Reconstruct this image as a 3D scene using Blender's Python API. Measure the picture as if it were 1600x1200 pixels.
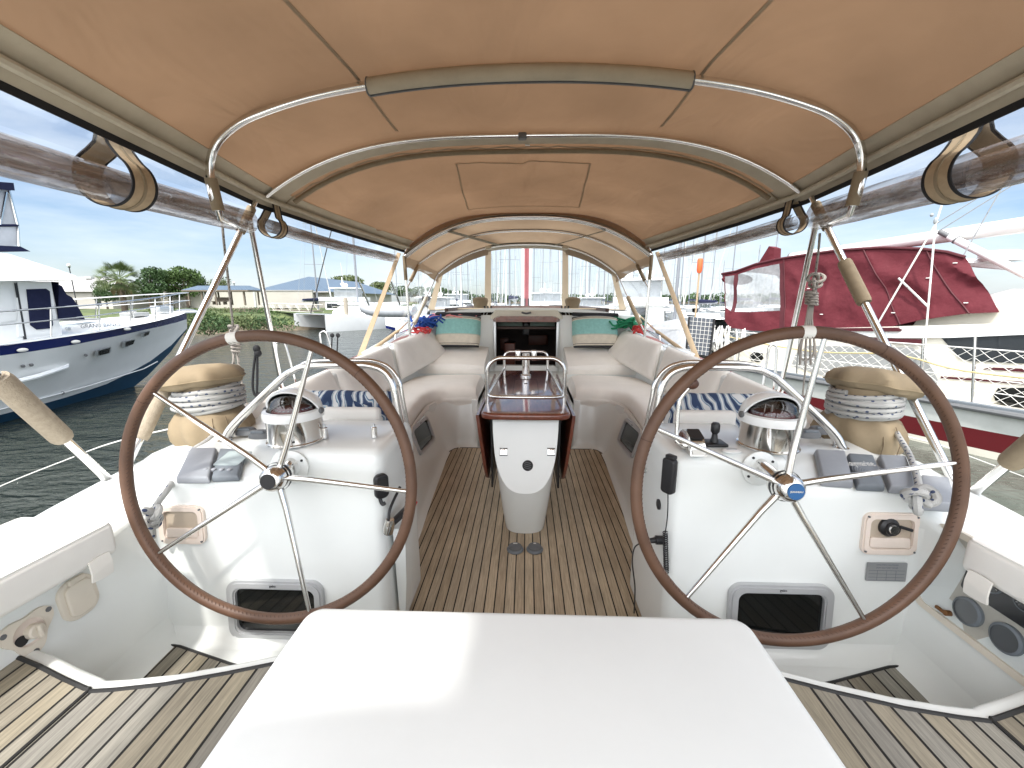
import bpy, bmesh, math, random
from mathutils import Vector, Matrix, Euler, noise
random.seed(7)
R=math.radians
for o in list(bpy.data.objects): bpy.data.objects.remove(o)
S=bpy.context.scene
# ---------------------------------------------------------------- camera, sky, sun, exposure
CAM_F=640.0; PITCH=math.atan(130/CAM_F); YAW=math.atan(22/CAM_F)
CAM=Vector((0,0,1.5))
FW=Vector((-math.sin(YAW)*math.cos(PITCH), math.cos(YAW)*math.cos(PITCH), -math.sin(PITCH)))
RT=Vector((math.cos(YAW), math.sin(YAW), 0)); UP=RT.cross(FW)
cd=bpy.data.cameras.new('camera'); cam=bpy.data.objects.new('camera',cd); S.collection.objects.link(cam)
cam.matrix_world=Matrix(((RT.x,UP.x,-FW.x,CAM.x),(RT.y,UP.y,-FW.y,CAM.y),(RT.z,UP.z,-FW.z,CAM.z),(0,0,0,1)))
cd.sensor_width=36; cd.lens=36*CAM_F/1600; cd.clip_start=0.05; cd.clip_end=6000
S.camera=cam
S.render.resolution_x=1024; S.render.resolution_y=768
SUN=Vector((-.14,-.50,.85)).normalized()
SUN_EL=math.asin(SUN.z); SUN_AZ=math.atan2(SUN.x,SUN.y)
FILL_GLOW=25.0; FILL_GLOW_P=1.35
W=bpy.data.worlds.new('World'); S.world=W; W.use_nodes=True
nt=W.node_tree; bg=nt.nodes['Background']
sky=nt.nodes.new('ShaderNodeTexSky'); sky.sky_type='NISHITA'; sky.sun_disc=False
sky.sun_elevation=SUN_EL; sky.sun_rotation=SUN_AZ; sky.air_density=1.0; sky.dust_density=1.0; sky.ozone_density=1.2
tcw=nt.nodes.new('ShaderNodeTexCoord'); mpw=nt.nodes.new('ShaderNodeMapping'); mpw.inputs['Scale'].default_value=(1,1,5)
nzw=nt.nodes.new('ShaderNodeTexNoise'); nzw.inputs['Scale'].default_value=1.3; nzw.inputs['Detail'].default_value=7; nzw.inputs['Roughness'].default_value=.6
rpw=nt.nodes.new('ShaderNodeValToRGB'); rpw.color_ramp.elements[0].position=.36; rpw.color_ramp.elements[1].position=.64
mlw=nt.nodes.new('ShaderNodeMath'); mlw.operation='MULTIPLY'; mlw.inputs[1].default_value=.75
mxw=nt.nodes.new('ShaderNodeMixRGB'); mxw.inputs['Color2'].default_value=(7.0,7.6,8.2,1)
L=nt.links.new
L(tcw.outputs['Generated'],mpw.inputs['Vector']); L(mpw.outputs[0],nzw.inputs['Vector']); L(nzw.outputs['Fac'],rpw.inputs[0])
L(rpw.outputs[0],mlw.inputs[0]); L(mlw.outputs[0],mxw.inputs['Fac']); hs=nt.nodes.new('ShaderNodeHueSaturation'); hs.inputs['Saturation'].default_value=1.05; tn=nt.nodes.new('ShaderNodeMixRGB'); tn.blend_type='MULTIPLY'; tn.inputs[0].default_value=1; tn.inputs[2].default_value=(.93,.99,1.09,1); L(sky.outputs[0],hs.inputs['Color']); L(hs.outputs[0],tn.inputs[1]); L(tn.outputs[0],mxw.inputs['Color1']); 
# bright lobe of sky round the sun, added to lighten the shaded cockpit
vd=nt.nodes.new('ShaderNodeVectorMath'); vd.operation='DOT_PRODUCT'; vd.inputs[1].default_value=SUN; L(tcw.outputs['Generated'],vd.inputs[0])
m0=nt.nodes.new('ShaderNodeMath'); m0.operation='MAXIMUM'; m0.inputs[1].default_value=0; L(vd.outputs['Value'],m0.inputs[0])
m1=nt.nodes.new('ShaderNodeMath'); m1.operation='POWER'; m1.inputs[1].default_value=FILL_GLOW_P; L(m0.outputs[0],m1.inputs[0])
m2=nt.nodes.new('ShaderNodeVectorMath'); m2.operation='SCALE'; m2.inputs[0].default_value=(FILL_GLOW,FILL_GLOW*.97,FILL_GLOW*.93); L(m1.outputs[0],m2.inputs['Scale'])
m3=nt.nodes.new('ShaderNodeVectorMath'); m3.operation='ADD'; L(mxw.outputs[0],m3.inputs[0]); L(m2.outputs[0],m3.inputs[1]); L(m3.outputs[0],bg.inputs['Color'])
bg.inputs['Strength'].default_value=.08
sd=bpy.data.lights.new('sun','SUN'); sd.energy=2.2; sd.angle=R(3.0); sd.color=(1,.96,.9)
so=bpy.data.objects.new('sun',sd); S.collection.objects.link(so); so.rotation_euler=SUN.to_track_quat('Z','Y').to_euler()
S.view_settings.view_transform='Standard'; S.view_settings.look='None'; S.view_settings.gamma=1
S.view_settings.exposure=0.95
S.render.engine='CYCLES'
S.cycles.max_bounces=8; S.cycles.transparent_max_bounces=24; S.cycles.caustics_reflective=False; S.cycles.caustics_refractive=False
# ---------------------------------------------------------------- measuring: a picture point on a plane of the real world
def ray(px,py): return RT*(px-800)+UP*(600-py)+FW*CAM_F
def at(px,py,x=None,y=None,z=None):
    d=ray(px,py); t=(x-CAM.x)/d.x if x is not None else ((y-CAM.y)/d.y if y is not None else (z-CAM.z)/d.z)
    return CAM+d*t
class Frame:            # a vertical working plane of a boat: s forward, w to its left, z up
    def __init__(s,x,y,ang): s.o=Vector((x,y,0)); s.a=ang; s.f=Vector((math.cos(ang),math.sin(ang),0)); s.l=Vector((-math.sin(ang),math.cos(ang),0))
    def on(s,px,py,w=0,dz=0):
        d=ray(px,py); p=s.o+s.l*w; t=((p-CAM).dot(s.l))/d.dot(s.l); q=CAM+d*t
        return Vector(((q-s.o).dot(s.f), w, q.z))
# ---------------------------------------------------------------- materials
MATS={}
def mat(name,col=(.8,.8,.8),rough=.5,metal=0,noise_amt=0,nscale=8,bump=0,bscale=60,spec=.5,coat=0,trans=0,alpha=1,emis=0,dist=.002,ior=1.45,stretch=None):
    if name in MATS: return MATS[name]
    m=bpy.data.materials.new(name); m.use_nodes=True; MATS[name]=m
    n=m.node_tree; b=n.nodes['Principled BSDF']; k=n.links.new
    b.inputs['Base Color'].default_value=(*col,1); b.inputs['Roughness'].default_value=rough; b.inputs['Metallic'].default_value=metal
    b.inputs['Specular IOR Level'].default_value=spec; b.inputs['Coat Weight'].default_value=coat; b.inputs['Coat Roughness'].default_value=.05
    b.inputs['Transmission Weight'].default_value=trans; b.inputs['Alpha'].default_value=alpha; b.inputs['IOR'].default_value=ior
    tc=n.nodes.new('ShaderNodeTexCoord'); src=tc.outputs['Object']
    if stretch:
        mp=n.nodes.new('ShaderNodeMapping'); mp.inputs['Scale'].default_value=stretch; k(src,mp.inputs[0]); src=mp.outputs[0]
    if noise_amt:
        z=n.nodes.new('ShaderNodeTexNoise'); z.inputs['Scale'].default_value=nscale; z.inputs['Detail'].default_value=6; z.inputs['Roughness'].default_value=.6; k(src,z.inputs['Vector'])
        mr=n.nodes.new('ShaderNodeMapRange'); mr.inputs[1].default_value=.3; mr.inputs[2].default_value=.7; mr.inputs[3].default_value=1-noise_amt; mr.inputs[4].default_value=1+noise_amt*.6
        k(z.outputs['Fac'],mr.inputs[0])
        mx=n.nodes.new('ShaderNodeVectorMath'); mx.operation='SCALE'; mx.inputs[0].default_value=col; k(mr.outputs[0],mx.inputs['Scale']); k(mx.outputs[0],b.inputs['Base Color'])
        mr2=n.nodes.new('ShaderNodeMapRange'); mr2.inputs[3].default_value=rough*1.15; mr2.inputs[4].default_value=rough*.85; k(z.outputs['Fac'],mr2.inputs[0]); k(mr2.outputs[0],b.inputs['Roughness'])
    if bump:
        z=n.nodes.new('ShaderNodeTexNoise'); z.inputs['Scale'].default_value=bscale; z.inputs['Detail'].default_value=4; k(src,z.inputs['Vector'])
        bp=n.nodes.new('ShaderNodeBump'); bp.inputs['Strength'].default_value=bump; bp.inputs['Distance'].default_value=dist; k(z.outputs['Fac'],bp.inputs['Height']); k(bp.outputs[0],b.inputs['Normal'])
    if emis: b.inputs['Emission Color'].default_value=(*col,1); b.inputs['Emission Strength'].default_value=emis
    return m
gel=mat('gelcoat',(.79,.815,.795),.22,noise_amt=.035,nscale=2.2,bump=.05,bscale=3,dist=.02,coat=.3)
gelmatte=mat('nonskid_gelcoat',(.77,.80,.79),.5,noise_amt=.03,nscale=3,bump=.18,bscale=90,dist=.001)
creamplastic=mat('cream_plastic',(.72,.66,.56),.4,noise_amt=.05,nscale=12)
pinkplastic=mat('aged_plastic',(.76,.66,.58),.42,noise_amt=.06,nscale=14)
steel=mat('stainless',(.74,.73,.71),.13,metal=1,noise_amt=.05,nscale=20)
brushed=mat('brushed_alloy',(.62,.64,.65),.35,metal=.9,noise_amt=.06,nscale=30)
greyframe=mat('grey_frame',(.50,.51,.52),.4,metal=.3,noise_amt=.06)
black=mat('black_plastic',(.018,.018,.02),.38,bump=.2,bscale=200,dist=.0005)
rubber=mat('grey_rubber',(.13,.135,.14),.55,noise_amt=.1,nscale=20)
pod=mat('grey_pod',(.27,.285,.31),.42,noise_amt=.08,nscale=9,bump=.25,bscale=300,dist=.0006)
poddark=mat('dark_pod',(.15,.17,.19),.45,noise_amt=.1,nscale=20)
darkglass=mat('dark_glass',(.008,.009,.009),.06,spec=.6)
leather=mat('leather',(.115,.060,.036),.5,noise_amt=.22,nscale=9,bump=.4,bscale=120,dist=.001)
stitch=mat('stitch_thread',(.07,.035,.022),.7)
vinylw=mat('cushion_vinyl',(.86,.835,.78),.5,noise_amt=.05,nscale=5,bump=.3,bscale=180,dist=.0008)
vinylw2=mat('cushion_vinyl_white',(.87,.855,.815),.5,noise_amt=.04,nscale=5,bump=.35,bscale=160,dist=.0008)
piping=mat('dark_piping',(.03,.032,.036),.6)
turq=mat('turquoise_canvas',(.25,.50,.47),.8,noise_amt=.12,nscale=30,bump=.5,bscale=300,dist=.001)
creamcan=mat('cream_canvas',(.62,.57,.47),.8,noise_amt=.1,nscale=18,bump=.5,bscale=300,dist=.001)
hemm=mat('hem_canvas',(.44,.38,.285),.85,noise_amt=.1,nscale=7,bump=.5,bscale=350,dist=.001)
khaki=mat('khaki_canvas',(.30,.235,.145),.85,noise_amt=.14,nscale=7,bump=.5,bscale=350,dist=.001)
bagm=mat('winch_cover_canvas',(.30,.235,.15),.85,noise_amt=.14,nscale=7,bump=.5,bscale=300,dist=.001)
olive=mat('olive_webbing',(.17,.14,.085),.85,noise_amt=.15,nscale=40,bump=.6,bscale=250,dist=.001)
tanweb=mat('tan_webbing',(.42,.32,.21),.85,noise_amt=.12,nscale=40,bump=.6,bscale=250,dist=.001)
fleece=mat('tan_fleece',(.42,.355,.27),.95,noise_amt=.15,nscale=60,bump=1,bscale=260,dist=.004)
olsleeve=mat('tan_sleeve',(.26,.205,.135),.85,noise_amt=.1,nscale=30,bump=.5,bscale=250,dist=.001)
mahog=mat('varnished_mahogany',(.17,.045,.025),.30,noise_amt=.35,nscale=6,coat=1,stretch=(6,.8,6))
railwood=mat('toe_rail_wood',(.16,.055,.04),.35,noise_amt=.2,nscale=10,coat=.4)
caulk=mat('black_caulk',(.02,.02,.02),.6)
redcan=mat('maroon_canvas',(.098,.008,.015),.8,noise_amt=.14,nscale=3,bump=.7,bscale=2.2,dist=.10)
redtrim=mat('maroon_trim',(.07,.008,.013),.7,noise_amt=.1)
maroonp=mat('maroon_paint',(.10,.008,.012),.3,noise_amt=.06)
hullw=mat('white_hull',(.86,.875,.87),.25,noise_amt=.05,nscale=1.2,coat=.3)
oldwhite=mat('weathered_white',(.72,.69,.60),.45,noise_amt=.12,nscale=2)
greyhull=mat('weathered_grey_hull',(.47,.49,.47),.5,noise_amt=.14,nscale=2.5)
navy=mat('navy_paint',(.008,.016,.11),.25,noise_amt=.05)
navycan=mat('navy_canvas',(.006,.010,.045),.85,noise_amt=.1,bump=.4,bscale=12,dist=.02)
bluebot=mat('blue_bottom_paint',(.01,.05,.10),.5,noise_amt=.2,nscale=1.5)
winglass=mat('tinted_glass',(.03,.035,.04),.08,noise_amt=.1)
greyglass=mat('grey_window_cover',(.30,.31,.31),.4,noise_amt=.1)
redline=mat('red_line',(.55,.05,.05),.8); blueline=mat('blue_line',(.02,.08,.35),.8); greenline=mat('green_line',(.01,.20,.09),.8)
pinkline=mat('pink_line',(.70,.25,.25),.8)
blackline=mat('black_line',(.012,.012,.014),.8)
whitel=mat('white_line',(.72,.71,.67),.8)
darkwood=mat('weathered_timber',(.20,.165,.13),.9,noise_amt=.25,nscale=12,stretch=(5,5,1))
stucco=mat('cream_stucco',(.44,.42,.37),.9,noise_amt=.06,nscale=.6,bump=.3,bscale=6,dist=.02)
whiteroof=mat('white_roof',(.38,.37,.36),.6,noise_amt=.05,nscale=.5)
vent=mat('vent_black',(.02,.02,.02),.6)
redcard=mat('compass_card',(.28,.02,.03),.4)
blueem=mat('blue_badge',(.02,.10,.26),.3)
lamp=mat('lamp_globe',(.8,.8,.78),.3)
def bimini_mat(name,dc,tcx,amt,bump=.8,bs=2.4):
    m=bpy.data.materials.new(name); m.use_nodes=True; n=m.node_tree; n.nodes.clear(); k=n.links.new
    out=n.nodes.new('ShaderNodeOutputMaterial'); d=n.nodes.new('ShaderNodeBsdfDiffuse'); t=n.nodes.new('ShaderNodeBsdfTranslucent'); mx=n.nodes.new('ShaderNodeMixShader')
    tc=n.nodes.new('ShaderNodeTexCoord'); z=n.nodes.new('ShaderNodeTexNoise'); z.inputs['Scale'].default_value=1.4; z.inputs['Detail'].default_value=5; k(tc.outputs['Object'],z.inputs['Vector'])
    z2=n.nodes.new('ShaderNodeTexNoise'); z2.inputs['Scale'].default_value=420; k(tc.outputs['Object'],z2.inputs['Vector'])
    for sh,c in ((d,dc),(t,tcx)):
        mr=n.nodes.new('ShaderNodeMapRange'); mr.inputs[1].default_value=.3; mr.inputs[2].default_value=.7; mr.inputs[3].default_value=.80; mr.inputs[4].default_value=1.10; k(z.outputs['Fac'],mr.inputs[0])
        sc=n.nodes.new('ShaderNodeVectorMath'); sc.operation='SCALE'; sc.inputs[0].default_value=c; k(mr.outputs[0],sc.inputs['Scale']); k(sc.outputs[0],sh.inputs['Color'])
    mp=n.nodes.new('ShaderNodeMapping'); mp.inputs['Scale'].default_value=(1.0,.5,1); mp.inputs['Rotation'].default_value=(0,0,.6); k(tc.outputs['Object'],mp.inputs[0])
    z3=n.nodes.new('ShaderNodeTexNoise'); z3.inputs['Scale'].default_value=bs; z3.inputs['Detail'].default_value=3; z3.inputs['Distortion'].default_value=.8; k(mp.outputs[0],z3.inputs['Vector'])
    b1=n.nodes.new('ShaderNodeBump'); b1.inputs['Strength'].default_value=bump; b1.inputs['Distance'].default_value=.05; k(z3.outputs['Fac'],b1.inputs['Height'])
    b2=n.nodes.new('ShaderNodeBump'); b2.inputs['Strength'].default_value=.4; b2.inputs['Distance'].default_value=.001; k(z2.outputs['Fac'],b2.inputs['Height']); k(b1.outputs[0],b2.inputs['Normal'])
    k(b2.outputs[0],d.inputs['Normal']); k(b2.outputs[0],t.inputs['Normal'])
    mx.inputs[0].default_value=amt; k(d.outputs[0],mx.inputs[1]); k(t.outputs[0],mx.inputs[2]); k(mx.outputs[0],out.inputs[0]); MATS[name]=m; return m
bimfab=bimini_mat('bimini_canvas',(.315,.222,.152),(.48,.27,.145),.11)
dodfab=bimini_mat('dodger_canvas',(.42,.325,.235),(.52,.36,.23),.16,.15)
borderf=bimini_mat('window_border',(.56,.46,.34),(.62,.48,.33),.38,.15)
def clear_mat(name,tint,gloss,rough=.06,fac=.12,bump=.3,bs=9,dark=None):
    m=bpy.data.materials.new(name); m.use_nodes=True; n=m.node_tree; n.nodes.clear(); k=n.links.new
    out=n.nodes.new('ShaderNodeOutputMaterial'); tr=n.nodes.new('ShaderNodeBsdfTransparent'); tr.inputs[0].default_value=(*tint,1)
    g=n.nodes.new('ShaderNodeBsdfGlossy'); g.inputs['Roughness'].default_value=rough; g.inputs['Color'].default_value=(*gloss,1)
    fr=n.nodes.new('ShaderNodeLayerWeight'); fr.inputs['Blend'].default_value=.5; pw=n.nodes.new('ShaderNodeMath'); pw.operation='POWER'; pw.inputs[1].default_value=4; k(fr.outputs['Facing'],pw.inputs[0]); ad=n.nodes.new('ShaderNodeMath'); ad.operation='MULTIPLY_ADD'; ad.inputs[1].default_value=.6; ad.inputs[2].default_value=fac+.03; ad.use_clamp=True
    tc=n.nodes.new('ShaderNodeTexCoord'); z=n.nodes.new('ShaderNodeTexNoise'); z.inputs['Scale'].default_value=bs; z.inputs['Detail'].default_value=3; z.inputs['Distortion'].default_value=1.2; k(tc.outputs['Object'],z.inputs['Vector'])
    b=n.nodes.new('ShaderNodeBump'); b.inputs['Strength'].default_value=bump; b.inputs['Distance'].default_value=.05; k(z.outputs['Fac'],b.inputs['Height']); k(b.outputs[0],g.inputs['Normal'])
    mx=n.nodes.new('ShaderNodeMixShader'); k(pw.outputs[0],ad.inputs[0]); k(ad.outputs[0],mx.inputs[0]); k(tr.outputs[0],mx.inputs[1]); k(g.outputs[0],mx.inputs[2])
    last=mx
    if dark:
        df=n.nodes.new('ShaderNodeBsdfDiffuse'); df.inputs[0].default_value=(*dark[0],1); m2=n.nodes.new('ShaderNodeMixShader')
        rp=n.nodes.new('ShaderNodeMapRange'); rp.inputs[1].default_value=.35; rp.inputs[2].default_value=.65; rp.inputs[3].default_value=dark[1]; rp.inputs[4].default_value=dark[2]; 
        mp=n.nodes.new('ShaderNodeMapping'); mp.inputs['Scale'].default_value=(1.6,.22,1.6); k(tc.outputs['Object'],mp.inputs[0]); z4=n.nodes.new('ShaderNodeTexNoise'); z4.inputs['Scale'].default_value=10; z4.inputs['Detail'].default_value=3; z4.inputs['Distortion'].default_value=1.5; k(mp.outputs[0],z4.inputs['Vector'])
        k(z4.outputs['Fac'],rp.inputs[0]); k(rp.outputs[0],m2.inputs[0]); k(mx.outputs[0],m2.inputs[1]); k(df.outputs[0],m2.inputs[2]); last=m2
    k(last.outputs[0],out.inputs[0]); MATS[name]=m; return m
clearv=clear_mat('clear_vinyl',(.95,.965,.97),(1,1,1),.10,.015,.08,3)
rollv=clear_mat('rolled_clear_vinyl',(.88,.84,.81),(1,1,1),.12,.12,.25,5,dark=((.19,.145,.12),.0,.66))
hoodglass=clear_mat('compass_glass',(.55,.55,.55),(1,1,1),.03,.04,0)
def teak_mat(name,cols,pitch=.05,gap=.006,off=0,axis=0):
    m=bpy.data.materials.new(name); m.use_nodes=True; n=m.node_tree; k=n.links.new; b=n.nodes['Principled BSDF']; MATS[name]=m
    tc=n.nodes.new('ShaderNodeTexCoord'); sp=n.nodes.new('ShaderNodeSeparateXYZ'); k(tc.outputs['Object'],sp.inputs[0])
    def M(op,a,bb=None,c=None):
        q=n.nodes.new('ShaderNodeMath'); q.operation=op
        for i,v in enumerate((a,bb,c)):
            if v is None: continue
            if isinstance(v,(int,float)): q.inputs[i].default_value=v
            else: k(v,q.inputs[i])
        return q.outputs[0]
    x=M('DIVIDE',M('ADD',sp.outputs[axis],off+100*pitch),pitch); fl=M('FLOOR',x); fr=M('FRACT',x)
    g=gap/pitch/2
    lo=M('GREATER_THAN',fr,g); hi=M('LESS_THAN',fr,1-g); wood=M('MULTIPLY',lo,hi)
    wn=n.nodes.new('ShaderNodeTexWhiteNoise'); wn.noise_dimensions='1D'; k(fl,wn.inputs['W'])
    cr=n.nodes.new('ShaderNodeValToRGB'); els=cr.color_ramp.elements
    els[0].color=(*cols[0],1); els[1].color=(*cols[-1],1)
    for i in range(1,len(cols)-1):
        e=els.new(i/(len(cols)-1)); e.color=(*cols[i],1)
    k(wn.outputs['Value'],cr.inputs[0])
    cb=n.nodes.new('ShaderNodeCombineXYZ'); k(M('MULTIPLY',sp.outputs[0],90),cb.inputs[0]); k(M('MULTIPLY',sp.outputs[1],4.5),cb.inputs[1]); k(M('MULTIPLY',fl,7.3),cb.inputs[2])
    z=n.nodes.new('ShaderNodeTexNoise'); z.inputs['Scale'].default_value=1.6; z.inputs['Detail'].default_value=7; z.inputs['Roughness'].default_value=.7; k(cb.outputs[0],z.inputs['Vector'])
    mr=n.nodes.new('ShaderNodeMapRange'); mr.inputs[1].default_value=.3; mr.inputs[2].default_value=.72; mr.inputs[3].default_value=.62; mr.inputs[4].default_value=1.22; k(z.outputs['Fac'],mr.inputs[0])
    zz=n.nodes.new('ShaderNodeTexNoise'); zz.inputs['Scale'].default_value=3.5; zz.inputs['Detail'].default_value=4; k(tc.outputs['Object'],zz.inputs['Vector'])
    mr2=n.nodes.new('ShaderNodeMapRange'); mr2.inputs[1].default_value=.3; mr2.inputs[2].default_value=.7; mr2.inputs[3].default_value=.86; mr2.inputs[4].default_value=1.1; k(zz.outputs['Fac'],mr2.inputs[0])
    sc=n.nodes.new('ShaderNodeVectorMath'); sc.operation='SCALE'; k(cr.outputs[0],sc.inputs[0]); k(M('MULTIPLY',mr.outputs[0],mr2.outputs[0]),sc.inputs['Scale'])
    mx=n.nodes.new('ShaderNodeMixRGB'); mx.inputs[1].default_value=(.012,.011,.010,1); k(wood,mx.inputs[0]); k(sc.outputs[0],mx.inputs[2]); k(mx.outputs[0],b.inputs['Base Color'])
    b.inputs['Roughness'].default_value=.72; b.inputs['Specular IOR Level'].default_value=.3
    hh=M('ADD',M('MULTIPLY',wood,.6),M('MULTIPLY',z.outputs['Fac'],.7)); bp=n.nodes.new('ShaderNodeBump'); bp.inputs['Strength'].default_value=.6; bp.inputs['Distance'].default_value=.002; k(hh,bp.inputs['Height']); k(bp.outputs[0],b.inputs['Normal'])
    return m
teakA=teak_mat('teak_sole',[(.44,.35,.245),(.53,.43,.305),(.47,.39,.29),(.58,.475,.335)],.05,.0065)
teakB=teak_mat('teak_weathered',[(.25,.22,.165),(.31,.295,.25),(.235,.225,.20),(.33,.29,.21),(.275,.25,.20)],.058,.0075,.02)
def rope_mat(name,base,fleck,scale=1.0):
    m=bpy.data.materials.new(name); m.use_nodes=True; n=m.node_tree; k=n.links.new; b=n.nodes['Principled BSDF']; MATS[name]=m
    tc=n.nodes.new('ShaderNodeTexCoord'); mp=n.nodes.new('ShaderNodeMapping'); mp.inputs['Scale'].default_value=(2,28*scale,1); k(tc.outputs['UV'],mp.inputs[0])
    ch=n.nodes.new('ShaderNodeTexVoronoi'); ch.inputs['Scale'].default_value=1; ch.voronoi_dimensions='2D'; ch.inputs['Randomness'].default_value=.35; k(mp.outputs[0],ch.inputs['Vector'])
    lt=n.nodes.new('ShaderNodeMath'); lt.operation='LESS_THAN'; lt.inputs[1].default_value=.17; k(ch.outputs['Distance'],lt.inputs[0])
    mx=n.nodes.new('ShaderNodeMixRGB'); mx.inputs[1].default_value=(*base,1); mx.inputs[2].default_value=(*fleck,1); k(lt.outputs[0],mx.inputs[0]); k(mx.outputs[0],b.inputs['Base Color'])
    b.inputs['Roughness'].default_value=.85
    wv=n.nodes.new('ShaderNodeTexWave'); wv.inputs['Scale'].default_value=18; wv.bands_direction='DIAGONAL'; mp2=n.nodes.new('ShaderNodeMapping'); mp2.inputs['Scale'].default_value=(.5,6,1); k(tc.outputs['UV'],mp2.inputs[0]); k(mp2.outputs[0],wv.inputs['Vector'])
    bp=n.nodes.new('ShaderNodeBump'); bp.inputs['Strength'].default_value=.6; bp.inputs['Distance'].default_value=.002; k(wv.outputs['Fac'],bp.inputs['Height']); k(bp.outputs[0],b.inputs['Normal'])
    return m
ropem=rope_mat('flecked_rope',(.47,.47,.455),(.05,.07,.14))
greyrope=rope_mat('grey_rope',(.30,.27,.24),(.10,.09,.09),.8)
def pattern_mat():
    m=bpy.data.materials.new('swirl_fabric'); m.use_nodes=True; n=m.node_tree; k=n.links.new; b=n.nodes['Principled BSDF']
    tc=n.nodes.new('ShaderNodeTexCoord'); mp=n.nodes.new('ShaderNodeMapping'); mp.inputs['Scale'].default_value=(1,.6,.6); mp.inputs['Rotation'].default_value=(0,.5,0); k(tc.outputs['Object'],mp.inputs[0])
    wv=n.nodes.new('ShaderNodeTexWave'); wv.inputs['Scale'].default_value=6.5; wv.inputs['Distortion'].default_value=7; wv.inputs['Detail'].default_value=1.0; wv.inputs['Detail Scale'].default_value=1.8; k(mp.outputs[0],wv.inputs['Vector'])
    cr=n.nodes.new('ShaderNodeValToRGB'); cr.color_ramp.interpolation='CONSTANT'; e=cr.color_ramp.elements
    e[0].color=(.025,.05,.12,1); e[1].color=(.62,.64,.64,1); e[1].position=.72
    for p,c in ((.2,(.08,.13,.22,1)),(.33,(.62,.64,.64,1)),(.45,(.22,.36,.47,1)),(.62,(.03,.06,.14,1))):
        q=e.new(p); q.color=c
    k(wv.outputs['Fac'],cr.inputs[0]); k(cr.outputs[0],b.inputs['Base Color']); b.inputs['Roughness'].default_value=.85; return m
swirl=pattern_mat()
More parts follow.
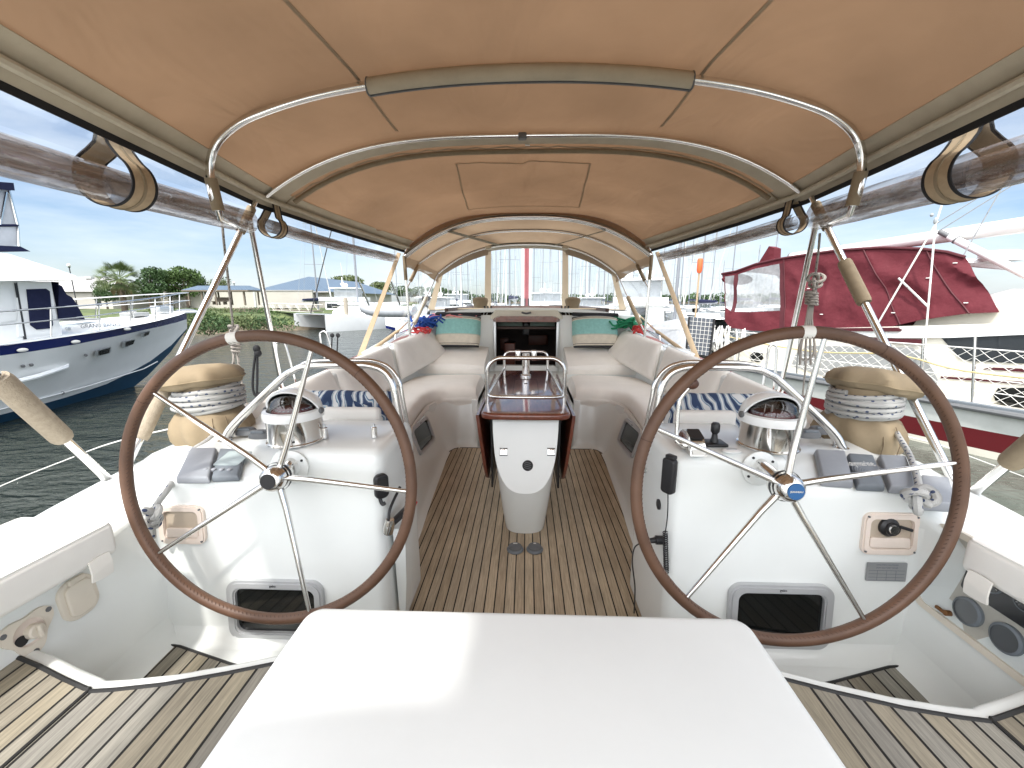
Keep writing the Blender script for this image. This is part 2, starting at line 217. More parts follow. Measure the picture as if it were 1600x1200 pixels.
# ---------------------------------------------------------------- mesh builder
def crom(pts,n=8,closed=False):
    pts=[Vector(p) for p in pts]; N=len(pts); out=[]
    for i in range(N if closed else N-1):
        if closed: a,b,c,d=pts[(i-1)%N],pts[i],pts[(i+1)%N],pts[(i+2)%N]
        else: a=pts[i-1] if i>0 else pts[0]*2-pts[1]; b=pts[i]; c=pts[i+1]; d=pts[i+2] if i+2<N else pts[-1]*2-pts[-2]
        for j in range(n):
            t=j/n; out.append(.5*((2*b)+(c-a)*t+(2*a-5*b+4*c-d)*t*t+(3*b-a-3*c+d)*t**3))
    if not closed: out.append(pts[-1].copy())
    return out
class MB:
    def __init__(s): s.v=[]; s.f=[]; s.uv={}
    def add(s,vs,fs,uvs=None):
        o=len(s.v); s.v+= [Vector(p) for p in vs]
        for i,f in enumerate(fs):
            s.f.append([o+q for q in f])
            if uvs: s.uv[len(s.f)-1]=uvs[i]
        return s
    def box(s,c,d,rot=None,bev=0,seg=3):
        bm=bmesh.new(); bmesh.ops.create_cube(bm,size=1); 
        for v in bm.verts: v.co=Vector((v.co.x*d[0],v.co.y*d[1],v.co.z*d[2]))
        if bev: bmesh.ops.bevel(bm,geom=list(bm.edges),offset=bev,segments=seg,profile=.5,affect='EDGES',clamp_overlap=True)
        M=(rot if isinstance(rot,Matrix) else (Euler(rot).to_matrix() if rot else Matrix.Identity(3)))
        s.from_bm(bm,M,Vector(c)); return s
    def from_bm(s,bm,M=None,c=None):
        bm.verts.index_update(); M=M or Matrix.Identity(3); c=Vector(c or (0,0,0))
        s.add([M@v.co+c for v in bm.verts],[[v.index for v in f.verts] for f in bm.faces]); bm.free()
    def prism(s,poly,z0,z1,bev=0,seg=3,M=None,c=None,vert_bev=True):
        bm=bmesh.new(); n=len(poly)
        vb=[bm.verts.new((p[0],p[1],z0)) for p in poly]; vt=[bm.verts.new((p[0],p[1],z1)) for p in poly]
        ft=bm.faces.new(vt); fb=bm.faces.new(vb[::-1])
        for i in range(n): bm.faces.new((vb[i],vb[(i+1)%n],vt[(i+1)%n],vt[i]))
        bmesh.ops.recalc_face_normals(bm,faces=bm.faces)
        if bev:
            ed=[e for e in bm.edges if abs(e.verts[0].co.z-e.verts[1].co.z)<1e-6]
            bmesh.ops.bevel(bm,geom=ed,offset=bev,segments=seg,profile=.5,affect='EDGES',clamp_overlap=True)
        s.from_bm(bm,M,c); return s
    def tube(s,pts,r,n=10,closed=False,caps=True,rr=None):
        pts=[Vector(p) for p in pts]; N=len(pts); T=[]
        for i in range(N):
            a=pts[(i-1)%N] if (closed or i>0) else pts[i]; b=pts[(i+1)%N] if (closed or i<N-1) else pts[i]
            t=(b-a); T.append(t.normalized() if t.length>1e-9 else Vector((0,0,1)))
        up=Vector((0,0,1)) if abs(T[0].z)<.9 else Vector((1,0,0)); nn=(up-T[0]*up.dot(T[0])).normalized()
        vs=[];ln=0;L_=[]
        for i in range(N):
            nn=(nn-T[i]*nn.dot(T[i])).normalized(); bb=T[i].cross(nn); q=rr[i] if rr else r
            if i: ln+=(pts[i]-pts[i-1]).length
            L_.append(ln)
            for j in range(n): a=2*math.pi*j/n; vs.append(pts[i]+(nn*math.cos(a)+bb*math.sin(a))*q)
        fs=[];uv=[]
        for i in range(N if closed else N-1):
            k2=(i+1)%N; l2=L_[i+1] if i+1<N else L_[i]+(pts[0]-pts[i]).length
            for j in range(n):
                j2=(j+1)%n; fs.append([i*n+j,i*n+j2,k2*n+j2,k2*n+j]); uv.append([(j/n,L_[i]),((j+1)/n,L_[i]),((j+1)/n,l2),(j/n,l2)])
        s.add(vs,fs,uv)
        if caps and not closed: s.add(vs[:n],[list(range(n))[::-1]]); s.add(vs[-n:],[list(range(n))])
        return s
    def lathe(s,prof,c=(0,0,0),n=28,M=None,ang=2*math.pi,a0=0,sy=1,caps=True):
        M=M or Matrix.Identity(3); c=Vector(c); full=abs(ang-2*math.pi)<1e-6; cols=n if full else n+1; vs=[]
        for i in range(cols):
            a=a0+ang*i/n
            for r_,z_ in prof: vs.append(M@Vector((math.cos(a)*r_,math.sin(a)*r_*sy,z_))+c)
        m=len(prof); fs=[]
        for i in range(n):
            i2=(i+1)%cols
            for j in range(m-1): fs.append([i*m+j,i2*m+j,i2*m+j+1,i*m+j+1])
        s.add(vs,fs)
        if full and caps:
            if prof[0][0]>1e-5: s.add([vs[i*m] for i in range(cols)],[list(range(cols))[::-1]])
            if prof[-1][0]>1e-5: s.add([vs[i*m+m-1] for i in range(cols)],[list(range(cols))])
        return s
    def grid(s,nu,nv,fn,thick=0,flip=False):
        P=[[Vector(fn(i/nu,j/nv)) for j in range(nv+1)] for i in range(nu+1)]
        vs=[p for row in P for p in row]; W_=nv+1
        fs=[[i*W_+j,(i+1)*W_+j,(i+1)*W_+j+1,i*W_+j+1] for i in range(nu) for j in range(nv)]
        if flip: fs=[f[::-1] for f in fs]
        if not thick: s.add(vs,fs); return s
        Nn=[]
        for i in range(nu+1):
            for j in range(nv+1):
                a=P[min(i+1,nu)][j]-P[max(i-1,0)][j]; b=P[i][min(j+1,nv)]-P[i][max(j-1,0)]; q=a.cross(b); Nn.append(q.normalized() if q.length>1e-12 else Vector((0,0,1)))
        o=len(vs); vs2=vs+[vs[i]+Nn[i]*thick for i in range(len(vs))]
        f2=[f[::-1] for f in fs]+[[q+o for q in f] for f in fs]
        bd=[(i*W_,(i+1)*W_) for i in range(nu)]+[((i+1)*W_+nv,i*W_+nv) for i in range(nu)]+[(j+1,j) for j in range(nv)]+[(nu*W_+j,nu*W_+j+1) for j in range(nv)]
        f2+=[[a,b,b+o,a+o] for a,b in bd]
        s.add(vs2,f2); return s
    def loft(s,secs,closed=True,caps=True):
        n=len(secs[0]); vs=[p for q in secs for p in q]; fs=[]
        for i in range(len(secs)-1):
            for j in range(n if closed else n-1):
                j2=(j+1)%n; fs.append([i*n+j,i*n+j2,(i+1)*n+j2,(i+1)*n+j])
        if caps and closed: fs+= [list(range(n))[::-1],[(len(secs)-1)*n+j for j in range(n)]]
        s.add(vs,fs); return s
    def ball(s,c,r,n=12,sc=(1,1,1)):
        bm=bmesh.new(); bmesh.ops.create_uvsphere(bm,u_segments=n,v_segments=max(6,n*2//3),radius=r)
        for v in bm.verts: v.co=Vector((v.co.x*sc[0],v.co.y*sc[1],v.co.z*sc[2]))
        s.from_bm(bm,None,Vector(c)); return s
    def mirror(s):
        o=len(s.v); s.v+=[Vector((-p.x,p.y,p.z)) for p in s.v]; nf=len(s.f)
        for i in range(nf):
            s.f.append([q+o for q in s.f[i][::-1]])
            if i in s.uv: s.uv[len(s.f)-1]=s.uv[i][::-1]
        return s
    def flipx(s):
        for p in s.v: p.x=-p.x
        s.f=[f[::-1] for f in s.f]; s.uv={k:v[::-1] for k,v in s.uv.items()}; return s
    def build2(s,name,m,parent=None,**kw):
        a=s.build(name,m,parent,**kw); s.flipx(); b=s.build(name,m,parent,**kw); return a,b
    def xf(s,M): s.v=[M@p for p in s.v]; return s
    def build(s,name,m,parent=None,sharp=38,recalc=True,subdiv=0):
        me=bpy.data.meshes.new(name); me.from_pydata([tuple(p) for p in s.v],[],s.f); me.update()
        if s.uv:
            ul=me.uv_layers.new(name='UVMap')
            for p in me.polygons:
                q=s.uv.get(p.index)
                if q:
                    for li,c in zip(p.loop_indices,q): ul.data[li].uv=c
        bm=bmesh.new(); bm.from_mesh(me)
        if recalc: bmesh.ops.recalc_face_normals(bm,faces=bm.faces)
        for f in bm.faces: f.smooth=True
        for e in bm.edges:
            if len(e.link_faces)==2: e.smooth=e.calc_face_angle(0)<R(sharp)
        bm.to_mesh(me); bm.free()
        me.materials.append(m); o=bpy.data.objects.new(name,me); S.collection.objects.link(o)
        if parent: o.parent=parent
        if subdiv:
            q=o.modifiers.new('s','SUBSURF'); q.levels=subdiv; q.render_levels=subdiv
        return o
def tag(o,label=None,cat=None,group=None,kind=None):
    if label: o['label']=label
    if cat: o['category']=cat
    if group: o['group']=group
    if kind: o['kind']=kind
    return o
def thing(name,label,cat,loc=(0,0,0),rz=0,group=None):
    o=bpy.data.objects.new(name,None); S.collection.objects.link(o); o.location=loc; o.rotation_euler=(0,0,rz); o.empty_display_size=.1
    bpy.context.view_layer.update() if False else None
    return tag(o,label,cat,group)
def text_mb(txt,size,M,c,depth=.0006,align='CENTER'):
    cu=bpy.data.curves.new('t','FONT'); cu.body=txt; cu.size=size; cu.align_x=align; cu.align_y='CENTER'; cu.extrude=depth; cu.resolution_u=2
    ob=bpy.data.objects.new('t',cu); S.collection.objects.link(ob); bpy.context.view_layer.update()
    me=bpy.data.meshes.new_from_object(ob.evaluated_get(bpy.context.evaluated_depsgraph_get()))
    mb=MB(); mb.add([M@v.co+Vector(c) for v in me.vertices],[list(p.vertices) for p in me.polygons])
    bpy.data.objects.remove(ob); bpy.data.curves.remove(cu); bpy.data.meshes.remove(me); return mb
def basis(xv,yv):       # rotation whose local X,Y run along xv,yv
    x=Vector(xv).normalized(); y=Vector(yv); y=(y-x*y.dot(x)).normalized(); z=x.cross(y)
    return Matrix(((x.x,y.x,z.x),(x.y,y.y,z.y),(x.z,y.z,z.z)))
def axisM(d):
    d=Vector(d).normalized(); a=Vector((0,0,1)) if abs(d.z)<.95 else Vector((1,0,0)); x=a.cross(d).normalized(); return basis(x,d.cross(x))
def rrect(w,h,r,n=6,cx=0,cy=0):
    out=[]
    for sx,sy,a0 in ((1,1,0),(-1,1,90),(-1,-1,180),(1,-1,270)):
        for i in range(n+1):
            a=R(a0+90*i/n); out.append((cx+sx*(w/2-r)+math.cos(a)*r,cy+sy*(h/2-r)+math.sin(a)*r))
    return out
def ring_prism(mb,outer,inner,z0,z1,M,c):
    n=len(outer); c=Vector(c); P=[]
    for poly,z in ((outer,z0),(outer,z1),(inner,z1),(inner,z0)): P+= [M@Vector((p[0],p[1],z))+c for p in poly]
    fs=[]
    for a in range(4):
        b=(a+1)%4
        for i in range(n): j=(i+1)%n; fs.append([a*n+i,a*n+j,b*n+j,b*n+i])
    mb.add(P,fs); return mb
def cushion(c,du,dv,T,nu=14,nv=10,p=7,wr=0,seed=0,sag=0):
    """soft cushion: centre c, full edge vectors du,dv, thickness T"""
    c=Vector(c); du=Vector(du); dv=Vector(dv); N=du.cross(dv).normalized(); mb=MB()
    def mk(sg):
        def fn(a,b):
            a2=.5-.5*math.cos(math.pi*a); b2=.5-.5*math.cos(math.pi*b); x=2*a2-1; y=2*b2-1
            h=((1-abs(x)**p)*(1-abs(y)**p)); h=max(h,0)**.45
            q=c+du*(x/2)+dv*(y/2)+N*(sg*T/2*h)
            if wr: q+=N*(h*wr*noise.noise(Vector((x*du.length*7+seed,y*dv.length*2.2,seed*1.7)))*sg)+N*h*wr*.8*noise.noise(Vector((x*3,y*3,seed+5)))
            return q
        return fn
    mb.grid(nu,nv,mk(1)); mb.grid(nu,nv,mk(-1),flip=True)
    return mb
def seam(c,du,dv,r=.004,n=6,rc=.05):
    c=Vector(c); du=Vector(du); dv=Vector(dv); w=du.length; h=dv.length; a=du.normalized(); b=dv.normalized()
    return [c+a*x+b*y for x,y in rrect(w,h,min(rc,w/3,h/3),n)]
# ================================================================ OUR YACHT: mouldings
yacht=thing('sailing_yacht','white sailing yacht seen from its twin-wheel cockpit, with teak decks and mahogany toe rail','sailing yacht',(0,0,0))
# stations: y | gunwale x,z | deck-inner x,z | coaming top outer x,z | coaming top inner x,z | inner wall foot x,z
ST=[(-1.0,1.90,.60,1.75,.605,1.65,.61,1.53,.60,1.46,.12),
(1.0,1.95,.62,1.80,.625,1.66,.63,1.53,.62,1.48,.12),
(1.3,1.95,.65,1.80,.655,1.66,.66,1.53,.655,1.49,.12),
(1.46,1.94,.68,1.80,.69,1.66,.70,1.50,.71,1.49,.12),
(1.6,1.93,.70,1.80,.73,1.68,.74,1.45,.76,1.40,.12),
(1.8,1.93,.72,1.84,.75,1.76,.79,1.30,.82,1.25,.12),
(2.0,1.94,.71,1.84,.74,1.76,.80,1.30,.84,1.25,.12),
(2.25,1.96,.70,1.86,.71,1.76,.80,1.42,.86,1.38,.5),
(2.5,1.99,.70,1.84,.71,1.72,.86,1.58,.88,1.50,.5),
(3.5,2.14,.70,1.84,.72,1.66,.93,1.52,.95,1.45,.5),
(4.8,2.31,.70,1.80,.73,1.54,1.0,1.40,1.02,1.33,.5),
(5.6,2.38,.71,1.76,.75,1.50,1.10,1.36,1.12,1.30,.5),
(7.5,2.35,.80,1.60,.86,1.35,1.26,1.2,1.30,1.1,.5),
(10.0,1.7,.95,1.2,1.0,.95,1.22,.8,1.25,.7,.6),
(13.2,.10,1.15,.08,1.16,.06,1.17,.04,1.17,.02,.7)]
def stat(y):
    for a,b in zip(ST,ST[1:]):
        if a[0]<=y<=b[0]:
            t=(y-a[0])/(b[0]-a[0]); return [p+(q-p)*t for p,q in zip(a,b)]
    return ST[0] if y<ST[0][0] else ST[-1]
def sec(s):
    y,gx,gz,dx,dz,ox,oz,ix,iz,fx,fz=s; P=[]
    P.append(Vector((gx*.86,y,-1.35))); P.append(Vector((gx-.02,y,-.6))); P.append(Vector((gx+.02,y,gz-.12)))
    for a in (0,30,60,90): P.append(Vector((gx-.03+math.cos(R(a))*.035,y,gz-.035+math.sin(R(a))*.035)))
    P.append(Vector((dx,y,dz)))
    hx=ox-(ox-ix)*.12; P.append(Vector((ox+.03,y,dz+(oz-dz)*.8))); P.append(Vector((ox,y,oz-.004))); P.append(Vector((hx,y,oz+(iz-oz)*.12)))
    P.append(Vector((ix+.05,y,iz))) 
    for a in (90,120,150,180): P.append(Vector((ix+.03+math.cos(R(a))*.03,y,iz-.03+math.sin(R(a))*.03)))
    P.append(Vector((fx,y,fz+.09)))
    for a in (0,22,45,67,90): P.append(Vector((fx-.09+math.cos(R(a))*.09,y,fz+.09-math.sin(R(a))*.09)))
    return P
ys=[-1,-.4,.3,1.0,1.15,1.3,1.38,1.46,1.53,1.6,1.7,1.8,1.9,2.0,2.12,2.25,2.37,2.5,2.75,3.0,3.5,4.0,4.4,4.8,5.2,5.6,6.2,6.8,7.5,8.2,9,10,11,12,13.2]
mb=MB(); mb.loft([sec(stat(y)) for y in ys],closed=False); mb.build2('hull_and_coaming',gel,yacht)
# floor of the wells and of the cockpit
mb=MB()
mb.prism([(.50,-1),(1.45,-1),(1.45,1.5),(.50,1.5)],.02,.118); mb.build2('well_floor_pan',gel,yacht); mb=MB()
mb.prism([(-1.3,1.2),(1.3,1.2),(1.3,4.3),(-1.3,4.3)],-.1,-.004)
mb.build('cockpit_floor_pan',gel,yacht)
def mirr(poly): return poly+[(-x,y) for x,y in poly[::-1] if abs(x)>1e-6]
sole=[(0,1.0),(.572,1.0),(.575,1.70),(.582,1.80),(.603,1.93),(.605,1.99),(.622,2.03),(.665,2.06),(.685,2.14),(.70,2.45),(.725,2.8),(.765,3.55),(.772,3.82),(.765,3.92),(.735,3.985),(.69,4.02),(0,4.022)]
pts=[(x,y) for x,y in sole]; pts=pts[1:-1]
full=[(-x,y) for x,y in pts[::-1]]+pts
mb=MB(); mb.prism(full,.0,.004); mb.build('teak_sole',teakA,yacht)
mb=MB(); P=[Vector((x,y,.003)) for x,y in full]; mb.tube(P,.0055,6,closed=True); mb.build('sole_caulk_border',caulk,yacht)
# little teak mats of the helmsman's wells
wp=[(.70,.2),(.70,1.20),(1.14,1.30),(1.40,1.372),(1.455,1.378),(1.48,1.35),(1.478,1.30),(1.44,.2)]
mb=MB(); mb.prism(wp,.119,.124); mb.build2('well_teak',teakB,yacht)
mb=MB(); mb.tube([Vector((x,y,.123)) for x,y in wp],.006,6,closed=True); mb.build2('well_caulk_border',caulk,yacht)
# --- aft helm seats with scalloped rim
edge_in=[(.64,1.055),(.72,1.045),(.85,1.005),(1.0,.965),(1.12,.945),(1.185,.938)]
edge_out=[(1.205,.945),(1.30,.972),(1.42,1.01),(1.55,1.045),(1.70,1.085)]
def inset(e,d): return [(x,y-d) for x,y in e]
mb=MB()
poly=[(.60,-1)]+[(.60,1.05)]+edge_in+edge_out+[(1.72,-1)]
mb.prism(poly,.10,.448,bev=.02,seg=4); mb.build2('helm_seat_rim',gel,yacht)
for nm,e,x0,x1 in (('a',edge_in,.668,1.1935),('b',edge_out,1.1945,1.74)):
    ee=[(min(max(x,x0),x1),y) for x,y in inset(e,.048)]
    pp=[(x0,-1),(x0,ee[0][1])]+ee+[(x1,-1)]
    mb=MB(); mb.prism(pp,.44,.4535); mb.build2('helm_seat_teak',teakB,yacht)
    mb=MB(); mb.tube([Vector((x,y,.452)) for x,y in pp[1:-1]],.007,6); mb.build2('seat_caulk_border',caulk,yacht)
# groove between the two pads
mb=MB(); mb.tube([(1.194,-1,.4525),(1.194,.895,.4525)],.0045,6); mb.build2('seat_divider',caulk,yacht)
# --- white hatch box between the helm seats (top seen at the bottom of the picture)
mb=MB(); mb.prism(rrect(1.262,2.6,.05,6,0,-.265),.40,.62,bev=.022,seg=5); 
mb.build('centre_locker',gelmatte,yacht)
# --- seat lockers round the cockpit (white risers)
lo=[(.655,2.03),(.70,2.10),(.72,2.45),(.745,2.8),(.785,3.55),(.795,3.85),(.785,3.95),(.745,4.02),(.69,4.045),(.53,4.05),(.50,4.08)]
hi=[(.80,2.03),(.83,2.15),(.86,2.5),(.90,2.9),(.95,3.5),(.955,3.75),(.93,3.92),(.86,4.04),(.72,4.13),(.56,4.15),(.50,4.17)]
def riser():
    A=crom([(x,y,0) for x,y in lo],4); B=crom([(x,y,.5) for x,y in hi],4)
    secs=[]
    for a,b in zip(A,B):
        d=(b-a); q=[]
        n=Vector((a.x-0,0,0)); 
        for t,off in ((0,-.045),(.03,-.018),(.09,-.003),(.2,0),(.6,0),(.92,0),(1.0,.0)):
            p=a+d*t; 
            dirn=Vector((-1,0,0)) if a.y<3.9 else Vector((-.5,-.85,0)); p=p+dirn*(-off); q.append(p)
        q.append(b+Vector((.35,.05,0)) if a.y<3.9 else b+Vector((.2,.4,0))); secs.append(q)
    return secs
mb=MB(); mb.loft(riser(),closed=False); mb.build2('seat_riser',gel,yacht,recalc=True)
mb=MB()
mb.prism([(.80,2.03),(.90,2.9),(.96,3.7),(.88,4.05),(.70,4.15),(.50,4.18),(.50,5.6),(1.4,5.6),(1.52,3.5),(1.6,2.2),(1.3,2.03)],.42,.50); 
mb.prism([(.50,4.12),(.50,5.6),(.56,5.6),(.56,4.12)],-.05,.495,bev=.01)
mb.prism([(.50,4.95),(1.36,4.95),(1.36,5.6),(.50,5.6)],.5,.62)
mb.build2('seat_base',gel,yacht)
# passage sill and bulkhead with companionway
mb=MB()
mb.box((0,4.95,.08),(1.02,1.7,.18),bev=.02)
mb.box((0,5.35,.35),(1.02,.5,.40),bev=.02)
mb.build('bridge_step',gel,yacht)
mb=MB()
for s in (1,-1):
    mb.box((s*(.43+.55),5.66,.88),(1.10,.10,.86),bev=.01)
mb.box((0,5.66,.47),(.9,.10,.30))
mb.build('cabin_bulkhead',gel,yacht)
# cabin top
def ctop(t,w):
    y=5.60+t*5.4; hw=1.36-.35*t*t; x=(w*2-1)*hw; z=1.36-.10*t - .10*abs(w*2-1)**2.4 -.16*max(0,abs(w*2-1)-.85)/.15*.5
    return (x,y,z)
mb=MB(); mb.grid(12,24,ctop,thick=-.05); mb.build('cabin_top',gel,yacht)
# sliding hatch garage above the companionway
mb=MB(); mb.loft([[Vector((x,y,z)) for x,z in [( -w,1.26),(-w,1.30),(-w+.07,1.375),(w-.07,1.375),(w,1.30),(w,1.26)]] for y,w in ((5.56,.47),(5.60,.49),(6.3,.47),(6.55,.45))]); mb.build('hatch_garage',mat('cream_gelcoat',(.70,.67,.56),.35,noise_amt=.05,nscale=6),yacht)
mb=MB(); mb.loft([[Vector((x,y,z)) for x,z in [(-w,1.225),(-w,1.275),(-w+.06,1.30),(w-.06,1.30),(w,1.275),(w,1.225)]] for y,w in ((5.48,.40),(5.6,.45))]); mb.build('companionway_lintel',mahog,yacht)
mb=MB()
for s in (1,-1): mb.box((s*.425,5.60,.92),(.035,.05,.64),bev=.006)
mb.build('companionway_frame',brushed,yacht)
mb=MB(); mb.tube(crom([(-.06,5.555,1.348),(0,5.54,1.335),(.06,5.555,1.348)],5),.012,8); mb.build('hatch_grip',rubber,yacht)
# dark saloon behind the opening
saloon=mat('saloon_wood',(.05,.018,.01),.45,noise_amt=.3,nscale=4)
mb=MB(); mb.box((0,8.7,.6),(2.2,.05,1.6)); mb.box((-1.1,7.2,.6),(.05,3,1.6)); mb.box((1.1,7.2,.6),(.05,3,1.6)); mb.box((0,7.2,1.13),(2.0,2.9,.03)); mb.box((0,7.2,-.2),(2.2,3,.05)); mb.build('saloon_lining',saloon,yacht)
for c_,d_,n_ in (((-.25,6.35,.62),(.16,.3,.5),'saloon_rail_post'),((.22,7.5,.80),(.35,.04,.18),'saloon_panel'),((-.38,7.2,.75),(.14,.1,.22),'saloon_lamp')):
    mb=MB(); mb.box(c_,d_,bev=.01); mb.build(n_,mat('saloon_fitting',(.16,.05,.03),.4),yacht)
mb=MB(); mb.box((0,6.0,1.09),(.10,.06,.16),bev=.02); mb.lathe([(0,0),(.03,0),(.035,.01),(0,.012)],(0,5.965,1.15),16,axisM((0,-1,0))); mb.build('saloon_light_housing',black,yacht)
for s in (1,-1):
    M=basis((1,0,0),(0,.15,1)); mb=MB(); mb.prism(rrect(.36,.07,.025,4),-.004,.004,M=M,c=(s*.235,5.99,1.17)); mb.build('skylight_blind',mat('green_grey_glass',(.20,.28,.24),.3,noise_amt=.1,nscale=9),yacht)
# toe rail and gunwale strip
mb=MB(); P=[]
for y in [2.35+i*.4 for i in range(27)]:
    s=stat(min(y,13.1)); P.append(Vector((s[1]-.03,y,s[2]+.02)))
mb.tube(P,.028,8); mb.build2('toe_rail',railwood,yacht)
# deck hatches & deck gear forward on the coach roof sides (low sun-faded panels)
for s in (1,-1):
    M=basis((1,-.12*s,0),(.12*s,1,.03)); mb=MB(); mb.prism(rrect(.20,.75,.05),0,.02,M=M,c=(s*1.66,4.55,.965-.0),bev=.006); mb.build('coaming_locker_lid',gel,yacht)
# --- helm consoles
def console(sx):
    def prof(t):      # t 0 = high binnacle block, 1 = low instrument slope; list of (y,z)
        A=[(1.425,.02),(1.450,.30),(1.478,.62),(1.4955,.82),(1.499,.865),(1.505,.895),(1.52,.913),(1.545,.922),(1.70,.923),(1.90,.926),(1.93,.920),(1.95,.905),(1.965,.85),(1.99,.02)]
        B=[(1.425,.02),(1.450,.30),(1.470,.52),(1.483,.70),(1.486,.755),(1.490,.780),(1.498,.796),(1.515,.803),(1.72,.845),(1.93,.85),(1.94,.845),(1.95,.83),(1.965,.80),(1.99,.02)]
        t=t*t*(3-2*t); return [(p[0]+(q[0]-p[0])*t,p[1]+(q[1]-p[1])*t) for p,q in zip(A,B)]
    secs=[]
    for k in range(7):
        th=math.pi/2*k/6; d=.045*(1-math.sin(th)); x=.562+.045*(1-math.cos(th)); P=[]
        for i,(y,z) in enumerate(prof(0)): P.append(Vector((x,min(max(y,1.425+d+.0*z),1.99-d) if 0 else (y+d if i<8 else y-d),z-(d if i>2 and i<13 else 0)*min(1,(z-.3)/.6 if z>.3 else 0))))
        secs.append(P)
    for i in range(1,9): secs.append([Vector((.607+(.98-.607)*i/8,y,z)) for y,z in prof(0)])
    for i in range(1,9): secs.append([Vector((.98+.10*i/8,y,z)) for y,z in prof(i/8)])
    for i in range(1,7): secs.append([Vector((1.08+.44*i/6,y,z)) for y,z in prof(1)])
    mb=MB(); mb.loft(secs); 
    mb.grid(12,5,lambda a,b:( .58+a*.93, 1.448-.08*(1-math.sin(b*math.pi/2)), .119+.08*(1-math.cos(b*math.pi/2))))
    mb.grid(8,5,lambda a,b:(1.505-.05*(1-math.sin((1-b)*math.pi/2)),1.452+a*.03-.05*(1-math.sin(b*math.pi/2)),.12+a*.54))
    mb.prism([(.560,1.38),(.612,1.94),(.70,2.05),(1.0,2.05),(1.0,1.38)],-.01,.055,bev=.02)
    if sx<0: mb.flipx()
    return mb.build('helm_console',gel,yacht,sharp=50)
for sx in (-1,1): console(sx)
# portlights in the console faces
def facepoint(px,py,off=0):   # on the sloping aft face of a console
    d=ray(px,py); n=Vector((0,-1,.084)).normalized(); p0=Vector((0,1.425,.02)); t=((p0-CAM).dot(n))/d.dot(n); return CAM+d*t+n*off
FM=basis((1,0,0),(0,.084,1))   # local z points aft/up
FMn=Matrix(((1,0,0),(0,.0837,-.9965),(0,.9965,.0837)))  # x right, y up the face, z out of it
def portlight(c,w,h,M,fr=.035,depth=.016,r=.05,label=None,flip=False):
    c=Vector(c); mb=MB(); ring_prism(mb,rrect(w,h,r),rrect(w-2*fr,h-2*fr,max(r-fr*.5,.02)),-.01,depth,M,c); 
    ring_prism(mb,rrect(w-.02,h-.02,r-.005),rrect(w-2*fr+.012,h-2*fr+.012,max(r-fr*.5,.02)),depth-.001,depth+.005,M,c)
    o=mb.build('portlight',greyframe,yacht)
    g=MB(); g.prism(rrect(w-2*fr+.004,h-2*fr+.004,max(r-fr*.5,.02)),-.006,.003,M=M,c=c); g.build('portlight_glass',darkglass,o)
    t=text_mb('gebo',.014,M,c+M@Vector((0,h/2-fr*.5,depth+.006))); t.build('maker_mark',black,o)
    return o
portlight(facepoint(434,951,.002),.40,.262,FMn)
portlight(facepoint(1215,960,.002),.40,.268,FMn)
# portlights in the seat risers and the passage sides
for s in (1,-1):
    c=Vector((s*.880,3.28,.385)); n=Vector((-s*.985,.12*0-.09,.30)); n.normalize(); yv=Vector((s*.155,.03,.5)); M=basis(Vector((s*.08,-s*s*1.0,0))*(1 if s>0 else 1),yv)
    z=M@Vector((0,0,1))
    if z.dot(n)<0: M=basis(-(M@Vector((1,0,0))),yv)
    z=M@Vector((0,0,1)); portlight(c+z*.012,.42,.24,M,fr=.03)
    M=basis(Vector((0,-s*1.0,0)),Vector((0,0,1))); z=M@Vector((0,0,1))
    if z.x*s>0: M=basis(Vector((0,s*1.0,0)),Vector((0,0,1))); z=M@Vector((0,0,1))
    portlight(Vector((s*.497,4.72,.62-.28))+z*.002,.30,.20,M,fr=.025)
# cabin side windows & foredeck are hidden; mast with red sail cover lines
mast=thing('yacht_mast','our own white mast with a red stripe up its middle, behind the dodger window','mast',(0,9.3,1.2))
mb=MB(); mb.loft([[Vector((math.cos(2*math.pi*i/20)*.115,math.sin(2*math.pi*i/20)*.16,z)) for i in range(20)] for z in (0,4,16)]); mb.build('spar',mat('mast_white',(.74,.74,.74),.3,noise_amt=.04),mast)
mb=MB(); mb.box((0,-.165,6),(.10,.03,12),bev=.01); mb.box((-.02,-.185,6),(.03,.02,12),bev=.005); mb.build('sail_stripe',mat('red_sail_strip',(.28,.07,.08),.7,noise_amt=.2,nscale=4),mast)
mb=MB(); 
for x in (-.035,.05): mb.box((x,-.22,.25),(.03,.05,.2),bev=.01)
mb.lathe([(.13,0),(.13,.03),(.13,.07)],(0,0,0),20); mb.build('mast_foot_fittings',black,mast)
mb=MB()
for x,dy in ((-.75,.3),(-.5,.2),(.33,.1),(.6,.25),(-.28,.1)):
    mb.tube([Vector((x,dy,-.1)),Vector((x*.25,dy*.3,15))],.006,5)
mb.build('halyards',mat('halyard',(.30,.32,.33),.6),mast)
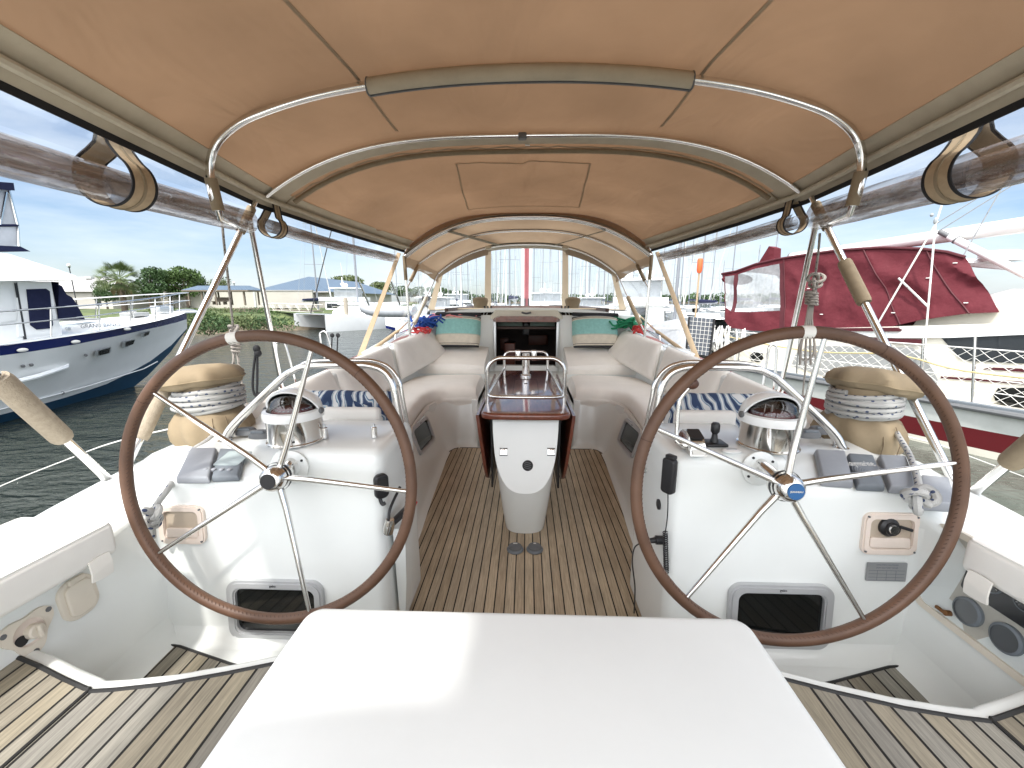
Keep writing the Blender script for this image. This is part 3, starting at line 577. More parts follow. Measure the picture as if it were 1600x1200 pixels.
# ================================================================ COCKPIT FITTINGS
# --- steering wheels
def wheel(cx,cy,cz,base,tilt,white_ang,label,cap):
    root=thing('steering_wheel',label,'steering wheel',(cx,cy,cz),0,'pair of leather-bound steering wheels')
    M=Euler((-tilt,0,0)).to_matrix()          # local: wheel plane XZ
    def P(a,r,y=0): return M@Vector((math.cos(a)*r,y,math.sin(a)*r))
    RR=.520
    mb=MB(); mb.tube([P(2*math.pi*i/96,RR) for i in range(96)],.0198,14,closed=True); rim=mb.build('rim',leather,root)
    mb=MB()
    NN=210
    for i in range(NN):
        a=2*math.pi*i/NN; s=1 if i%2 else -1
        def q(aa,ph): 
            rr=RR-.0200*math.cos(ph); return M@Vector((math.cos(aa)*rr,-.0200*math.sin(ph),math.sin(aa)*rr))
        mb.tube([q(a-.006,.45),q(a+.006,.80)],.0013,4,caps=False)
    mb.build('stitching',stitch,rim)
    mb=MB(); a0=white_ang-.034; mb.tube([P(a0+.068*i/6,RR) for i in range(7)],.0208,14); mb.build('king_spoke_tape',whitel,rim)
    for ja in (base+.9,base+2.6):
        mb=MB(); mb.tube([P(ja+.007*i,RR) for i in range(2)],.0201,14); mb.build('leather_seam',stitch,rim)
    for k in range(5):
        a=base+k*2*math.pi/5; mb=MB(); mb.tube([P(a,.04,.055),P(a,.12,.052),P(a,RR-.015,.0)],.0085,10,rr=[.0125,.0115,.0075]); mb.build('spoke',steel,root)
    A=M@axisM((0,-1,0))
    mb=MB(); mb.lathe([(.030,-.06),(.045,-.055),(.047,-.02),(.047,.005),(.042,.020),(.032,.030),(.027,.032)],(M@Vector((0,.035,0))),28,A); h=mb.build('hub',steel,root)
    mb=MB(); mb.lathe([(.0535,-.03),(.0545,-.026),(.0545,-.020),(.0535,-.016)],(M@Vector((0,.035,0))),28,A,caps=False); mb.build('hub_ring',black,h)
    mb=MB(); mb.lathe([(0,.0365),(.0275,.0365),(.0285,.034)],(M@Vector((0,.035,0))),24,A,caps=False); c=mb.build('hub_cap',cap,h)
    if cap is blueem:
        t=text_mb('JEANNEAU',.0085,M@Matrix(((1,0,0),(0,0,-1),(0,1,0))),M@Vector((0,.035-.0375,.0))); t.build('hub_lettering',whitel,c)
    mb=MB(); y1=1.497-cy; mb.lathe([(.022,0),(.022,.9)],(0,0,0),16,Matrix.Identity(3)); mb=MB(); mb.tube([M@Vector((0,.05,0)),Vector((.0,y1+.02,.0+.01))],.024,14); mb.build('axle',steel,root)
    mb=MB(); mb.lathe([(.066,0),(.066,.005),(.062,.008),(.035,.010),(.03,.03)],Vector((0,y1-.003,-.01)),28,FMn); pl=mb.build('axle_plate',gel,root)
    mb=MB()
    for k in range(4): a=.6+k*math.pi/2; mb.lathe([(.005,0),(.005,.004)],Vector((0,y1-.003,-.01))+FMn@Vector((math.cos(a)*.052,math.sin(a)*.052,.0075)),8,FMn)
    mb.build('plate_screws',black,pl)
    return root
wheel(-.921,1.335,.865,R(-3),R(6),R(100),'left brown leather steering wheel with black hub cap, in front of the chartplotter',black)
wheel(.889,1.277,.886,R(12),R(6),R(90.5),'right brown leather steering wheel with a round blue badge on its chrome hub',blueem)
# --- guard rails over the consoles
def guard(sx,label):
    root=thing('helm_guard_rail',label,'rail',(0,0,0),0,'stainless guard rails over the consoles')
    y=1.87
    pts=[(1.43,1.80,.85),(1.38,1.82,.93),(1.17,y,1.13),(1.10,y,1.175),(1.02,y,1.20),(.80,y,1.205),(.72,y,1.20),(.665,y,1.175),(.63,y,1.12),(.615,y,1.04),(.585,y+.02,.75),(.565,y+.02,.68)]
    mb=MB(); mb.tube([(x*sx,yy,z) for x,yy,z in crom(pts,5)],.0165,12); mb.build('rail_tube',steel,root)
    pts=[(1.43,1.84,.85),(1.38,1.86,.93),(1.17,y+.05,1.135),(1.10,y+.05,1.185),(1.02,y+.05,1.215),(.80,y+.05,1.22),(.72,y+.05,1.215),(.655,y+.05,1.185),(.612,y+.05,1.12),(.60,y+.05,1.04),(.575,y+.07,.75),(.58,y+.02,.56),(.60,y,.50),(.66,y-.02,.47)]
    mb=MB(); mb.tube([(x*sx,yy,z) for x,yy,z in crom(pts,5)],.0105,10); mb.build('rail_tube',steel,root)
    mb=MB(); mb.tube([(.575*sx,y+.02,.735),(.51*sx+.04*sx,1.80,.73),(.60*sx,1.80,.73)][:2],.014,10); mb.build('rail_stub',steel,root)
    mb=MB(); mb.lathe([(.032,0),(.032,.006),(.018,.012)],(1.43*sx,1.815,.843),16); mb.build('foot',steel,root)
guard(-1,'bent stainless guard rail arching over the left console behind the left wheel')
guard(1,'bent stainless guard rail arching over the right console behind the right wheel')
# --- compasses
def compass(x,y,z,label):
    root=thing('binnacle_compass',label,'compass',(x,y,z),0,'steering compasses'); root.scale=(.88,.88,.72)
    mb=MB(); mb.lathe([(.128,0),(.128,.008),(.120,.012),(.120,.135),(.123,.139)],(0,0,0),48); mb.build('chrome_base',steel,root)
    mb=MB(); mb.lathe([(.118,.136),(.132,.140),(.134,.165),(.130,.185),(.112,.190),(.110,.175)],(0,0,0),48,caps=False); mb.build('bezel',hullw,root)
    mb=MB(); mb.lathe([(0,.160),(.110,.160)],(0,0,0),40,caps=False); b=mb.build('bowl',black,root)
    mb=MB(); mb.lathe([(0,.196),(.074,.193),(.090,.186),(.092,.180)],(0,0,0),40,caps=False); c=mb.build('card',redcard,root)
    mb=MB()
    for k in range(24): a=k*math.pi/12; mb.box((math.cos(a)*.078,math.sin(a)*.078,.1945),(.012,.0035,.002),rot=(0,0,a))
    mb.lathe([(.006,.19),(.003,.235),(0,.236)],(0,0,0),8); mb.build('card_marks',whitel,c)
    mb=MB(); mb.tube([(-.05,-.03,.19),(-.05,-.03,.245),(-.015,-.03,.235)],.0015,5); mb.tube([(.05,-.03,.19),(.05,-.03,.235)],.0015,5); mb.build('lubber_lines',steel,c)
    # white hood: a shell open towards the helmsman (-y)
    def hood(a,b):
        th=math.pi*a; ph=R(-22)+R(112)*b   # a sweeps side to side over the top, b tilts from front lip to the back
        rr=.128; ax=Vector((math.cos(th),0,0))*rr; v=Vector((0,math.sin(ph+0),math.cos(ph)))*math.sin(th)*rr
        return ax+v+Vector((0,0,.180))
    mb=MB(); mb.grid(28,10,hood,thick=.010); mb.build('hood',hullw,root)
    def glass(a,b):
        th=math.pi*a; ph=R(-95)+R(185)*b; rr=.106
        return Vector((math.cos(th)*rr,math.sin(ph)*math.sin(th)*rr,math.cos(ph)*math.sin(th)*rr+.182))
    mb=MB(); mb.grid(28,16,glass); mb.build('glass_dome',hoodglass,root)
    mb=MB(); mb.grid(24,10,lambda a,b:hood(a,b)*.90+Vector((0,.004,.018))); mb.build('hood_lining',black,root)
    mb=MB()
    for s in (1,-1): mb=MB(); mb.lathe([(.018,0),(.018,.008),(.012,.012)],(s*.130,0,.178),16,axisM((s,0,0))); mb.build('hood_knob',rubber,root)
    mb=MB(); mb.lathe([(.006,0),(.006,.003)],(.05,-.109,.03),12,axisM((.4,-.9,0))); mb.build('base_screw',black,root)
compass(-.968,1.62,.925,'chrome binnacle compass with red card on the left console')
compass(.985,1.62,.925,'chrome binnacle compass with red card on the right console beside the joystick')
# --- folding cockpit table
tab=thing('cockpit_table','varnished mahogany drop-leaf cockpit table on a white pedestal between the seats','table',(0,2.45,0))
T=Vector((0,-2.45,0))
def tsec(z):
    k=z/.76; w=.128+.085*min(1,k*1.05)**.8; yf=2.44-.07*math.sin(min(1,k*1.3)*math.pi/2)-.10*k*k; yb=3.85; r=min(w*.98,.11+.10*(1-k)*.3+.06)
    out=[]
    for i in range(25):
        a=math.pi+math.pi*i/24; cx=math.cos(a); sy=math.sin(a); e=.78
        out.append(Vector((math.copysign(abs(cx)**e,cx)*w,yf+r+math.copysign(abs(sy)**e,sy)*r,z)))
    for i in range(13):
        a=math.pi*i/12; cx=math.cos(a); out.append(Vector((math.copysign(abs(cx)**.6,cx)*w,yb-.1+math.sin(a)**.6*.1,z)))
    return out
bm=bmesh.new(); secs=[tsec(z) for z in (0,.02,.06,.12,.2,.28,.36,.44,.52,.6,.68,.775)]; n=len(secs[0]); V=[[bm.verts.new(p+T) for p in q] for q in secs]
for a,b in zip(V,V[1:]):
    for j in range(n): bm.faces.new((a[j],a[(j+1)%n],b[(j+1)%n],b[j]))
bm.faces.new(V[0][::-1]); bm.faces.new(V[-1])
pn=Vector((0,-.93,.36)).normalized(); p0=Vector((0,2.385,.36))+T
r_=bmesh.ops.bisect_plane(bm,geom=list(bm.verts)+list(bm.edges)+list(bm.faces),plane_co=p0,plane_no=pn,clear_outer=True)
ed=[e for e in bm.edges if e.is_boundary]; bmesh.ops.holes_fill(bm,edges=ed)
mb=MB(); mb.from_bm(bm); mb.build('pedestal',gel,tab,sharp=22)
mb=MB(); fr=[]
top=[]
for i in range(21):
    a=math.pi+math.pi*i/20; top.append((math.copysign(abs(math.cos(a))**.42,math.cos(a))*.286,2.56+math.copysign(abs(math.sin(a))**.55,math.sin(a))*.10-2.45))
top+=[(.262,1.62),(.24,1.66),(-.24,1.66),(-.262,1.62)]
mb.prism(top,.765,.808,bev=.016,seg=4); tt=mb.build('table_top',mahog,tab)
mb=MB(); hp=rrect(.20,.62,.04,5,0,.86); ring_prism(mb,hp,rrect(.194,.614,.037,5,0,.86),.805,.8095,Matrix.Identity(3),(0,0,0)); mb.build('lid_gap',caulk,tt)
mb=MB(); mb.box((0,.98,.810),(.03,.012,.003),bev=.001); mb.build('lid_catch',black,tt)
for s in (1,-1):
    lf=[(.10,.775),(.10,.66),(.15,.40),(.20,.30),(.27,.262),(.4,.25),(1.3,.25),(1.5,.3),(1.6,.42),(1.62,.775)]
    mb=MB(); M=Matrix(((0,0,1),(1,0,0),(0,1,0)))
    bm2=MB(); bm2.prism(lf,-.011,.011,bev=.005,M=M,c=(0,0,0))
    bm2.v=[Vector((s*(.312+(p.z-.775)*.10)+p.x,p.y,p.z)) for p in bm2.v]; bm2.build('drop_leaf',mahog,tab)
    mb=MB(); mb.box((s*.225,.80,.50),(.012,1.3,.5)); mb.build('leaf_painted_shade',black,tab)  # black sheet put in as the shade behind the hanging leaf
for y,px in ((0,0),):
    pass
def ppt(px,py): # on the cut face of the pedestal
    d=ray(px,py); p=p0-T; t=((p-CAM).dot(pn))/d.dot(pn); return CAM+d*t+T+pn*.002
PMx=basis((1,0,0),Vector((0,.36,.93)))
PM=Matrix(((1,0,0),(0,.361,-.9325),(0,.9325,.361)))
for px in (787,861):
    c=ppt(px,706); mb=MB(); mb.box(c,(.045,.045,.006),rot=PM,bev=.002); mb.lathe([(.016,0),(.016,.006),(.012,.008)],c+PM@Vector((0,0,.003)),14,PM); k=mb.build('leaf_latch',steel,tab)
    mb=MB(); mb.box(c+PM@Vector((0,.022,.004)),(.05,.005,.004),rot=PM); mb.box(c+PM@Vector((0,-.022,.004)),(.05,.005,.004),rot=PM); mb.build('latch_slot',caulk,k)
c=ppt(824.5,727.5); mb=MB(); mb.lathe([(.0,.004),(.026,.004),(.034,.0)],c,24,PM,caps=False); k=mb.build('round_vent',vent,tab)
mb=MB()
for j in (-.018,-.006,.006,.018): mb.box(c+PM@Vector((0,j,.006)),(.045,.003,.003),rot=(basis(Vector((1,0,-.25)),PM@Vector((0,1,0)))))
mb.build('vent_louvre',rubber,k)
def hoop(y,w,z0,z1,r,rad): 
    P=[(-w,y,z0)]+[(-w,y,z1-rad)]
    P=[Vector((-w,y,z0)),Vector((-w,y,z1-rad))]
    for i in range(1,8): a=math.pi-math.pi/2*i/8; P.append(Vector((-w+rad+math.cos(a)*rad,y,z1-rad+math.sin(a)*rad)))
    P.append(Vector((-w+rad,y,z1))); P.append(Vector((w-rad,y,z1)))
    for i in range(1,8): a=math.pi/2-math.pi/2*i/8; P.append(Vector((w-rad+math.cos(a)*rad,y,z1-rad+math.sin(a)*rad)))
    P+=[Vector((w,y,z1-rad)),Vector((w,y,z0))]; return P
mb=MB(); mb.tube(hoop(.27,.262,.80,1.125,.0,.10),.0135,12); mb.build('grab_hoop',steel,tab)
mb=MB(); mb.tube(hoop(1.40,.205,.80,1.03,.0,.06),.0115,12); mb.build('grab_hoop',steel,tab)
mb=MB(); mb.tube([Vector(p) for p in crom([(-.258,.30,.865),(-.23,.235,.868),(-.12,.21,.87),(.12,.21,.87),(.23,.235,.868),(.258,.30,.865)],6)],.0135,12); mb.build('grab_bar',steel,tab)
for s in (1,-1): mb=MB(); mb.tube([(s*.262,.27,.868),(s*.205,1.40,.868)],.010,10); mb.build('side_bar',steel,tab)
mb=MB(); mb.lathe([(.05,0),(.05,.02),(.035,.03),(.035,.22)],(0,1.33,.80),20); mb.box((-.075,1.36,1.0),(.05,.03,.10),bev=.012); mb.box((.075,1.36,1.0),(.05,.03,.10),bev=.012); mb.build('table_post',steel,tab)
# foot switches on the sole
for i,(px,lb) in enumerate(((805,'left of two round grey foot switches on the teak before the table'),(835.5,'right of two round grey foot switches on the teak before the table'))):
    p=at(px,859,z=.004); r=thing('foot_switch',lb,'foot switch',p,0,'grey foot switches')
    mb=MB(); mb.lathe([(.050,0),(.052,.006),(.044,.016)],(0,0,0),28); mb.build('base_ring',poddark,r)
    mb=MB(); mb.lathe([(.043,.012),(.040,.026),(.028,.034),(0,.036)],(0,0,0),28); b=mb.build('cap',rubber,r)
    mb=MB(); mb.box((0,.012,.0355),(.026 if i==0 else .016,.010,.003),bev=.001); mb.box((0,.048,.012),(.018,.008,.006),bev=.001); mb.build('mark',whitel,b)
# --- instrument pods on the sloping panels
def ppanel(px,py,off=0):
    n=Vector((0,-.045,.21)).normalized(); p=Vector((0,1.51,.80)); d=ray(px,py); t=((p-CAM).dot(n))/d.dot(n); return CAM+d*t+n*off
IM=basis((1,0,0),(0,.21,.045))
def podthing(name,label,cat,quad,h,m,parts=None,group=None,dx=0):
    c=[ppanel(*q) for q in quad]; ctr=sum(c,Vector())/4; root=thing(name,label,cat,ctr,0,group)
    Mi=IM.transposed(); loc=[Mi@(p-ctr) for p in c]
    mb=MB(); bm=bmesh.new()
    A=[bm.verts.new((p.x,p.y,0)) for p in loc]; B=[bm.verts.new((p.x*.93,p.y*.93,h)) for p in loc]
    bm.faces.new(A[::-1]); bm.faces.new(B)
    for i in range(4): bm.faces.new((A[i],A[(i+1)%4],B[(i+1)%4],B[i]))
    bmesh.ops.recalc_face_normals(bm,faces=bm.faces); bmesh.ops.bevel(bm,geom=list(bm.edges),offset=.008,segments=3,profile=.5,affect='EDGES'); mb.from_bm(bm,IM); 
    b=mb.build('housing',m,root); return root,b,loc
podthing('instrument_cover','closed grey plastic instrument cover left of the chartplotter','instrument cover',[(276,757),(330,757),(342,706),(300,706)],.030,pod)
cp,b,l=podthing('chartplotter','small grey chartplotter with blank screen and four round buttons on the left console','chartplotter',[(331,755),(376,753),(387,707),(345,706)],.026,poddark)
mb=MB(); mb.prism(rrect(.105,.105,.008),.024,.0275,M=IM,c=IM@Vector((.004,.022,0))); mb.build('screen',mat('lcd_screen',(.36,.42,.42),.15,noise_amt=.1,nscale=8),b)
for k in range(4): mb=MB(); mb.lathe([(.009,.024),(.009,.031),(.006,.033),(0,.033)],IM@Vector((-.053+k*.033,-.062,0)),12,IM); mb.build('button',pod,b)
podthing('instrument_cover','plain light grey instrument cover nearest the right wheel hub','instrument cover',[(1281,761),(1332,765),(1318,711),(1270,709)],.032,pod)
rm,b,l=podthing('instrument_display','dark blue-grey instrument cover with a white maker name between two plain grey covers','instrument cover',[(1336,768),(1382,770),(1362,717),(1321,714)],.028,poddark)
t=text_mb('Raymarine',.026,IM@Matrix(((1,0,0),(0,1.9,0),(0,0,1))),IM@Vector((-.004,.030,.0292))); t.build('lettering',whitel,b)
mb=MB()
for i in range(9): rr=.012+i*.0085; mb.tube([IM@Vector((.005+math.cos(a)*rr,-.035+math.sin(a)*rr*.9,.0292)) for a in [math.pi*.0+math.pi*j/14 for j in range(15)] if abs(math.cos(a)*rr+.005)<.065 and math.sin(a)*rr*.9-.035<.04],.0012,4)
mb.build('swirl_relief',pod,b)
podthing('instrument_cover','light grey instrument cover just left of the rope knot','instrument cover',[(1386,772),(1432,775),(1412,720),(1368,718)],.034,pod)
# grey panel outboard right (folded shade board)
q=[(1436,782),(1497,786),(1483,745),(1440,741)]; root=thing('grey_panel','flat dull grey panel outboard of the instrument covers on the right coaming','panel',(0,0,0))
pp=[at(a,b,z=.80) for a,b in q]; mb=MB(); mb.prism([(p.x,p.y) for p in pp],.76,.80,bev=.008); mb.build('board',pod,root)
# --- engine throttle, joystick, microphone on the right console
r=thing('throttle_control','chrome throttle housing and tall bent lever with round brown knob on the right console','throttle',(.655,1.565,.922)); r.scale=(.95,.9,.80)
mb=MB()
pr=[(-.085,0),(-.080,.045),(-.05,.085),(-.01,.10),(.03,.095),(.06,.07),(.075,0)]
mb.loft([[Vector((x,y*1.0,z*sc)) for y,z in pr] for x,sc in ((-.032,.8),(-.028,1),(.028,1),(.032,.8))]); hb=mb.build('housing',steel,r)
mb=MB(); mb.prism(rrect(.05,.06,.006),0,.004,M=basis((1,0,0),(0,.45,.9)),c=(0,-.088+.012,.035)); mb.build('face_plate',whitel,hb)
mb=MB(); mb.prism(rrect(.05,.07,.006),0,.004,M=basis((1,0,0),(0,.95,.35)),c=(0,-.035,.092)); mb.build('lever_scale',black,hb)
mb=MB(); mb.tube(crom([(-.035,-.01,.03),(-.062,-.012,.04),(-.066,-.01,.07),(-.064,0,.22),(-.05,0,.275),(-.028,-.002,.315)],6),.0085,10); mb.build('lever',steel,r)
mb=MB(); mb.lathe([(.024,-.01),(.026,0),(.024,.01)],(-.034,-.01,.03),16,axisM((1,0,0))); mb.build('pivot_boss',steel,r)
mb=MB(); mb.ball((-.018,-.004,.332),.026,18,(1,.7,1)); mb.build('knob',mat('knob_brown',(.10,.045,.03),.4),r)
r=thing('joystick_switch','small black joystick on a square base on the right console, between throttle and compass','joystick',(.770,1.62,.925))
mb=MB(); mb.box((0,0,.006),(.085,.075,.012),bev=.004); mb.build('base_plate',black,r)
mb=MB(); mb.lathe([(.018,.01),(.012,.03),(.010,.045),(.017,.055),(.017,.085),(.012,.092),(0,.093)],(0,0,0),18); mb.build('stick',black,r)
r=thing('deck_fill_cap','small flat white oval deck cap in front of the joystick','cap',at(1143,705,z=.926))
mb=MB(); mb.lathe([(.036,0),(.036,.004),(.030,.007),(0,.008)],(0,0,0),28,sy=.7); mb.build('lid',hullw,r); mb=MB(); mb.box((0,0,.0085),(.04,.004,.002)); mb.build('key_slot',pod,r)
# microphone
r=thing('radio_microphone','black handheld radio microphone hanging on the inner side of the right console','microphone',(.562,1.49,.855)); r.scale=(.85,.85,.80)
M=Matrix(((0,0,-1),(-1,0,0),(0,1,0)))   # x-> -y , z -> -x
M=basis(Vector((.55,-.84,0)),Vector((0,0,1)))
mb=MB(); mb.prism(rrect(.062,.175,.018),-.012,.022,M=M,bev=.008,c=(-.02,-.03,.0)); bd=mb.build('mic_body',black,r)
mb=MB()
for k in range(5): mb.box(Vector((-.02,-.03,0))+M@Vector((-.004,-.02-k*.012,-.013)),(.036,.004,.003),rot=M)
mb.build('grille_slots',rubber,bd)
mb=MB(); mb.box(Vector((-.02,-.03,0))+M@Vector((-.0,.092,0)),(.045,.02,.03),rot=M,bev=.006); mb.build('clip',black,r)
mb=MB(); P=[]
c0=Vector((-.018,-.02,-.10)); 
for i in range(50): t=i/49; P.append(c0+Vector((.006*math.sin(3*t),-.0,-.22*t)))
mb.tube(P,.0028,6)
P=[]
for i in range(260):
    t=i/259; a=t*2*math.pi*22; P.append(Vector((-.016+math.cos(a)*.010+.02*t,-.02+math.sin(a)*.010,-.30-.22*t)))
mb.tube(P,.0026,5); mb.build('coiled_cord',black,r)
r=thing('power_plug','black plug with a looping cable in the inner side of the right console','plug',(.56,1.52,.55))
mb=MB(); mb.tube([(.0,0,0),(-.03,0,.0)],.018,14); mb.tube([(-.03,0,0),(-.085,-.01,-.004)],.011,12,rr=[.012,.008]); mb.build('plug_body',black,r)
mb=MB(); mb.tube(crom([(-.085,-.01,-.004),(-.115,-.01,-.03),(-.12,-.01,-.10),(-.10,0,-.22),(-.09,.02,-.36)],6),.003,6); mb.build('cable',black,r)
r=thing('socket','round black socket above the plug on the inner side of the right console','socket',(.5615,1.60,.665))
mb=MB(); mb.lathe([(.022,0),(.022,.006),(.016,.008)],(0,0,0),18,axisM((-1,0,0))); mb.build('ring',black,r)
mb=MB(); mb.lathe([(.014,.006),(0,.0045)],(0,0,0),14,axisM((-1,0,0)),caps=False); mb.build('hole',caulk,r)
# left console inner side
r=thing('phone_holder','black holder with a small pocket on the inner corner of the left console','holder',(-.575,1.50,.785)); r.scale=(.75,.75,.72)
mb=MB(); M=basis(Vector((.75,.66,0)),Vector((0,0,1))); mb.prism(rrect(.075,.14,.03),0,.035,M=M,bev=.01,c=(.0,-.01,0)); b=mb.build('pocket_body',black,r)
mb=MB(); mb.prism([(-.028,-.02),(.028,-.01),(.022,.045),(-.02,.05)],.034,.038,M=M,c=(.0,-.01,0)); mb.build('pocket_opening',caulk,b)
mb=MB(); mb.tube(crom([(.0,-.03,-.06),(.015,-.035,-.10),(.03,-.03,-.095)],5),.010,8); mb.build('hook',black,r)
r=thing('winch_crank','black winch handle with chrome head in a white pocket on the left console side','winch handle',(-.535,1.62,.62))
a=at(608,822,x=-.54); b_=at(644,788,x=-.50)
mb=MB(); mb.tube([a-r.location,b_-r.location],.017,12,rr=[.014,.018]); mb.build('grip',black,r)
mb=MB(); mb.tube([b_-r.location,b_-r.location+Vector((.006,.012,.012))],.0175,12); mb.build('grip_end',redline,r)
mb=MB(); mb.lathe([(.02,-.03),(.022,.0),(.016,.03)],(a-r.location),16,axisM((.2,0,1))); mb.build('handle_head',steel,r)
mb=MB(); mb.tube(crom([a-r.location+Vector((0,0,.0)),a-r.location+Vector((.0,.02,.06)),a-r.location+Vector((.02,.10,.12))],5),.006,8); mb.build('lanyard',black,r)
r=thing('handle_pocket','white winch handle pocket on the inner side of the left console','pocket',(-.548,1.60,.40))
mb=MB(); mb.loft([[Vector((x,y,z)) for x,y,z in ((0,-.07*k,zz),(.045*q,-.055*k,zz),(.045*q,.055*k,zz),(0,.07*k,zz))] for zz,k,q in ((-.25,.7,.5),(-.1,.85,.8),(.12,1,1),(.17,1.05,1.1))]); mb.build('pocket',gel,r)
# two chrome pins on the left console
for i,(px,py) in enumerate(((508,684),(585,683))):
    p=at(px,py,z=.926); r=thing('table_pin',['chrome pin on the left console top right beside the compass','chrome pin at the inner corner of the left console top'][i],'pin',p,0,'chrome pins')
    mb=MB(); mb.lathe([(.013,0),(.013,.045),(.010,.048),(0,.048)],(0,0,0),16); mb.build('pin',steel,r); mb=MB(); mb.lathe([(.006,.048),(.006,.060),(0,.06)],(0,0,0),10); mb.build('pin_tip',brushed,r)
# grey deck fittings beside the compasses
def cap2(px,py,z,lb):
    p=at(px,py,z=z); r=thing('rope_cleat',lb,'cleat',p,0,'grey rope clutches beside the compasses')
    mb=MB(); mb.lathe([(.055,0),(.055,.012),(.04,.03),(0,.034)],(0,0,0),22,sy=.6); mb.build('cleat_body',rubber,r); mb=MB(); mb.box((.0,-.02,.03),(.06,.012,.012),bev=.004); mb.build('cam',poddark,r)
cap2(386,678,.86,'dark grey oval clutch nearest the left winch cover'); cap2(408,683,.90,'dark grey oval clutch against the left compass base')
cap2(1262,682,.90,'dark grey clutch against the right compass base'); cap2(1280,676,.87,'dark grey clutch nearest the right winch cover')
# --- covered winches wrapped with rope
def winch(x,y,z,label,lean,seed):
    r=thing('covered_winch',label,'winch',(x,y,z),0,'winches under canvas covers')
    def fold(p,amp,fr=9):
        a=math.atan2(p.y,p.x); q=Vector((p.x,p.y,0)); k=1+amp*noise.noise(Vector((math.cos(a)*2.2+seed,math.sin(a)*2.2,p.z*7)))+amp*.5*math.sin(a*fr+seed+p.z*20)
        return Vector((p.x*k,p.y*k,p.z+amp*.12*noise.noise(Vector((p.x*9,p.y*9,seed)))))
    mb=MB(); mb.lathe([(0,.0),(.165,0),(.180,.03),(.183,.07),(.172,.11),(.150,.145),(.125,.165)],(0,0,0),72); mb.v=[fold(p,.085) for p in mb.v]; mb.build('skirt',bagm,r)
    mb=MB(); mb.lathe([(.120,.13),(.118,.30)],(0,0,0),30); mb.build('drum_cover',bagm,r)
    ML=Euler((R(-4),R(lean),0)).to_matrix()
    mb=MB(); mb.lathe([(.118,.265),(.140,.27),(.175,.285),(.186,.305),(.180,.335),(.155,.365),(.10,.385),(0,.392)],(0,0,0),84); mb.v=[ML@(fold(p,.085,7)) for p in mb.v]; c=mb.build('cap_cover',bagm,r)
    mb=MB(); P=[ML@fold(Vector((math.cos(2*math.pi*i/84)*.189,math.sin(2*math.pi*i/84)*.189,.306)),.085,7) for i in range(84)]; mb.tube(P,.003,5,closed=True); mb.build('cap_seam',khaki,c)
    mb=MB(); rnd=random.Random(seed); P=[]
    turns=6.4
    for i in range(int(turns*36)):
        t=i/36; a=t*2*math.pi+1.2; rr=.134+.009*math.sin(a*1.0+t*2.1)+.008*noise.noise(Vector((t*3,seed,0))); zz=.158+ (.020*t)+.007*math.sin(a+seed)*1.6
        P.append(Vector((math.cos(a)*rr,math.sin(a)*rr,zz)))
    mb.tube(P,.0118,10)
    P=[]
    for i in range(int(3.3*36)):
        t=i/36; a=-t*2*math.pi+.4; rr=.147+.006*math.sin(a*2); zz=.175+.026*t+.010*math.sin(a*1+2)
        P.append(Vector((math.cos(a)*rr,math.sin(a)*rr,zz)))
    mb.tube(P,.0115,10); mb.build('rope_turns',ropem,r)
    mb=MB()
    for a in (-1.75,-1.35) if seed==2 else (-.9,-.55):
        P=[Vector((math.cos(a)*rr,math.sin(a)*rr,zz)) for rr,zz in ((.186,.015),(.192,.06),(.182,.10),(.16,.14))]; mb.tube(P,.0022,4)
    mb.build('cover_seam',mat('dark_seam',(.14,.10,.06),.8),r)
    return r
winch(-1.645,2.02,.79,'left winch under tan canvas, flecked rope round its waist, cap tilted to the left',-7,1)
winch(1.665,2.02,.79,'right winch under tan canvas, flecked rope round its waist, above the fat rope knot',9,2)
def knot(mb,c,r=.014,sc=1):
    P=[]
    for i in range(70):
        t=i/69*2*math.pi; P.append(Vector(c)+Vector(((math.sin(t)+2*math.sin(2*t))*.014*sc,(-math.sin(3*t))*.016*sc-.005,(math.cos(t)-2*math.cos(2*t))*.015*sc)))
    mb.tube(P,r,8,closed=True)
r=thing('winch_rope_tail','flecked rope leading down from the left winch to a knot on the console face','rope',(0,0,0))
mb=MB(); P=[at(338,676,y=1.93),at(322,690,y=1.80),at(300,705,y=1.70),at(280,735,y=1.58),at(262,765,y=1.455),at(247,785,y=1.42),at(240,805,y=1.41)]; mb.tube(crom(P,6),.0115,10); mb.build('line',ropem,r)
mb=MB(); knot(mb,at(240,803,y=1.40),.0125,.8); knot(mb,at(241,812,y=1.40),.011,.6); mb.build('knot',ropem,r)
mb=MB(); mb.tube(crom([at(240,810,y=1.41),at(238,824,y=1.41),at(239,840,y=1.415)],5),.011,8); mb.build('tail_end',ropem,r)
r=thing('winch_rope_tail','flecked rope leading from the right winch past the instrument covers to a fat knot','rope',(0,0,0))
mb=MB(); P=[at(1390,655,z=.93),at(1402,678,z=.90),at(1418,705,z=.875),at(1430,735,z=.86),at(1437,765,z=.845)]; mb.tube(crom(P,6),.0115,10); mb.build('line',ropem,r)
mb=MB(); knot(mb,at(1436,778,z=.845),.0135,1.05); knot(mb,at(1428,775,z=.842),.012,.8); mb.build('knot',ropem,r)
mb=MB(); mb.tube(crom([at(1440,781,z=.84),at(1449,787,z=.835),at(1456,790,z=.832)],5),.012,8); mb.build('tail_end',ropem,r)
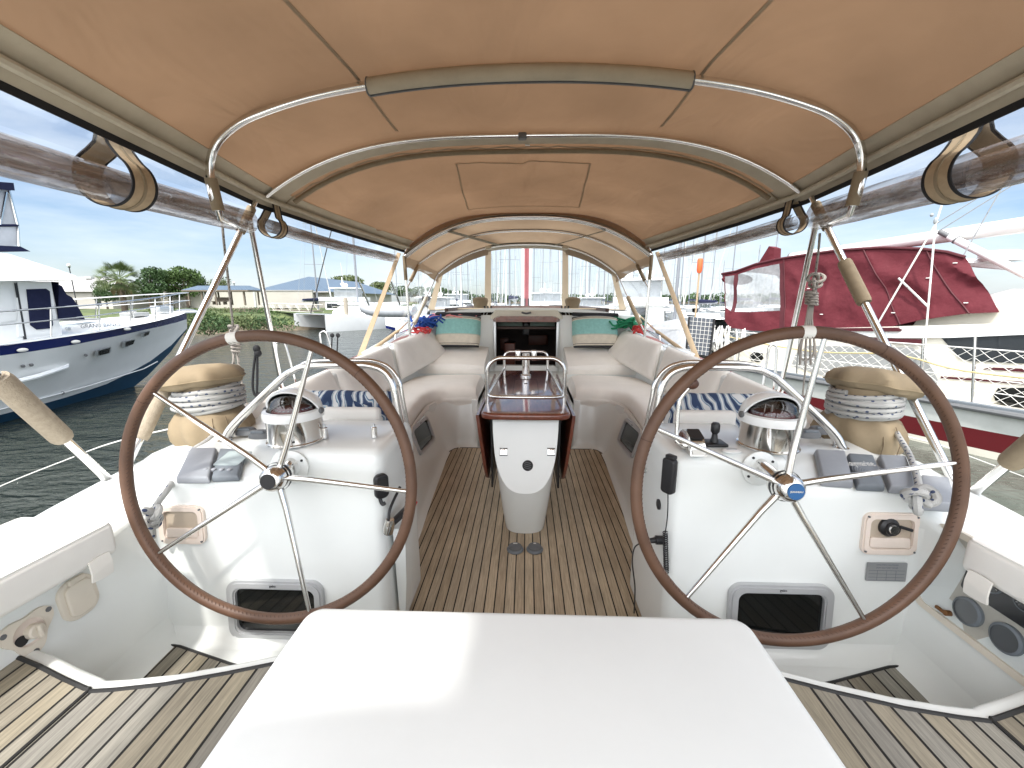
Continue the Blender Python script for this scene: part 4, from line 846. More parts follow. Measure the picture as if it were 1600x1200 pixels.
# --- lockers, plates in the console faces
def locker(quad,label,key=False):
    c=[facepoint(*q) for q in quad]; ctr=sum(c,Vector())/4; w=((c[1]-c[0]).length+(c[2]-c[3]).length)/2; h=((c[3]-c[0]).length+(c[2]-c[1]).length)/2
    r=thing('recessed_locker',label,'locker',ctr,0,'recessed lockers in the console faces')
    mb=MB(); ring_prism(mb,rrect(w,h,.03),rrect(w-.05,h-.05,.02),-.004,.010,FMn,(0,0,0)); ring_prism(mb,rrect(w-.012,h-.012,.026),rrect(w-.046,h-.046,.02),.009,.014,FMn,(0,0,0)); fr_=mb.build('frame',pinkplastic,r)
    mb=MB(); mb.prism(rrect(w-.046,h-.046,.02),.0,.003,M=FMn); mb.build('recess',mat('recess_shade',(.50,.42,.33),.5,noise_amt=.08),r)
    mb=MB(); mb.prism(rrect(w-.056,(h-.05)*.36,.012,cy=-(h-.05)*.30),.002,.012,M=FMn,bev=.003); mb.build('drop_flap',pinkplastic,r)
    mb=MB()
    for sx in (1,-1):
        for sy in (1,-1): mb.lathe([(.004,.010),(.004,.0155),(0,.0155)],FMn@Vector((sx*(w/2-.014),sy*(h/2-.014),0)),8,FMn)
    mb.build('frame_screw',rubber,fr_)
    if key:
        mb=MB(); mb.lathe([(.036,.003),(.036,.014),(.026,.022),(.026,.03),(0,.03)],FMn@Vector((-.01,.028,0)),24,FMn); mb.box(FMn@Vector((.045,.028,.02)),(.05,.012,.008),rot=FMn@Euler((0,0,-.3)).to_matrix(),bev=.003); k=mb.build('engine_switch',black,r)
        mb=MB(); mb.lathe([(.019,.030),(.017,.036),(0,.036)],FMn@Vector((-.01,.028,0)),20,FMn); mb.build('key_barrel',steel,k)
    return r
locker([(252,788),(322,790),(322,848),(250,848)],'pale recessed locker with drop flap in the left console face behind the rope knot')
locker([(1348,798),(1434,803),(1430,868),(1343,862)],'pale recessed locker with a black engine switch and key in the right console face',True)
c=facepoint(1384,893,.001); r=thing('data_plate','dull grey engraved metal builder plate under the right locker','plate',c)
mb=MB(); mb.prism(rrect(.150,.076,.003),0,.003,M=FMn); b=mb.build('plate',mat('plate_metal',(.36,.37,.38),.4,metal=.5,noise_amt=.08),r)
for tx,y_,s_ in (('CHANTIERS NAUTIQUES',.029,.0075),('SUN ODYSSEY 54 DS',.017,.009)):
    t=text_mb(tx,s_,FMn,FMn@Vector((0,y_,.0032)),.0002); t.build('engraved_text',poddark,b)
mb=MB()
for yy in (.006,-.008,-.022,-.034): mb.box(FMn@Vector((0,yy,.0033)),(.135,.0012,.0004),rot=FMn)
for xx in (-.035,.0,.035): mb.box(FMn@Vector((xx,-.014,.0033)),(.0012,.04,.0004),rot=FMn)
mb.build('ruled_lines',poddark,b)
# --- fittings in the coaming walls of the helm wells
def wallpt(sx,px,py,off=0):
    d=ray(px,py); n=Vector((-sx,0,.09)).normalized(); p=Vector((sx*1.53,1.0,.62)); t=((p-CAM).dot(n))/d.dot(n); return CAM+d*t+n*off
def wallM(sx): return basis(Vector((0,-sx,0)),Vector((sx*.09,0,1)))
WL=wallM(-1); WR=wallM(1)
WL=basis(Vector((0,1,0)),Vector((-.09,0,1))); WR=basis(Vector((0,-1,0)),Vector((.09,0,1)))
c=wallpt(-1,120,933,.0); r=thing('socket_cover','round-cornered cream plastic socket cover on the left coaming wall','socket cover',c)
mb=MB(); mb.prism(rrect(.115,.14,.045,7),-.01,.012,M=WL,bev=.004); mb.build('back_plate',creamplastic,r)
mb=MB(); mb.prism(rrect(.082,.115,.027,7),.010,.022,M=WL,bev=.005); mb.box(WL@Vector((0,.066,.018)),(.05,.018,.012),rot=WL,bev=.003); mb.build('hinged_lid',creamplastic,r)
c=wallpt(-1,42,988,.0); r=thing('shower_socket','cream three-screw inlet with an open cap low on the left coaming wall','inlet',c)
pl=[(math.cos(a)*(.062+.013*math.cos(3*(a-.5))),math.sin(a)*(.062+.013*math.cos(3*(a-.5)))) for a in [2*math.pi*i/60 for i in range(60)]]
mb=MB(); ring_prism(mb,pl,[(math.cos(2*math.pi*i/60)*.040,math.sin(2*math.pi*i/60)*.040) for i in range(60)],-.01,.010,WL,(0,0,0)); b=mb.build('flange',creamplastic,r)
mb=MB(); mb.lathe([(.042,.011),(.038,.004),(.034,.0015),(0,.001)],(0,0,0),30,WL,caps=False); mb.build('bowl',pinkplastic,r)
mb=MB()
for k in range(3): a=.5+k*2.094; mb.lathe([(.008,.009),(.008,.012),(0,.012)],WL@Vector((math.cos(a)*.066,math.sin(a)*.066,0)),10,WL)
mb.build('screw',rubber,b)
mb=MB(); mb.lathe([(.022,-.006),(.022,.02),(.018,.024),(0,.024)],WL@Vector((.01,-.005,0)),20,WL); mb.box(WL@Vector((.01,-.005,.03)),(.010,.042,.012),rot=WL,bev=.004); mb.build('stopper',creamplastic,r)
mb=MB(); mb.lathe([(.016,-.004),(.016,.006),(0,.006)],WL@Vector((-.020,-.014,0)),14,WL); mb.build('nozzle',black,r)
# right: engine panel behind a clear lid
c=wallpt(1,1598,972,.0); r=thing('engine_panel','engine gauge panel behind a clear cream-framed lid in the right coaming wall','engine panel',c)
w,h=.62,.34
mb=MB(); ring_prism(mb,rrect(w,h,.05),rrect(w-.045,h-.045,.035),-.004,.014,WR,(0,0,0)); mb.build('lid_frame',creamplastic,r)
mb=MB(); mb.prism(rrect(w-.04,h-.04,.03),-.002,.0015,M=WR); mb.build('recess_panel',mat('panel_face',(.50,.47,.41),.5,noise_amt=.06),r)
mb=MB(); mb.prism(rrect(.46,.15,.01,cx=.055,cy=.062),.0012,.007,M=WR,bev=.002); pb=mb.build('black_instrument_board',black,r)
for gx,gy,gr in ((-.10,.065,.038),(-.005,.065,.03),(.075,.065,.03),(.16,.065,.038)):
    mb=MB(); mb.lathe([(gr,.006),(gr,.011),(gr*.88,.012)],WR@Vector((gx,gy,0)),26,WR,caps=False); g=mb.build('gauge_ring',poddark,pb)
    mb=MB(); mb.lathe([(0,.009),(gr*.88,.009)],WR@Vector((gx,gy,0)),22,WR,caps=False); mb.build('gauge_face',darkglass,g)
    mb=MB(); mb.box(WR@Vector((gx+.004,gy+.004,.0105)),(gr*1.1,.0022,.001),rot=WR@Euler((0,0,.5)).to_matrix()); 
    for k in range(9): a=-.6+k*.55; mb.box(WR@Vector((gx+math.cos(a)*gr*.72,gy+math.sin(a)*gr*.72,.0105)),(gr*.14,.0018,.001),rot=WR@Euler((0,0,a)).to_matrix())
    mb.build('needle_and_ticks',whitel,g)
for gx in (-.13,-.015,.10):
    mb=MB(); mb.lathe([(.046,.001),(.046,.012),(.038,.016)],WR@Vector((gx,-.075,0)),26,WR,caps=False); g=mb.build('instrument_bezel',poddark,r)
    mb=MB(); mb.lathe([(0,.012),(.040,.013)],WR@Vector((gx,-.075,0)),24,WR,caps=False); mb.build('instrument_glass',mat('grey_dial',(.12,.125,.13),.2),g)
mb=MB(); mb.lathe([(.010,.002),(.010,.02),(0,.022)],WR@Vector((-.18,-.125,0)),10,WR); mb.box(WR@Vector((-.205,-.13,.012)),(.03,.012,.01),rot=WR,bev=.003); mb.build('brass_key',mat('corroded_brass',(.22,.10,.035),.5,metal=.4,noise_amt=.3,nscale=60),r)
mb=MB(); mb.grid(2,2,lambda a,b:WR@Vector(((a-.5)*(w-.05),(b-.5)*(h-.05),.013))); mb.build('clear_lid',clearv,r)
# --- loose cushions on the side coamings
for sx,lb in ((-1,'white boxy vinyl cushion on the left coaming beside the helm seat'),(1,'white boxy vinyl cushion on the right coaming above the engine panel')):
    r=thing('coaming_cushion',lb,'cushion',(sx*1.635,.61,.695),0,'cushions on the coamings')
    M=basis(Vector((1,.05*sx,0)),Vector((-.05*sx,1,0)))
    mb=MB(); mb.box((0,0,0),(.36,1.30,.115),rot=M,bev=.022,seg=4); mb.v=[p+Vector((0,0,.006*noise.noise(p*5))) for p in mb.v]; b=mb.build('cushion_body',vinylw2,r)
    mb=MB(); mb.tube([M@Vector((x,y,.055)) for x,y in rrect(.345,1.285,.02)],.004,6,closed=True); mb.build('piping',vinylw2,b)
    mb=MB(); y0=.50; sxn=-sx
    mb.grid(4,10,lambda a,b:M@Vector((sxn*(.186+.006*math.sin(b*3.1)),y0+.045+a*.065,-.035-b*.075+.004*math.sin(b*9+a*3))),thick=.006); mb.build('fastening_strap',vinylw,r)
# --- seat cushions
def seatpad(sx):
    r=thing('seat_cushion',('left' if sx<0 else 'right')+' L-shaped off-white vinyl seat cushion curving round the cockpit bench','cushion',(sx*1.1,3.4,.55),0,'long bench seat cushions')
    pin=crom([(.83,2.10,0),(.865,2.5,0),(.905,2.9,0),(.955,3.5,0),(.962,3.78,0),(.925,3.97,0),(.83,4.09,0),(.66,4.14,0),(.50,4.16,0)],5)
    pout=crom([(1.52,2.10,0),(1.50,2.5,0),(1.475,2.9,0),(1.45,3.5,0),(1.42,3.95,0),(1.38,4.4,0),(1.30,4.85,0),(.9,4.97,0),(.50,5.0,0)],5)
    org=Vector((1.1,3.4,.55)); N=len(pin)
    def top(a,b):
        i=min(a*(N-1),N-1.001); k=int(i); t=i-k; A=pin[k].lerp(pin[k+1],t); B=pout[k].lerp(pout[k+1],t); 
        x=2*b-1; h=max(0,1-abs(x)**9)**.45; y=2*a-1; h*=max(0,1-abs(y)**40)**.5
        p=A.lerp(B,b); return Vector((p.x,p.y,.50+.125*h+.006*noise.noise(p*4)))-org
    mb=MB(); mb.grid(60,26,lambda a,b:top(a,.5-.5*math.cos(math.pi*b)))
    # front band and valance
    def band(a,b):
        i=min(a*(N-1),N-1.001); k=int(i); t=i-k; A=pin[k].lerp(pin[k+1],t); j=min(k+1,N-1); tg=(pin[min(k+1,N-1)]-pin[max(k-1,0)]).normalized(); nn=Vector((-tg.y,tg.x,0)); 
        if nn.x>0 and A.y<3.9: nn=-nn
        if A.y>=3.9 and nn.y>0: nn=-nn
        return Vector((A.x,A.y,.515-.085*b))+nn*(.012+.006*math.sin(b*5)+.004*noise.noise(Vector((a*30,b*3,1))))-org
    v=MB(); v.grid(60,6,band,thick=.006)
    if sx<0: mb.flipx(); v.flipx()
    o=mb.build('cushion_top',vinylw,r); v.build('valance',vinylw,r)
    # forward raised wedge cushion
    r2=thing('wedge_cushion',('left' if sx<0 else 'right')+' raised off-white wedge cushion beside the companionway, under the striped pillow','cushion',(sx*.94,5.3,.62),0,'wedge cushions by the companionway')
    mb=MB(); mb.loft([[Vector((x,y,z)) for y,z in ((-.36,0),(-.37,.06),(-.35,.115),(-.30,.135),(-.05,.20),(.26,.285),(.28,.26),(.28,0))] for x in (-.43,-.425,-.40,-.2,0,.2,.38,.405,.41)])
    for p in mb.v:
        if abs(p.x)>.39 and p.z>.05: p.z-=.02
        if p.x>.38: p.x+=-.04*(p.y+.36)
    if sx<0: mb.flipx()
    mb.build('cushion_body',vinylw,r2); 
    mb=MB(); mb.tube([(x,-.366,.062) for x in (-.42,0,.40)],.004,5); mb.build('seam_piping',vinylw2,r2)
for sx in (-1,1): seatpad(sx)
# back cushions: corners in the picture of the left side, mirrored
def backc(sx,i):
    def Sx(p): return Vector((sx*p[0],p[1],p[2]))
    data=[((1.50,2.15,.60),(1.46,3.20,.60),(1.60,3.20,.955),(1.64,2.20,.90)),
          ((1.455,3.22,.60),(1.385,4.30,.60),(1.49,4.33,1.03),(1.595,3.22,.965)),
          ((1.36,4.36,.66),(1.06,5.42,.80),(1.30,5.50,1.12),(1.44,4.40,1.055))][i]
    a,b,c,d=[Sx(p) for p in data]; cen=(a+b+c+d)/4
    nm=('left' if sx<0 else 'right'); lb=['aft plain','middle','forward small puffy'][i]
    r=thing('back_cushion',f'{lb} off-white back cushion of the {nm} bench','cushion',cen,0,'back cushions along the benches')
    N=(b-a).cross(d-a).normalized()
    if N.x*sx>0: N=-N
    T=(.10,.12,.13)[i]; p_=(9,6,4)[i]; wr=(.006,.022,.012)[i] if sx<0 else (.004,.008,.006)[i]
    mb=MB()
    def mk(sg):
        def fn(u,v):
            u=.5-.5*math.cos(math.pi*u); v=.5-.5*math.cos(math.pi*v); q=(a*(1-u)+b*u)*(1-v)+(d*(1-u)+c*u)*v
            h=max(0,(1-abs(2*u-1)**(p_*2))*(1-abs(2*v-1)**p_))**.45
            off=h*T/2*sg
            if sg>0: off+=h*wr*(noise.noise(Vector((u*11+v*2.5,v*1.3,i*3+sx)))*1.2+.4*noise.noise(Vector((u*4,v*4,i+9))))
            return q+N*off-cen
        return fn
    mb.grid(40,18,mk(1)); mb.grid(20,10,mk(-1),flip=True); mb.build('cushion_body',vinylw if sx>0 else vinylw2,r)
    S_=MB(); P=[fn for fn in []]
    f0=mk(0); P=[f0(t/20,0) for t in range(21)]+[f0(1,t/10) for t in range(1,11)]+[f0(1-t/20,1) for t in range(1,21)]+[f0(0,1-t/10) for t in range(1,10)]
    S_.tube(P,.005,5,closed=True); S_.build('piping',vinylw2,r)
for sx in (-1,1):
    for i in range(3): backc(sx,i)
# striped turquoise pillows
def striped(sx):
    r=thing('striped_pillow',('left' if sx<0 else 'right')+' turquoise and cream pillow with black borders leaning beside the companionway','pillow',(sx*.90,5.42,1.10),0,'turquoise striped pillows')
    Lx=basis(Vector((1,.04*sx,0)),Vector((0,.30,1)))
    W_,H=.60,.42
    bands=[(-.5,-.44,piping),(-.44,-.40,creamcan),(-.40,-.385,piping),(-.385,-.13,creamcan),(-.13,-.10,mat('pale_band',(.42,.46,.38),.8)),(-.10,.36,turq),(.36,.40,creamcan),(.40,.415,piping),(.415,.44,creamcan),(.44,.5,piping)]
    def S3(x,y,sg):
        h=max(0,(1-abs(2*x)**6)*(1-abs(2*y)**4))**.5; arch=.03*(1-(2*x)**2)-.015
        return Lx@Vector((x*W_*(1-.06*(2*y)**2*(y<0)),y*H+arch*(y+.5),-(-sg)*h*.075+0))
    names=['lower_border','cream_hem','thin_stripe','cream_panel','pale_stripe','turquoise_panel','upper_hem','thin_stripe','cream_hem','upper_border']
    for (y0,y1,m),nm in zip(bands,names):
        mb=MB(); k=max(1,int((y1-y0)*30))
        mb.grid(24,k,lambda a,b:S3(-.5+a,y0+(y1-y0)*b,1)); mb.grid(24,k,lambda a,b:S3(-.5+a,y0+(y1-y0)*b,-1),flip=True); mb.build(nm,m,r)
    k=MB(); k.box((0.02*sx,.10,.235),(.62,.10,.05),bev=.02); k.v=[p+Vector((0,0,.02*noise.noise(p*6)-(.06*p.x*p.x*3))) for p in k.v]
    c=thing('folded_dark_cloth','dark folded cloth lying on the cabin edge behind the '+('left' if sx<0 else 'right')+' striped pillow','cloth',(sx*.90,5.50,1.10),0,'dark cloths behind the pillows'); k.build('cloth',mat('dark_cloth',(.03,.03,.034),.8,noise_amt=.2),c)
for sx in (-1,1): striped(sx)
# blue and white swirl pillows behind the consoles
for sx,x0,x1 in ((-1,-1.18,-.84),(1,.84,1.20)):
    r=thing('swirl_pillow',('left' if sx<0 else 'right')+' blue and white swirl-patterned pillow lying behind the console guard rail','pillow',((x0+x1)/2,2.20,.855),0,'blue and white swirl pillows')
    mb=cushion((0,0,0),Vector((abs(x1-x0)+.16,0,0)),Vector((0,.16,.27)),.14,20,12,3,.03,3+sx); mb.build('pillow_body',swirl,r)
    if sx<0:
        mb=MB(); mb.grid(6,14,lambda a,b:Vector((.10+a*.12+.12*b*b+.02*math.sin(b*6),-.13-.02*math.sin(b*4)+.01*a,.13-b*.42-.05*a)),thick=.008); mb.build('loose_flap',swirl,r)
    r=thing('console_pad',('left' if sx<0 else 'right')+' small off-white pad standing at the forward edge of the console top','backrest pad',(sx*.90,2.02,.905),0,'small white pads behind the consoles')
    mb=MB(); mb.box((0,0,0),(.30,.06,.11),bev=.022,seg=4); mb.build('pad',vinylw2,r)
# ================================================================ BIMINI
def bw(y):   # half width of the canopy
    K=[(-.5,1.18),(1.24,1.47),(2.05,1.60),(2.75,1.70),(3.4,1.64),(4.9,1.40)]
    for a,b in zip(K,K[1:]):
        if a[0]<=y<=b[0]: t=(y-a[0])/(b[0]-a[0]); return a[1]+(b[1]-a[1])*t
    return K[0][1] if y<K[0][0] else K[-1][1]
def bcrown(y):
    K=[(-.5,2.44),(2.05,2.53),(2.75,2.50),(4.9,2.475)]
    for a,b in zip(K,K[1:]):
        if a[0]<=y<=b[0]:
            t=(y-a[0])/(b[0]-a[0]); s=-.022*math.sin(math.pi*t)*(1.4 if a[0]>2.7 else .8); return a[1]+(b[1]-a[1])*t+s
    return K[0][1] if y<K[0][0] else K[-1][1]
def bedge(y): return 2.13-.03*max(0,(y-3.0))/1.9*1.2
def bz(x,y,pw=3.4):
    u=min(1,abs(x)/bw(y)); return bedge(y)+(bcrown(y)-bedge(y))*(1-u**pw)
bim=thing('bimini','large tan canvas bimini canopy on bent stainless bows over both wheels','canopy',(0,2.2,2.2))
BO=Vector((0,2.2,2.2))
def bsurf(x,y,dz=0):
    z=bz(x,y)
    if y>2.8:   # drawn folds at the forward panel
        f=math.sin(math.pi*min(1,(y-2.8)/2.1)); u=x/bw(y)
        z+=.034*f*noise.noise(Vector((x*1.2+ (y*1.9 if x<0 else -y*1.9),y*.5+x*1.5,3)))+.020*f*math.sin((abs(x)*6.5+y*5.5)+x)*max(0,abs(u)-.35)
        z+=.006*math.sin(x*34+3*noise.noise(Vector((x*2,0,5))))*math.exp(-max(0,y-2.98)/.16)*(y>2.9)*(.4+.6*(x<.2))
    else: z+=.008*noise.noise(Vector((x*1.3,y*1.6,1)))
    return Vector((x,y,z+dz))-BO
mb=MB(); y0,y1=-.5,4.93
mb.grid(150,150,lambda a,b:bsurf((2*b-1)*bw(y0+(y1-y0)*a),y0+(y1-y0)*a),thick=.0)
def in_sun_gap(f):   # unseen opening added behind the helm so sun falls on the white locker
    c=sum((mb.v[i] for i in f),Vector())/4+BO; return -.93<c.x<-.47 and -.29<c.y<-.03
mb.f=[f for f in mb.f if not in_sun_gap(f)]
can=mb.build('canopy_fabric',bimfab,bim,recalc=False)
# seams, hem, reinforcement and window patch
def strip(pts,wv,m,name,parent,dz=-.004,thick=-.002):
    mb=MB(); n=len(pts)-1
    mb.grid(n,2,lambda a,b:(lambda p:bsurf(p[0]+wv[0]*(b-.5),p[1]+wv[1]*(b-.5),dz))(pts[min(n,int(round(a*n)))]),thick=thick); return mb.build(name,m,parent)
seamm=bimini_mat('canopy_seam',(.37,.28,.19),(.46,.29,.17),.12,.1)
for s in (1,-1): strip([(s*(.80-.03*(y-1.2)),y) for y in [(.6+i*.1) for i in range(21)]],(.014,0),seamm,'fore_aft_seam',can)
P=[(x*.01*bw(2.78)*.97,2.80) for x in range(-100,101,4)]
strip(P,(0,.16),hemm,'pocket_band',bim,-.008)
strip([(p[0],2.92) for p in P],(0,.014),olsleeve,'zip_line',bim,-.012)
# rectangular patch sewn into the forward panel
q=[at(713,258,z=2.46),at(922,256,z=2.46),at(905,325,z=2.44),at(731,326,z=2.44)]
for a,b in ((0,1),(1,2),(2,3),(3,0)):
    A,B=q[a],q[b]; mb=MB(); d=(B-A).normalized(); nn=Vector((-d.y,d.x,0))*.006
    mb.grid(20,1,lambda u,v:bsurf((A.x+(B.x-A.x)*u)+nn.x*(2*v-1),(A.y+(B.y-A.y)*u)+nn.y*(2*v-1),-.005),thick=-.002); mb.build('patch_seam',seamm,can)
# side hems with black piping, pouches
for s in (1,-1):
    mb=MB(); Y=[(-.5+i*(5.4/60)) for i in range(61)]
    mb.grid(60,4,lambda a,b:(lambda y:Vector((s*(bw(y)-.10*(1-b)+.010*b),y,bz(bw(y)-.10*(1-b),y)-.008-.02*b*b))-BO)(-.5+a*5.4),thick=-.003*s); mb.build('side_hem',hemm,bim)
    mb=MB(); mb.tube([Vector((s*(bw(y)-.045),y,bz(bw(y)-.045,y)-.03))-BO for y in Y if y<1.62 or True],.016,8); mb.build('hem_roll',mat('hem_roll',(.50,.45,.35),.8,noise_amt=.1,nscale=30),bim)
    mb=MB(); mb.grid(60,2,lambda a,b:(lambda y:Vector((s*(bw(y)+.012),y,bedge(y)-.018-.032*b))-BO)(-.5+a*5.4),thick=.006*s); mb.build('black_edging',blackline,bim)
# bows
def bowcurve(y,w,zc,ze,pw=2.5,n=40,drop=None,dropy=0):
    P=[]
    for i in range(n+1):
        a=math.pi*i/n; c=math.cos(a); s_=math.sin(a); ex=2/pw
        P.append(Vector((-math.copysign(abs(c)**ex,c)*w,y,ze+(zc-ze)*abs(s_)**(2/2.0))))
    return P
H_=[(1.505,2.00),(1.503,2.08),(1.49,2.15),(1.455,2.215),(1.385,2.275),(1.26,2.335),(1.0,2.405),(.70,2.452),(.35,2.478)]
P=[Vector((-1.50,2.07,1.93))]+[Vector((-x,2.05,z)) for x,z in H_]+[Vector((0,2.05,2.487))]+[Vector((x,2.05,z)) for x,z in H_[::-1]]+[Vector((1.50,2.07,1.93))]
mb=MB(); mb.tube([p-BO for p in crom(P,5)],.0185,14); mb.build('bow_tube',steel,bim)
mb=MB(); mb.grid(40,10,lambda a,b:(lambda x:Vector((x,2.052+math.sin(b*2*math.pi)*.030*1.0,(2.488-.072*(abs(x)/.9)**2.2)+math.cos(b*2*math.pi)*.034+.004))-BO)(-.72+1.44*a)); mb.build('bow_sleeve',hemm,bim)
for yy in (2.028,):
    mb=MB(); mb.tube([Vector((-.72+1.44*i/30,2.075,2.488-.072*(abs(-.72+1.44*i/30)/.9)**2.2-.026))-BO for i in range(31)],.0055,6); 
    for s in (1,-1): mb.tube([Vector((s*.72,2.055+math.sin(t)*.030,2.488-.072*(.72/.9)**2.2+math.cos(t)*.034+.004))-BO for t in [2*math.pi*i/16 for i in range(17)]],.0045,5)
    mb.build('sleeve_piping',rubber,bim)
P=[Vector((x,2.70,bz(x*1.0,2.72)-.028)) for x in [(-1.0+i/20)*1.64 for i in range(41)]]
mb=MB(); mb.tube([p-BO for p in P],.0135,12); mb.build('bow_tube',steel,bim)
P=[Vector((x,2.96,bz(x*1.0,2.96)-.020)) for x in [(-1.0+i/20)*1.60 for i in range(41)]]
mb=MB(); mb.tube([p-BO for p in P],.016,12); mb.build('sleeved_bow',olsleeve,bim)
mb=MB(); mb.box(Vector((-.03,2.70,bz(0,2.7)-.033))-BO,(.05,.045,.035),bev=.008); mb.build('bow_joint',rubber,bim); mb=MB(); mb.box(Vector((-.0,2.87,bz(0,2.87)-.018))-BO,(.03,.012,.006)); mb.build('zip_pull',whitel,bim)
# struts
for s in (-1,1):
    base=Vector((s*1.87,1.72,.71)); top=Vector((s*1.69,2.66,2.10)); J=base.lerp(top,.875)
    mb=MB(); mb.tube([base-BO,top-BO],.0175,12); mb.build('strut',steel,bim)
    a,b=(.10,.30) if s<0 else (.56,.72)
    mb=MB(); mb.tube([base.lerp(top,t)-BO for t in (a,a+.01,b-.01,b)],.034,14,rr=[.030,.034,.034,.030]); mb.build('strut_pad',fleece if s<0 else olsleeve,bim)
    mb=MB(); mb.tube([base.lerp(top,t)-BO for t in (.86,.97)],.026,12); mb.build('strut_sleeve',olsleeve,bim)
    mb=MB(); mb.lathe([(.03,0),(.03,.008),(.02,.02)],base-BO+Vector((0,0,-.012)),14); mb.ball(J-BO,.022,10); mb.build('strut_fitting',steel,bim)
    b3=Vector((s*2.12,3.42,.70)); t3=Vector((s*1.70,2.60,2.02))
    mb=MB(); mb.tube([b3-BO,t3-BO],.0165,12); mb.build('strut',steel,bim)
    mb=MB(); mb.tube([b3-BO,b3.lerp(t3,.05)-BO],.024,12); mb.build('strut_foot',whitel,bim)
    b1=Vector((s*1.504,2.052,2.07)); j1=J
    mb=MB(); mb.tube([b1-BO,Vector((s*1.50,2.07,1.93))-BO],.0265,12); mb.build('strut_sleeve',olsleeve,bim)
    mb=MB(); mb.tube([Vector((s*1.50,2.07,1.94))-BO,Vector((s*1.515,2.10,1.90))-BO,j1-BO],.015,10); mb.build('strut_end',steel,bim)
    b2=Vector((s*1.88,1.66,.71)); t2=Vector((s*1.62,.66,2.20)); mb=MB(); mb.tube([b2-BO,t2-BO],.0185,12); mb.build('strut',steel,bim)
    a,b=(.17,.36) if s<0 else (.12,.30)
    mb=MB(); mb.tube([b2.lerp(t2,t)-BO for t in (a,a+.01,b-.01,b)],.036,14,rr=[.032,.037,.037,.032]); mb.build('strut_pad',fleece if s<0 else olsleeve,bim)
# rolled clear side curtains
def roll(s,ya,yb,za,zb,xa,xb,r,label):
    root=thing('rolled_curtain',label,'side curtain',(0,0,0),0,'rolled clear side curtains'); rnd=random.Random(int(ya*10)+s)
    A=Vector((s*xa,ya,za)); B=Vector((s*xb,yb,zb)); n=50
    P=[A.lerp(B,i/n)+Vector((0,0,-.015*math.sin(math.pi*i/n))) for i in range(n+1)]
    d=(B-A).normalized(); u=Vector((0,0,1)); u=(u-d*u.dot(d)).normalized(); v=d.cross(u)
    def sp(a,b):
        t=a; ang=b*2*math.pi*1.9; rr=r*(.25+.75*b)*(1+.05*noise.noise(Vector((t*6,math.cos(ang),math.sin(ang)+ya)))); p=P[min(n,int(round(t*n)))]
        return p+(u*math.cos(ang)+v*math.sin(ang)*.85)*rr
    mb=MB(); mb.grid(n,60,sp); mb.build('curtain_roll',rollv,root,sharp=80)
    mb=MB(); mb.grid(n,3,lambda a,b:(lambda p,y:Vector((p.x*(1-b)+s*(bw(y)+.008)*b,y,(p.z+r*.9)*(1-b)+(bedge(y)-.045)*b)))(P[min(n,int(round(a*n)))],P[min(n,int(round(a*n)))].y)); mb.build('clear_sheet',clearv,root)
    return root
roll(-1,.1,2.60,1.94,1.98,1.50,1.70,.086,'long clear plastic curtain rolled up under the left edge of the bimini')
roll(1,.1,2.60,1.94,1.98,1.50,1.70,.086,'long clear plastic curtain rolled up under the right edge of the bimini')
roll(-1,2.80,4.72,1.99,1.97,1.70,1.47,.055,'short clear plastic curtain rolled up forward on the left, towards the dodger')
roll(1,2.80,4.72,1.99,1.97,1.70,1.47,.055,'short clear plastic curtain rolled up forward on the right, towards the dodger')
def strapL(s,y,x,z,r,label,w=.045):
    root=thing('curtain_strap',label,'strap',(s*x,y,z),0,'khaki straps holding the rolled curtains')
    P=[Vector((-s*.03,0,.165)),Vector((-s*.035,0,.12))]+[Vector((math.cos(a)*r*(-s),0,math.sin(a)*r)) for a in [math.pi*.28-2*math.pi*i/20*.78 for i in range(21)]]+[Vector((s*.0,0,.12)),Vector((-s*.01,0,.165))]
    P=crom(P,2)
    for nm,w0,w1,m,dr in (('webbing',-w,w,tanweb,0),('black_border',-w-.012,-w,blackline,.002),('black_border',w,w+.012,blackline,.002),('centre_stitching',-.006,.006,olsleeve,.004)):
        mb=MB(); n=len(P)-1
        mb.grid(n,1,lambda a,b:P[int(round(a*n))]*(1+dr/r)+Vector((0,w0+(w1-w0)*b+.015*math.sin(int(round(a*n))*.12),0)),thick=.004); mb.build(nm,m,root)
strapL(-1,1.70,1.63,1.965,.098,'khaki strap with black borders round the long left curtain roll')
strapL(1,1.70,1.63,1.965,.098,'khaki strap with black borders round the long right curtain roll')
strapL(-1,2.84,1.70,1.985,.066,'khaki strap with black borders at the near end of the short left curtain roll',.03)
strapL(1,2.84,1.70,1.985,.066,'khaki strap with black borders at the near end of the short right curtain roll',.03)
# ================================================================ DODGER
dod=thing('dodger','tan canvas dodger hood with clear windows over the companionway','spray hood',(0,5.3,1.5)); DO=Vector((0,5.3,1.5))
def dprof(y):   # half width, crown, edge
    K=[(4.88,1.42,2.455,2.03),(5.35,1.36,2.375,1.99),(5.95,1.24,2.285,1.90)]
    y=max(4.88,min(5.95,y))
    for a,b in zip(K,K[1:]):
        if y<=b[0]: t=(y-a[0])/(b[0]-a[0]); return [p+(q-p)*t for p,q in zip(a[1:],b[1:])]+[t]
def dsurf(a,u,dz=0):
    y=4.88+a*1.07; w,c,e,t=dprof(y); x=math.sin(u*math.pi/2)*w if False else u*w
    z=e+(c-e)*(1-abs(u)**2.6)-.015*math.sin(math.pi*t)
    return Vector((x,y,z+dz))-DO
mb=MB(); mb.grid(24,48,lambda a,b:dsurf(a,2*b-1)); top_=mb.build('hood_fabric',dodfab,dod,recalc=False)
def flap(a,b):
    u=2*a-1; p=bsurf(u*bw(4.93)*.995,4.93)+BO-DO; q=dsurf(0,u)+Vector((0,.015,.002)); return p.lerp(q,b)
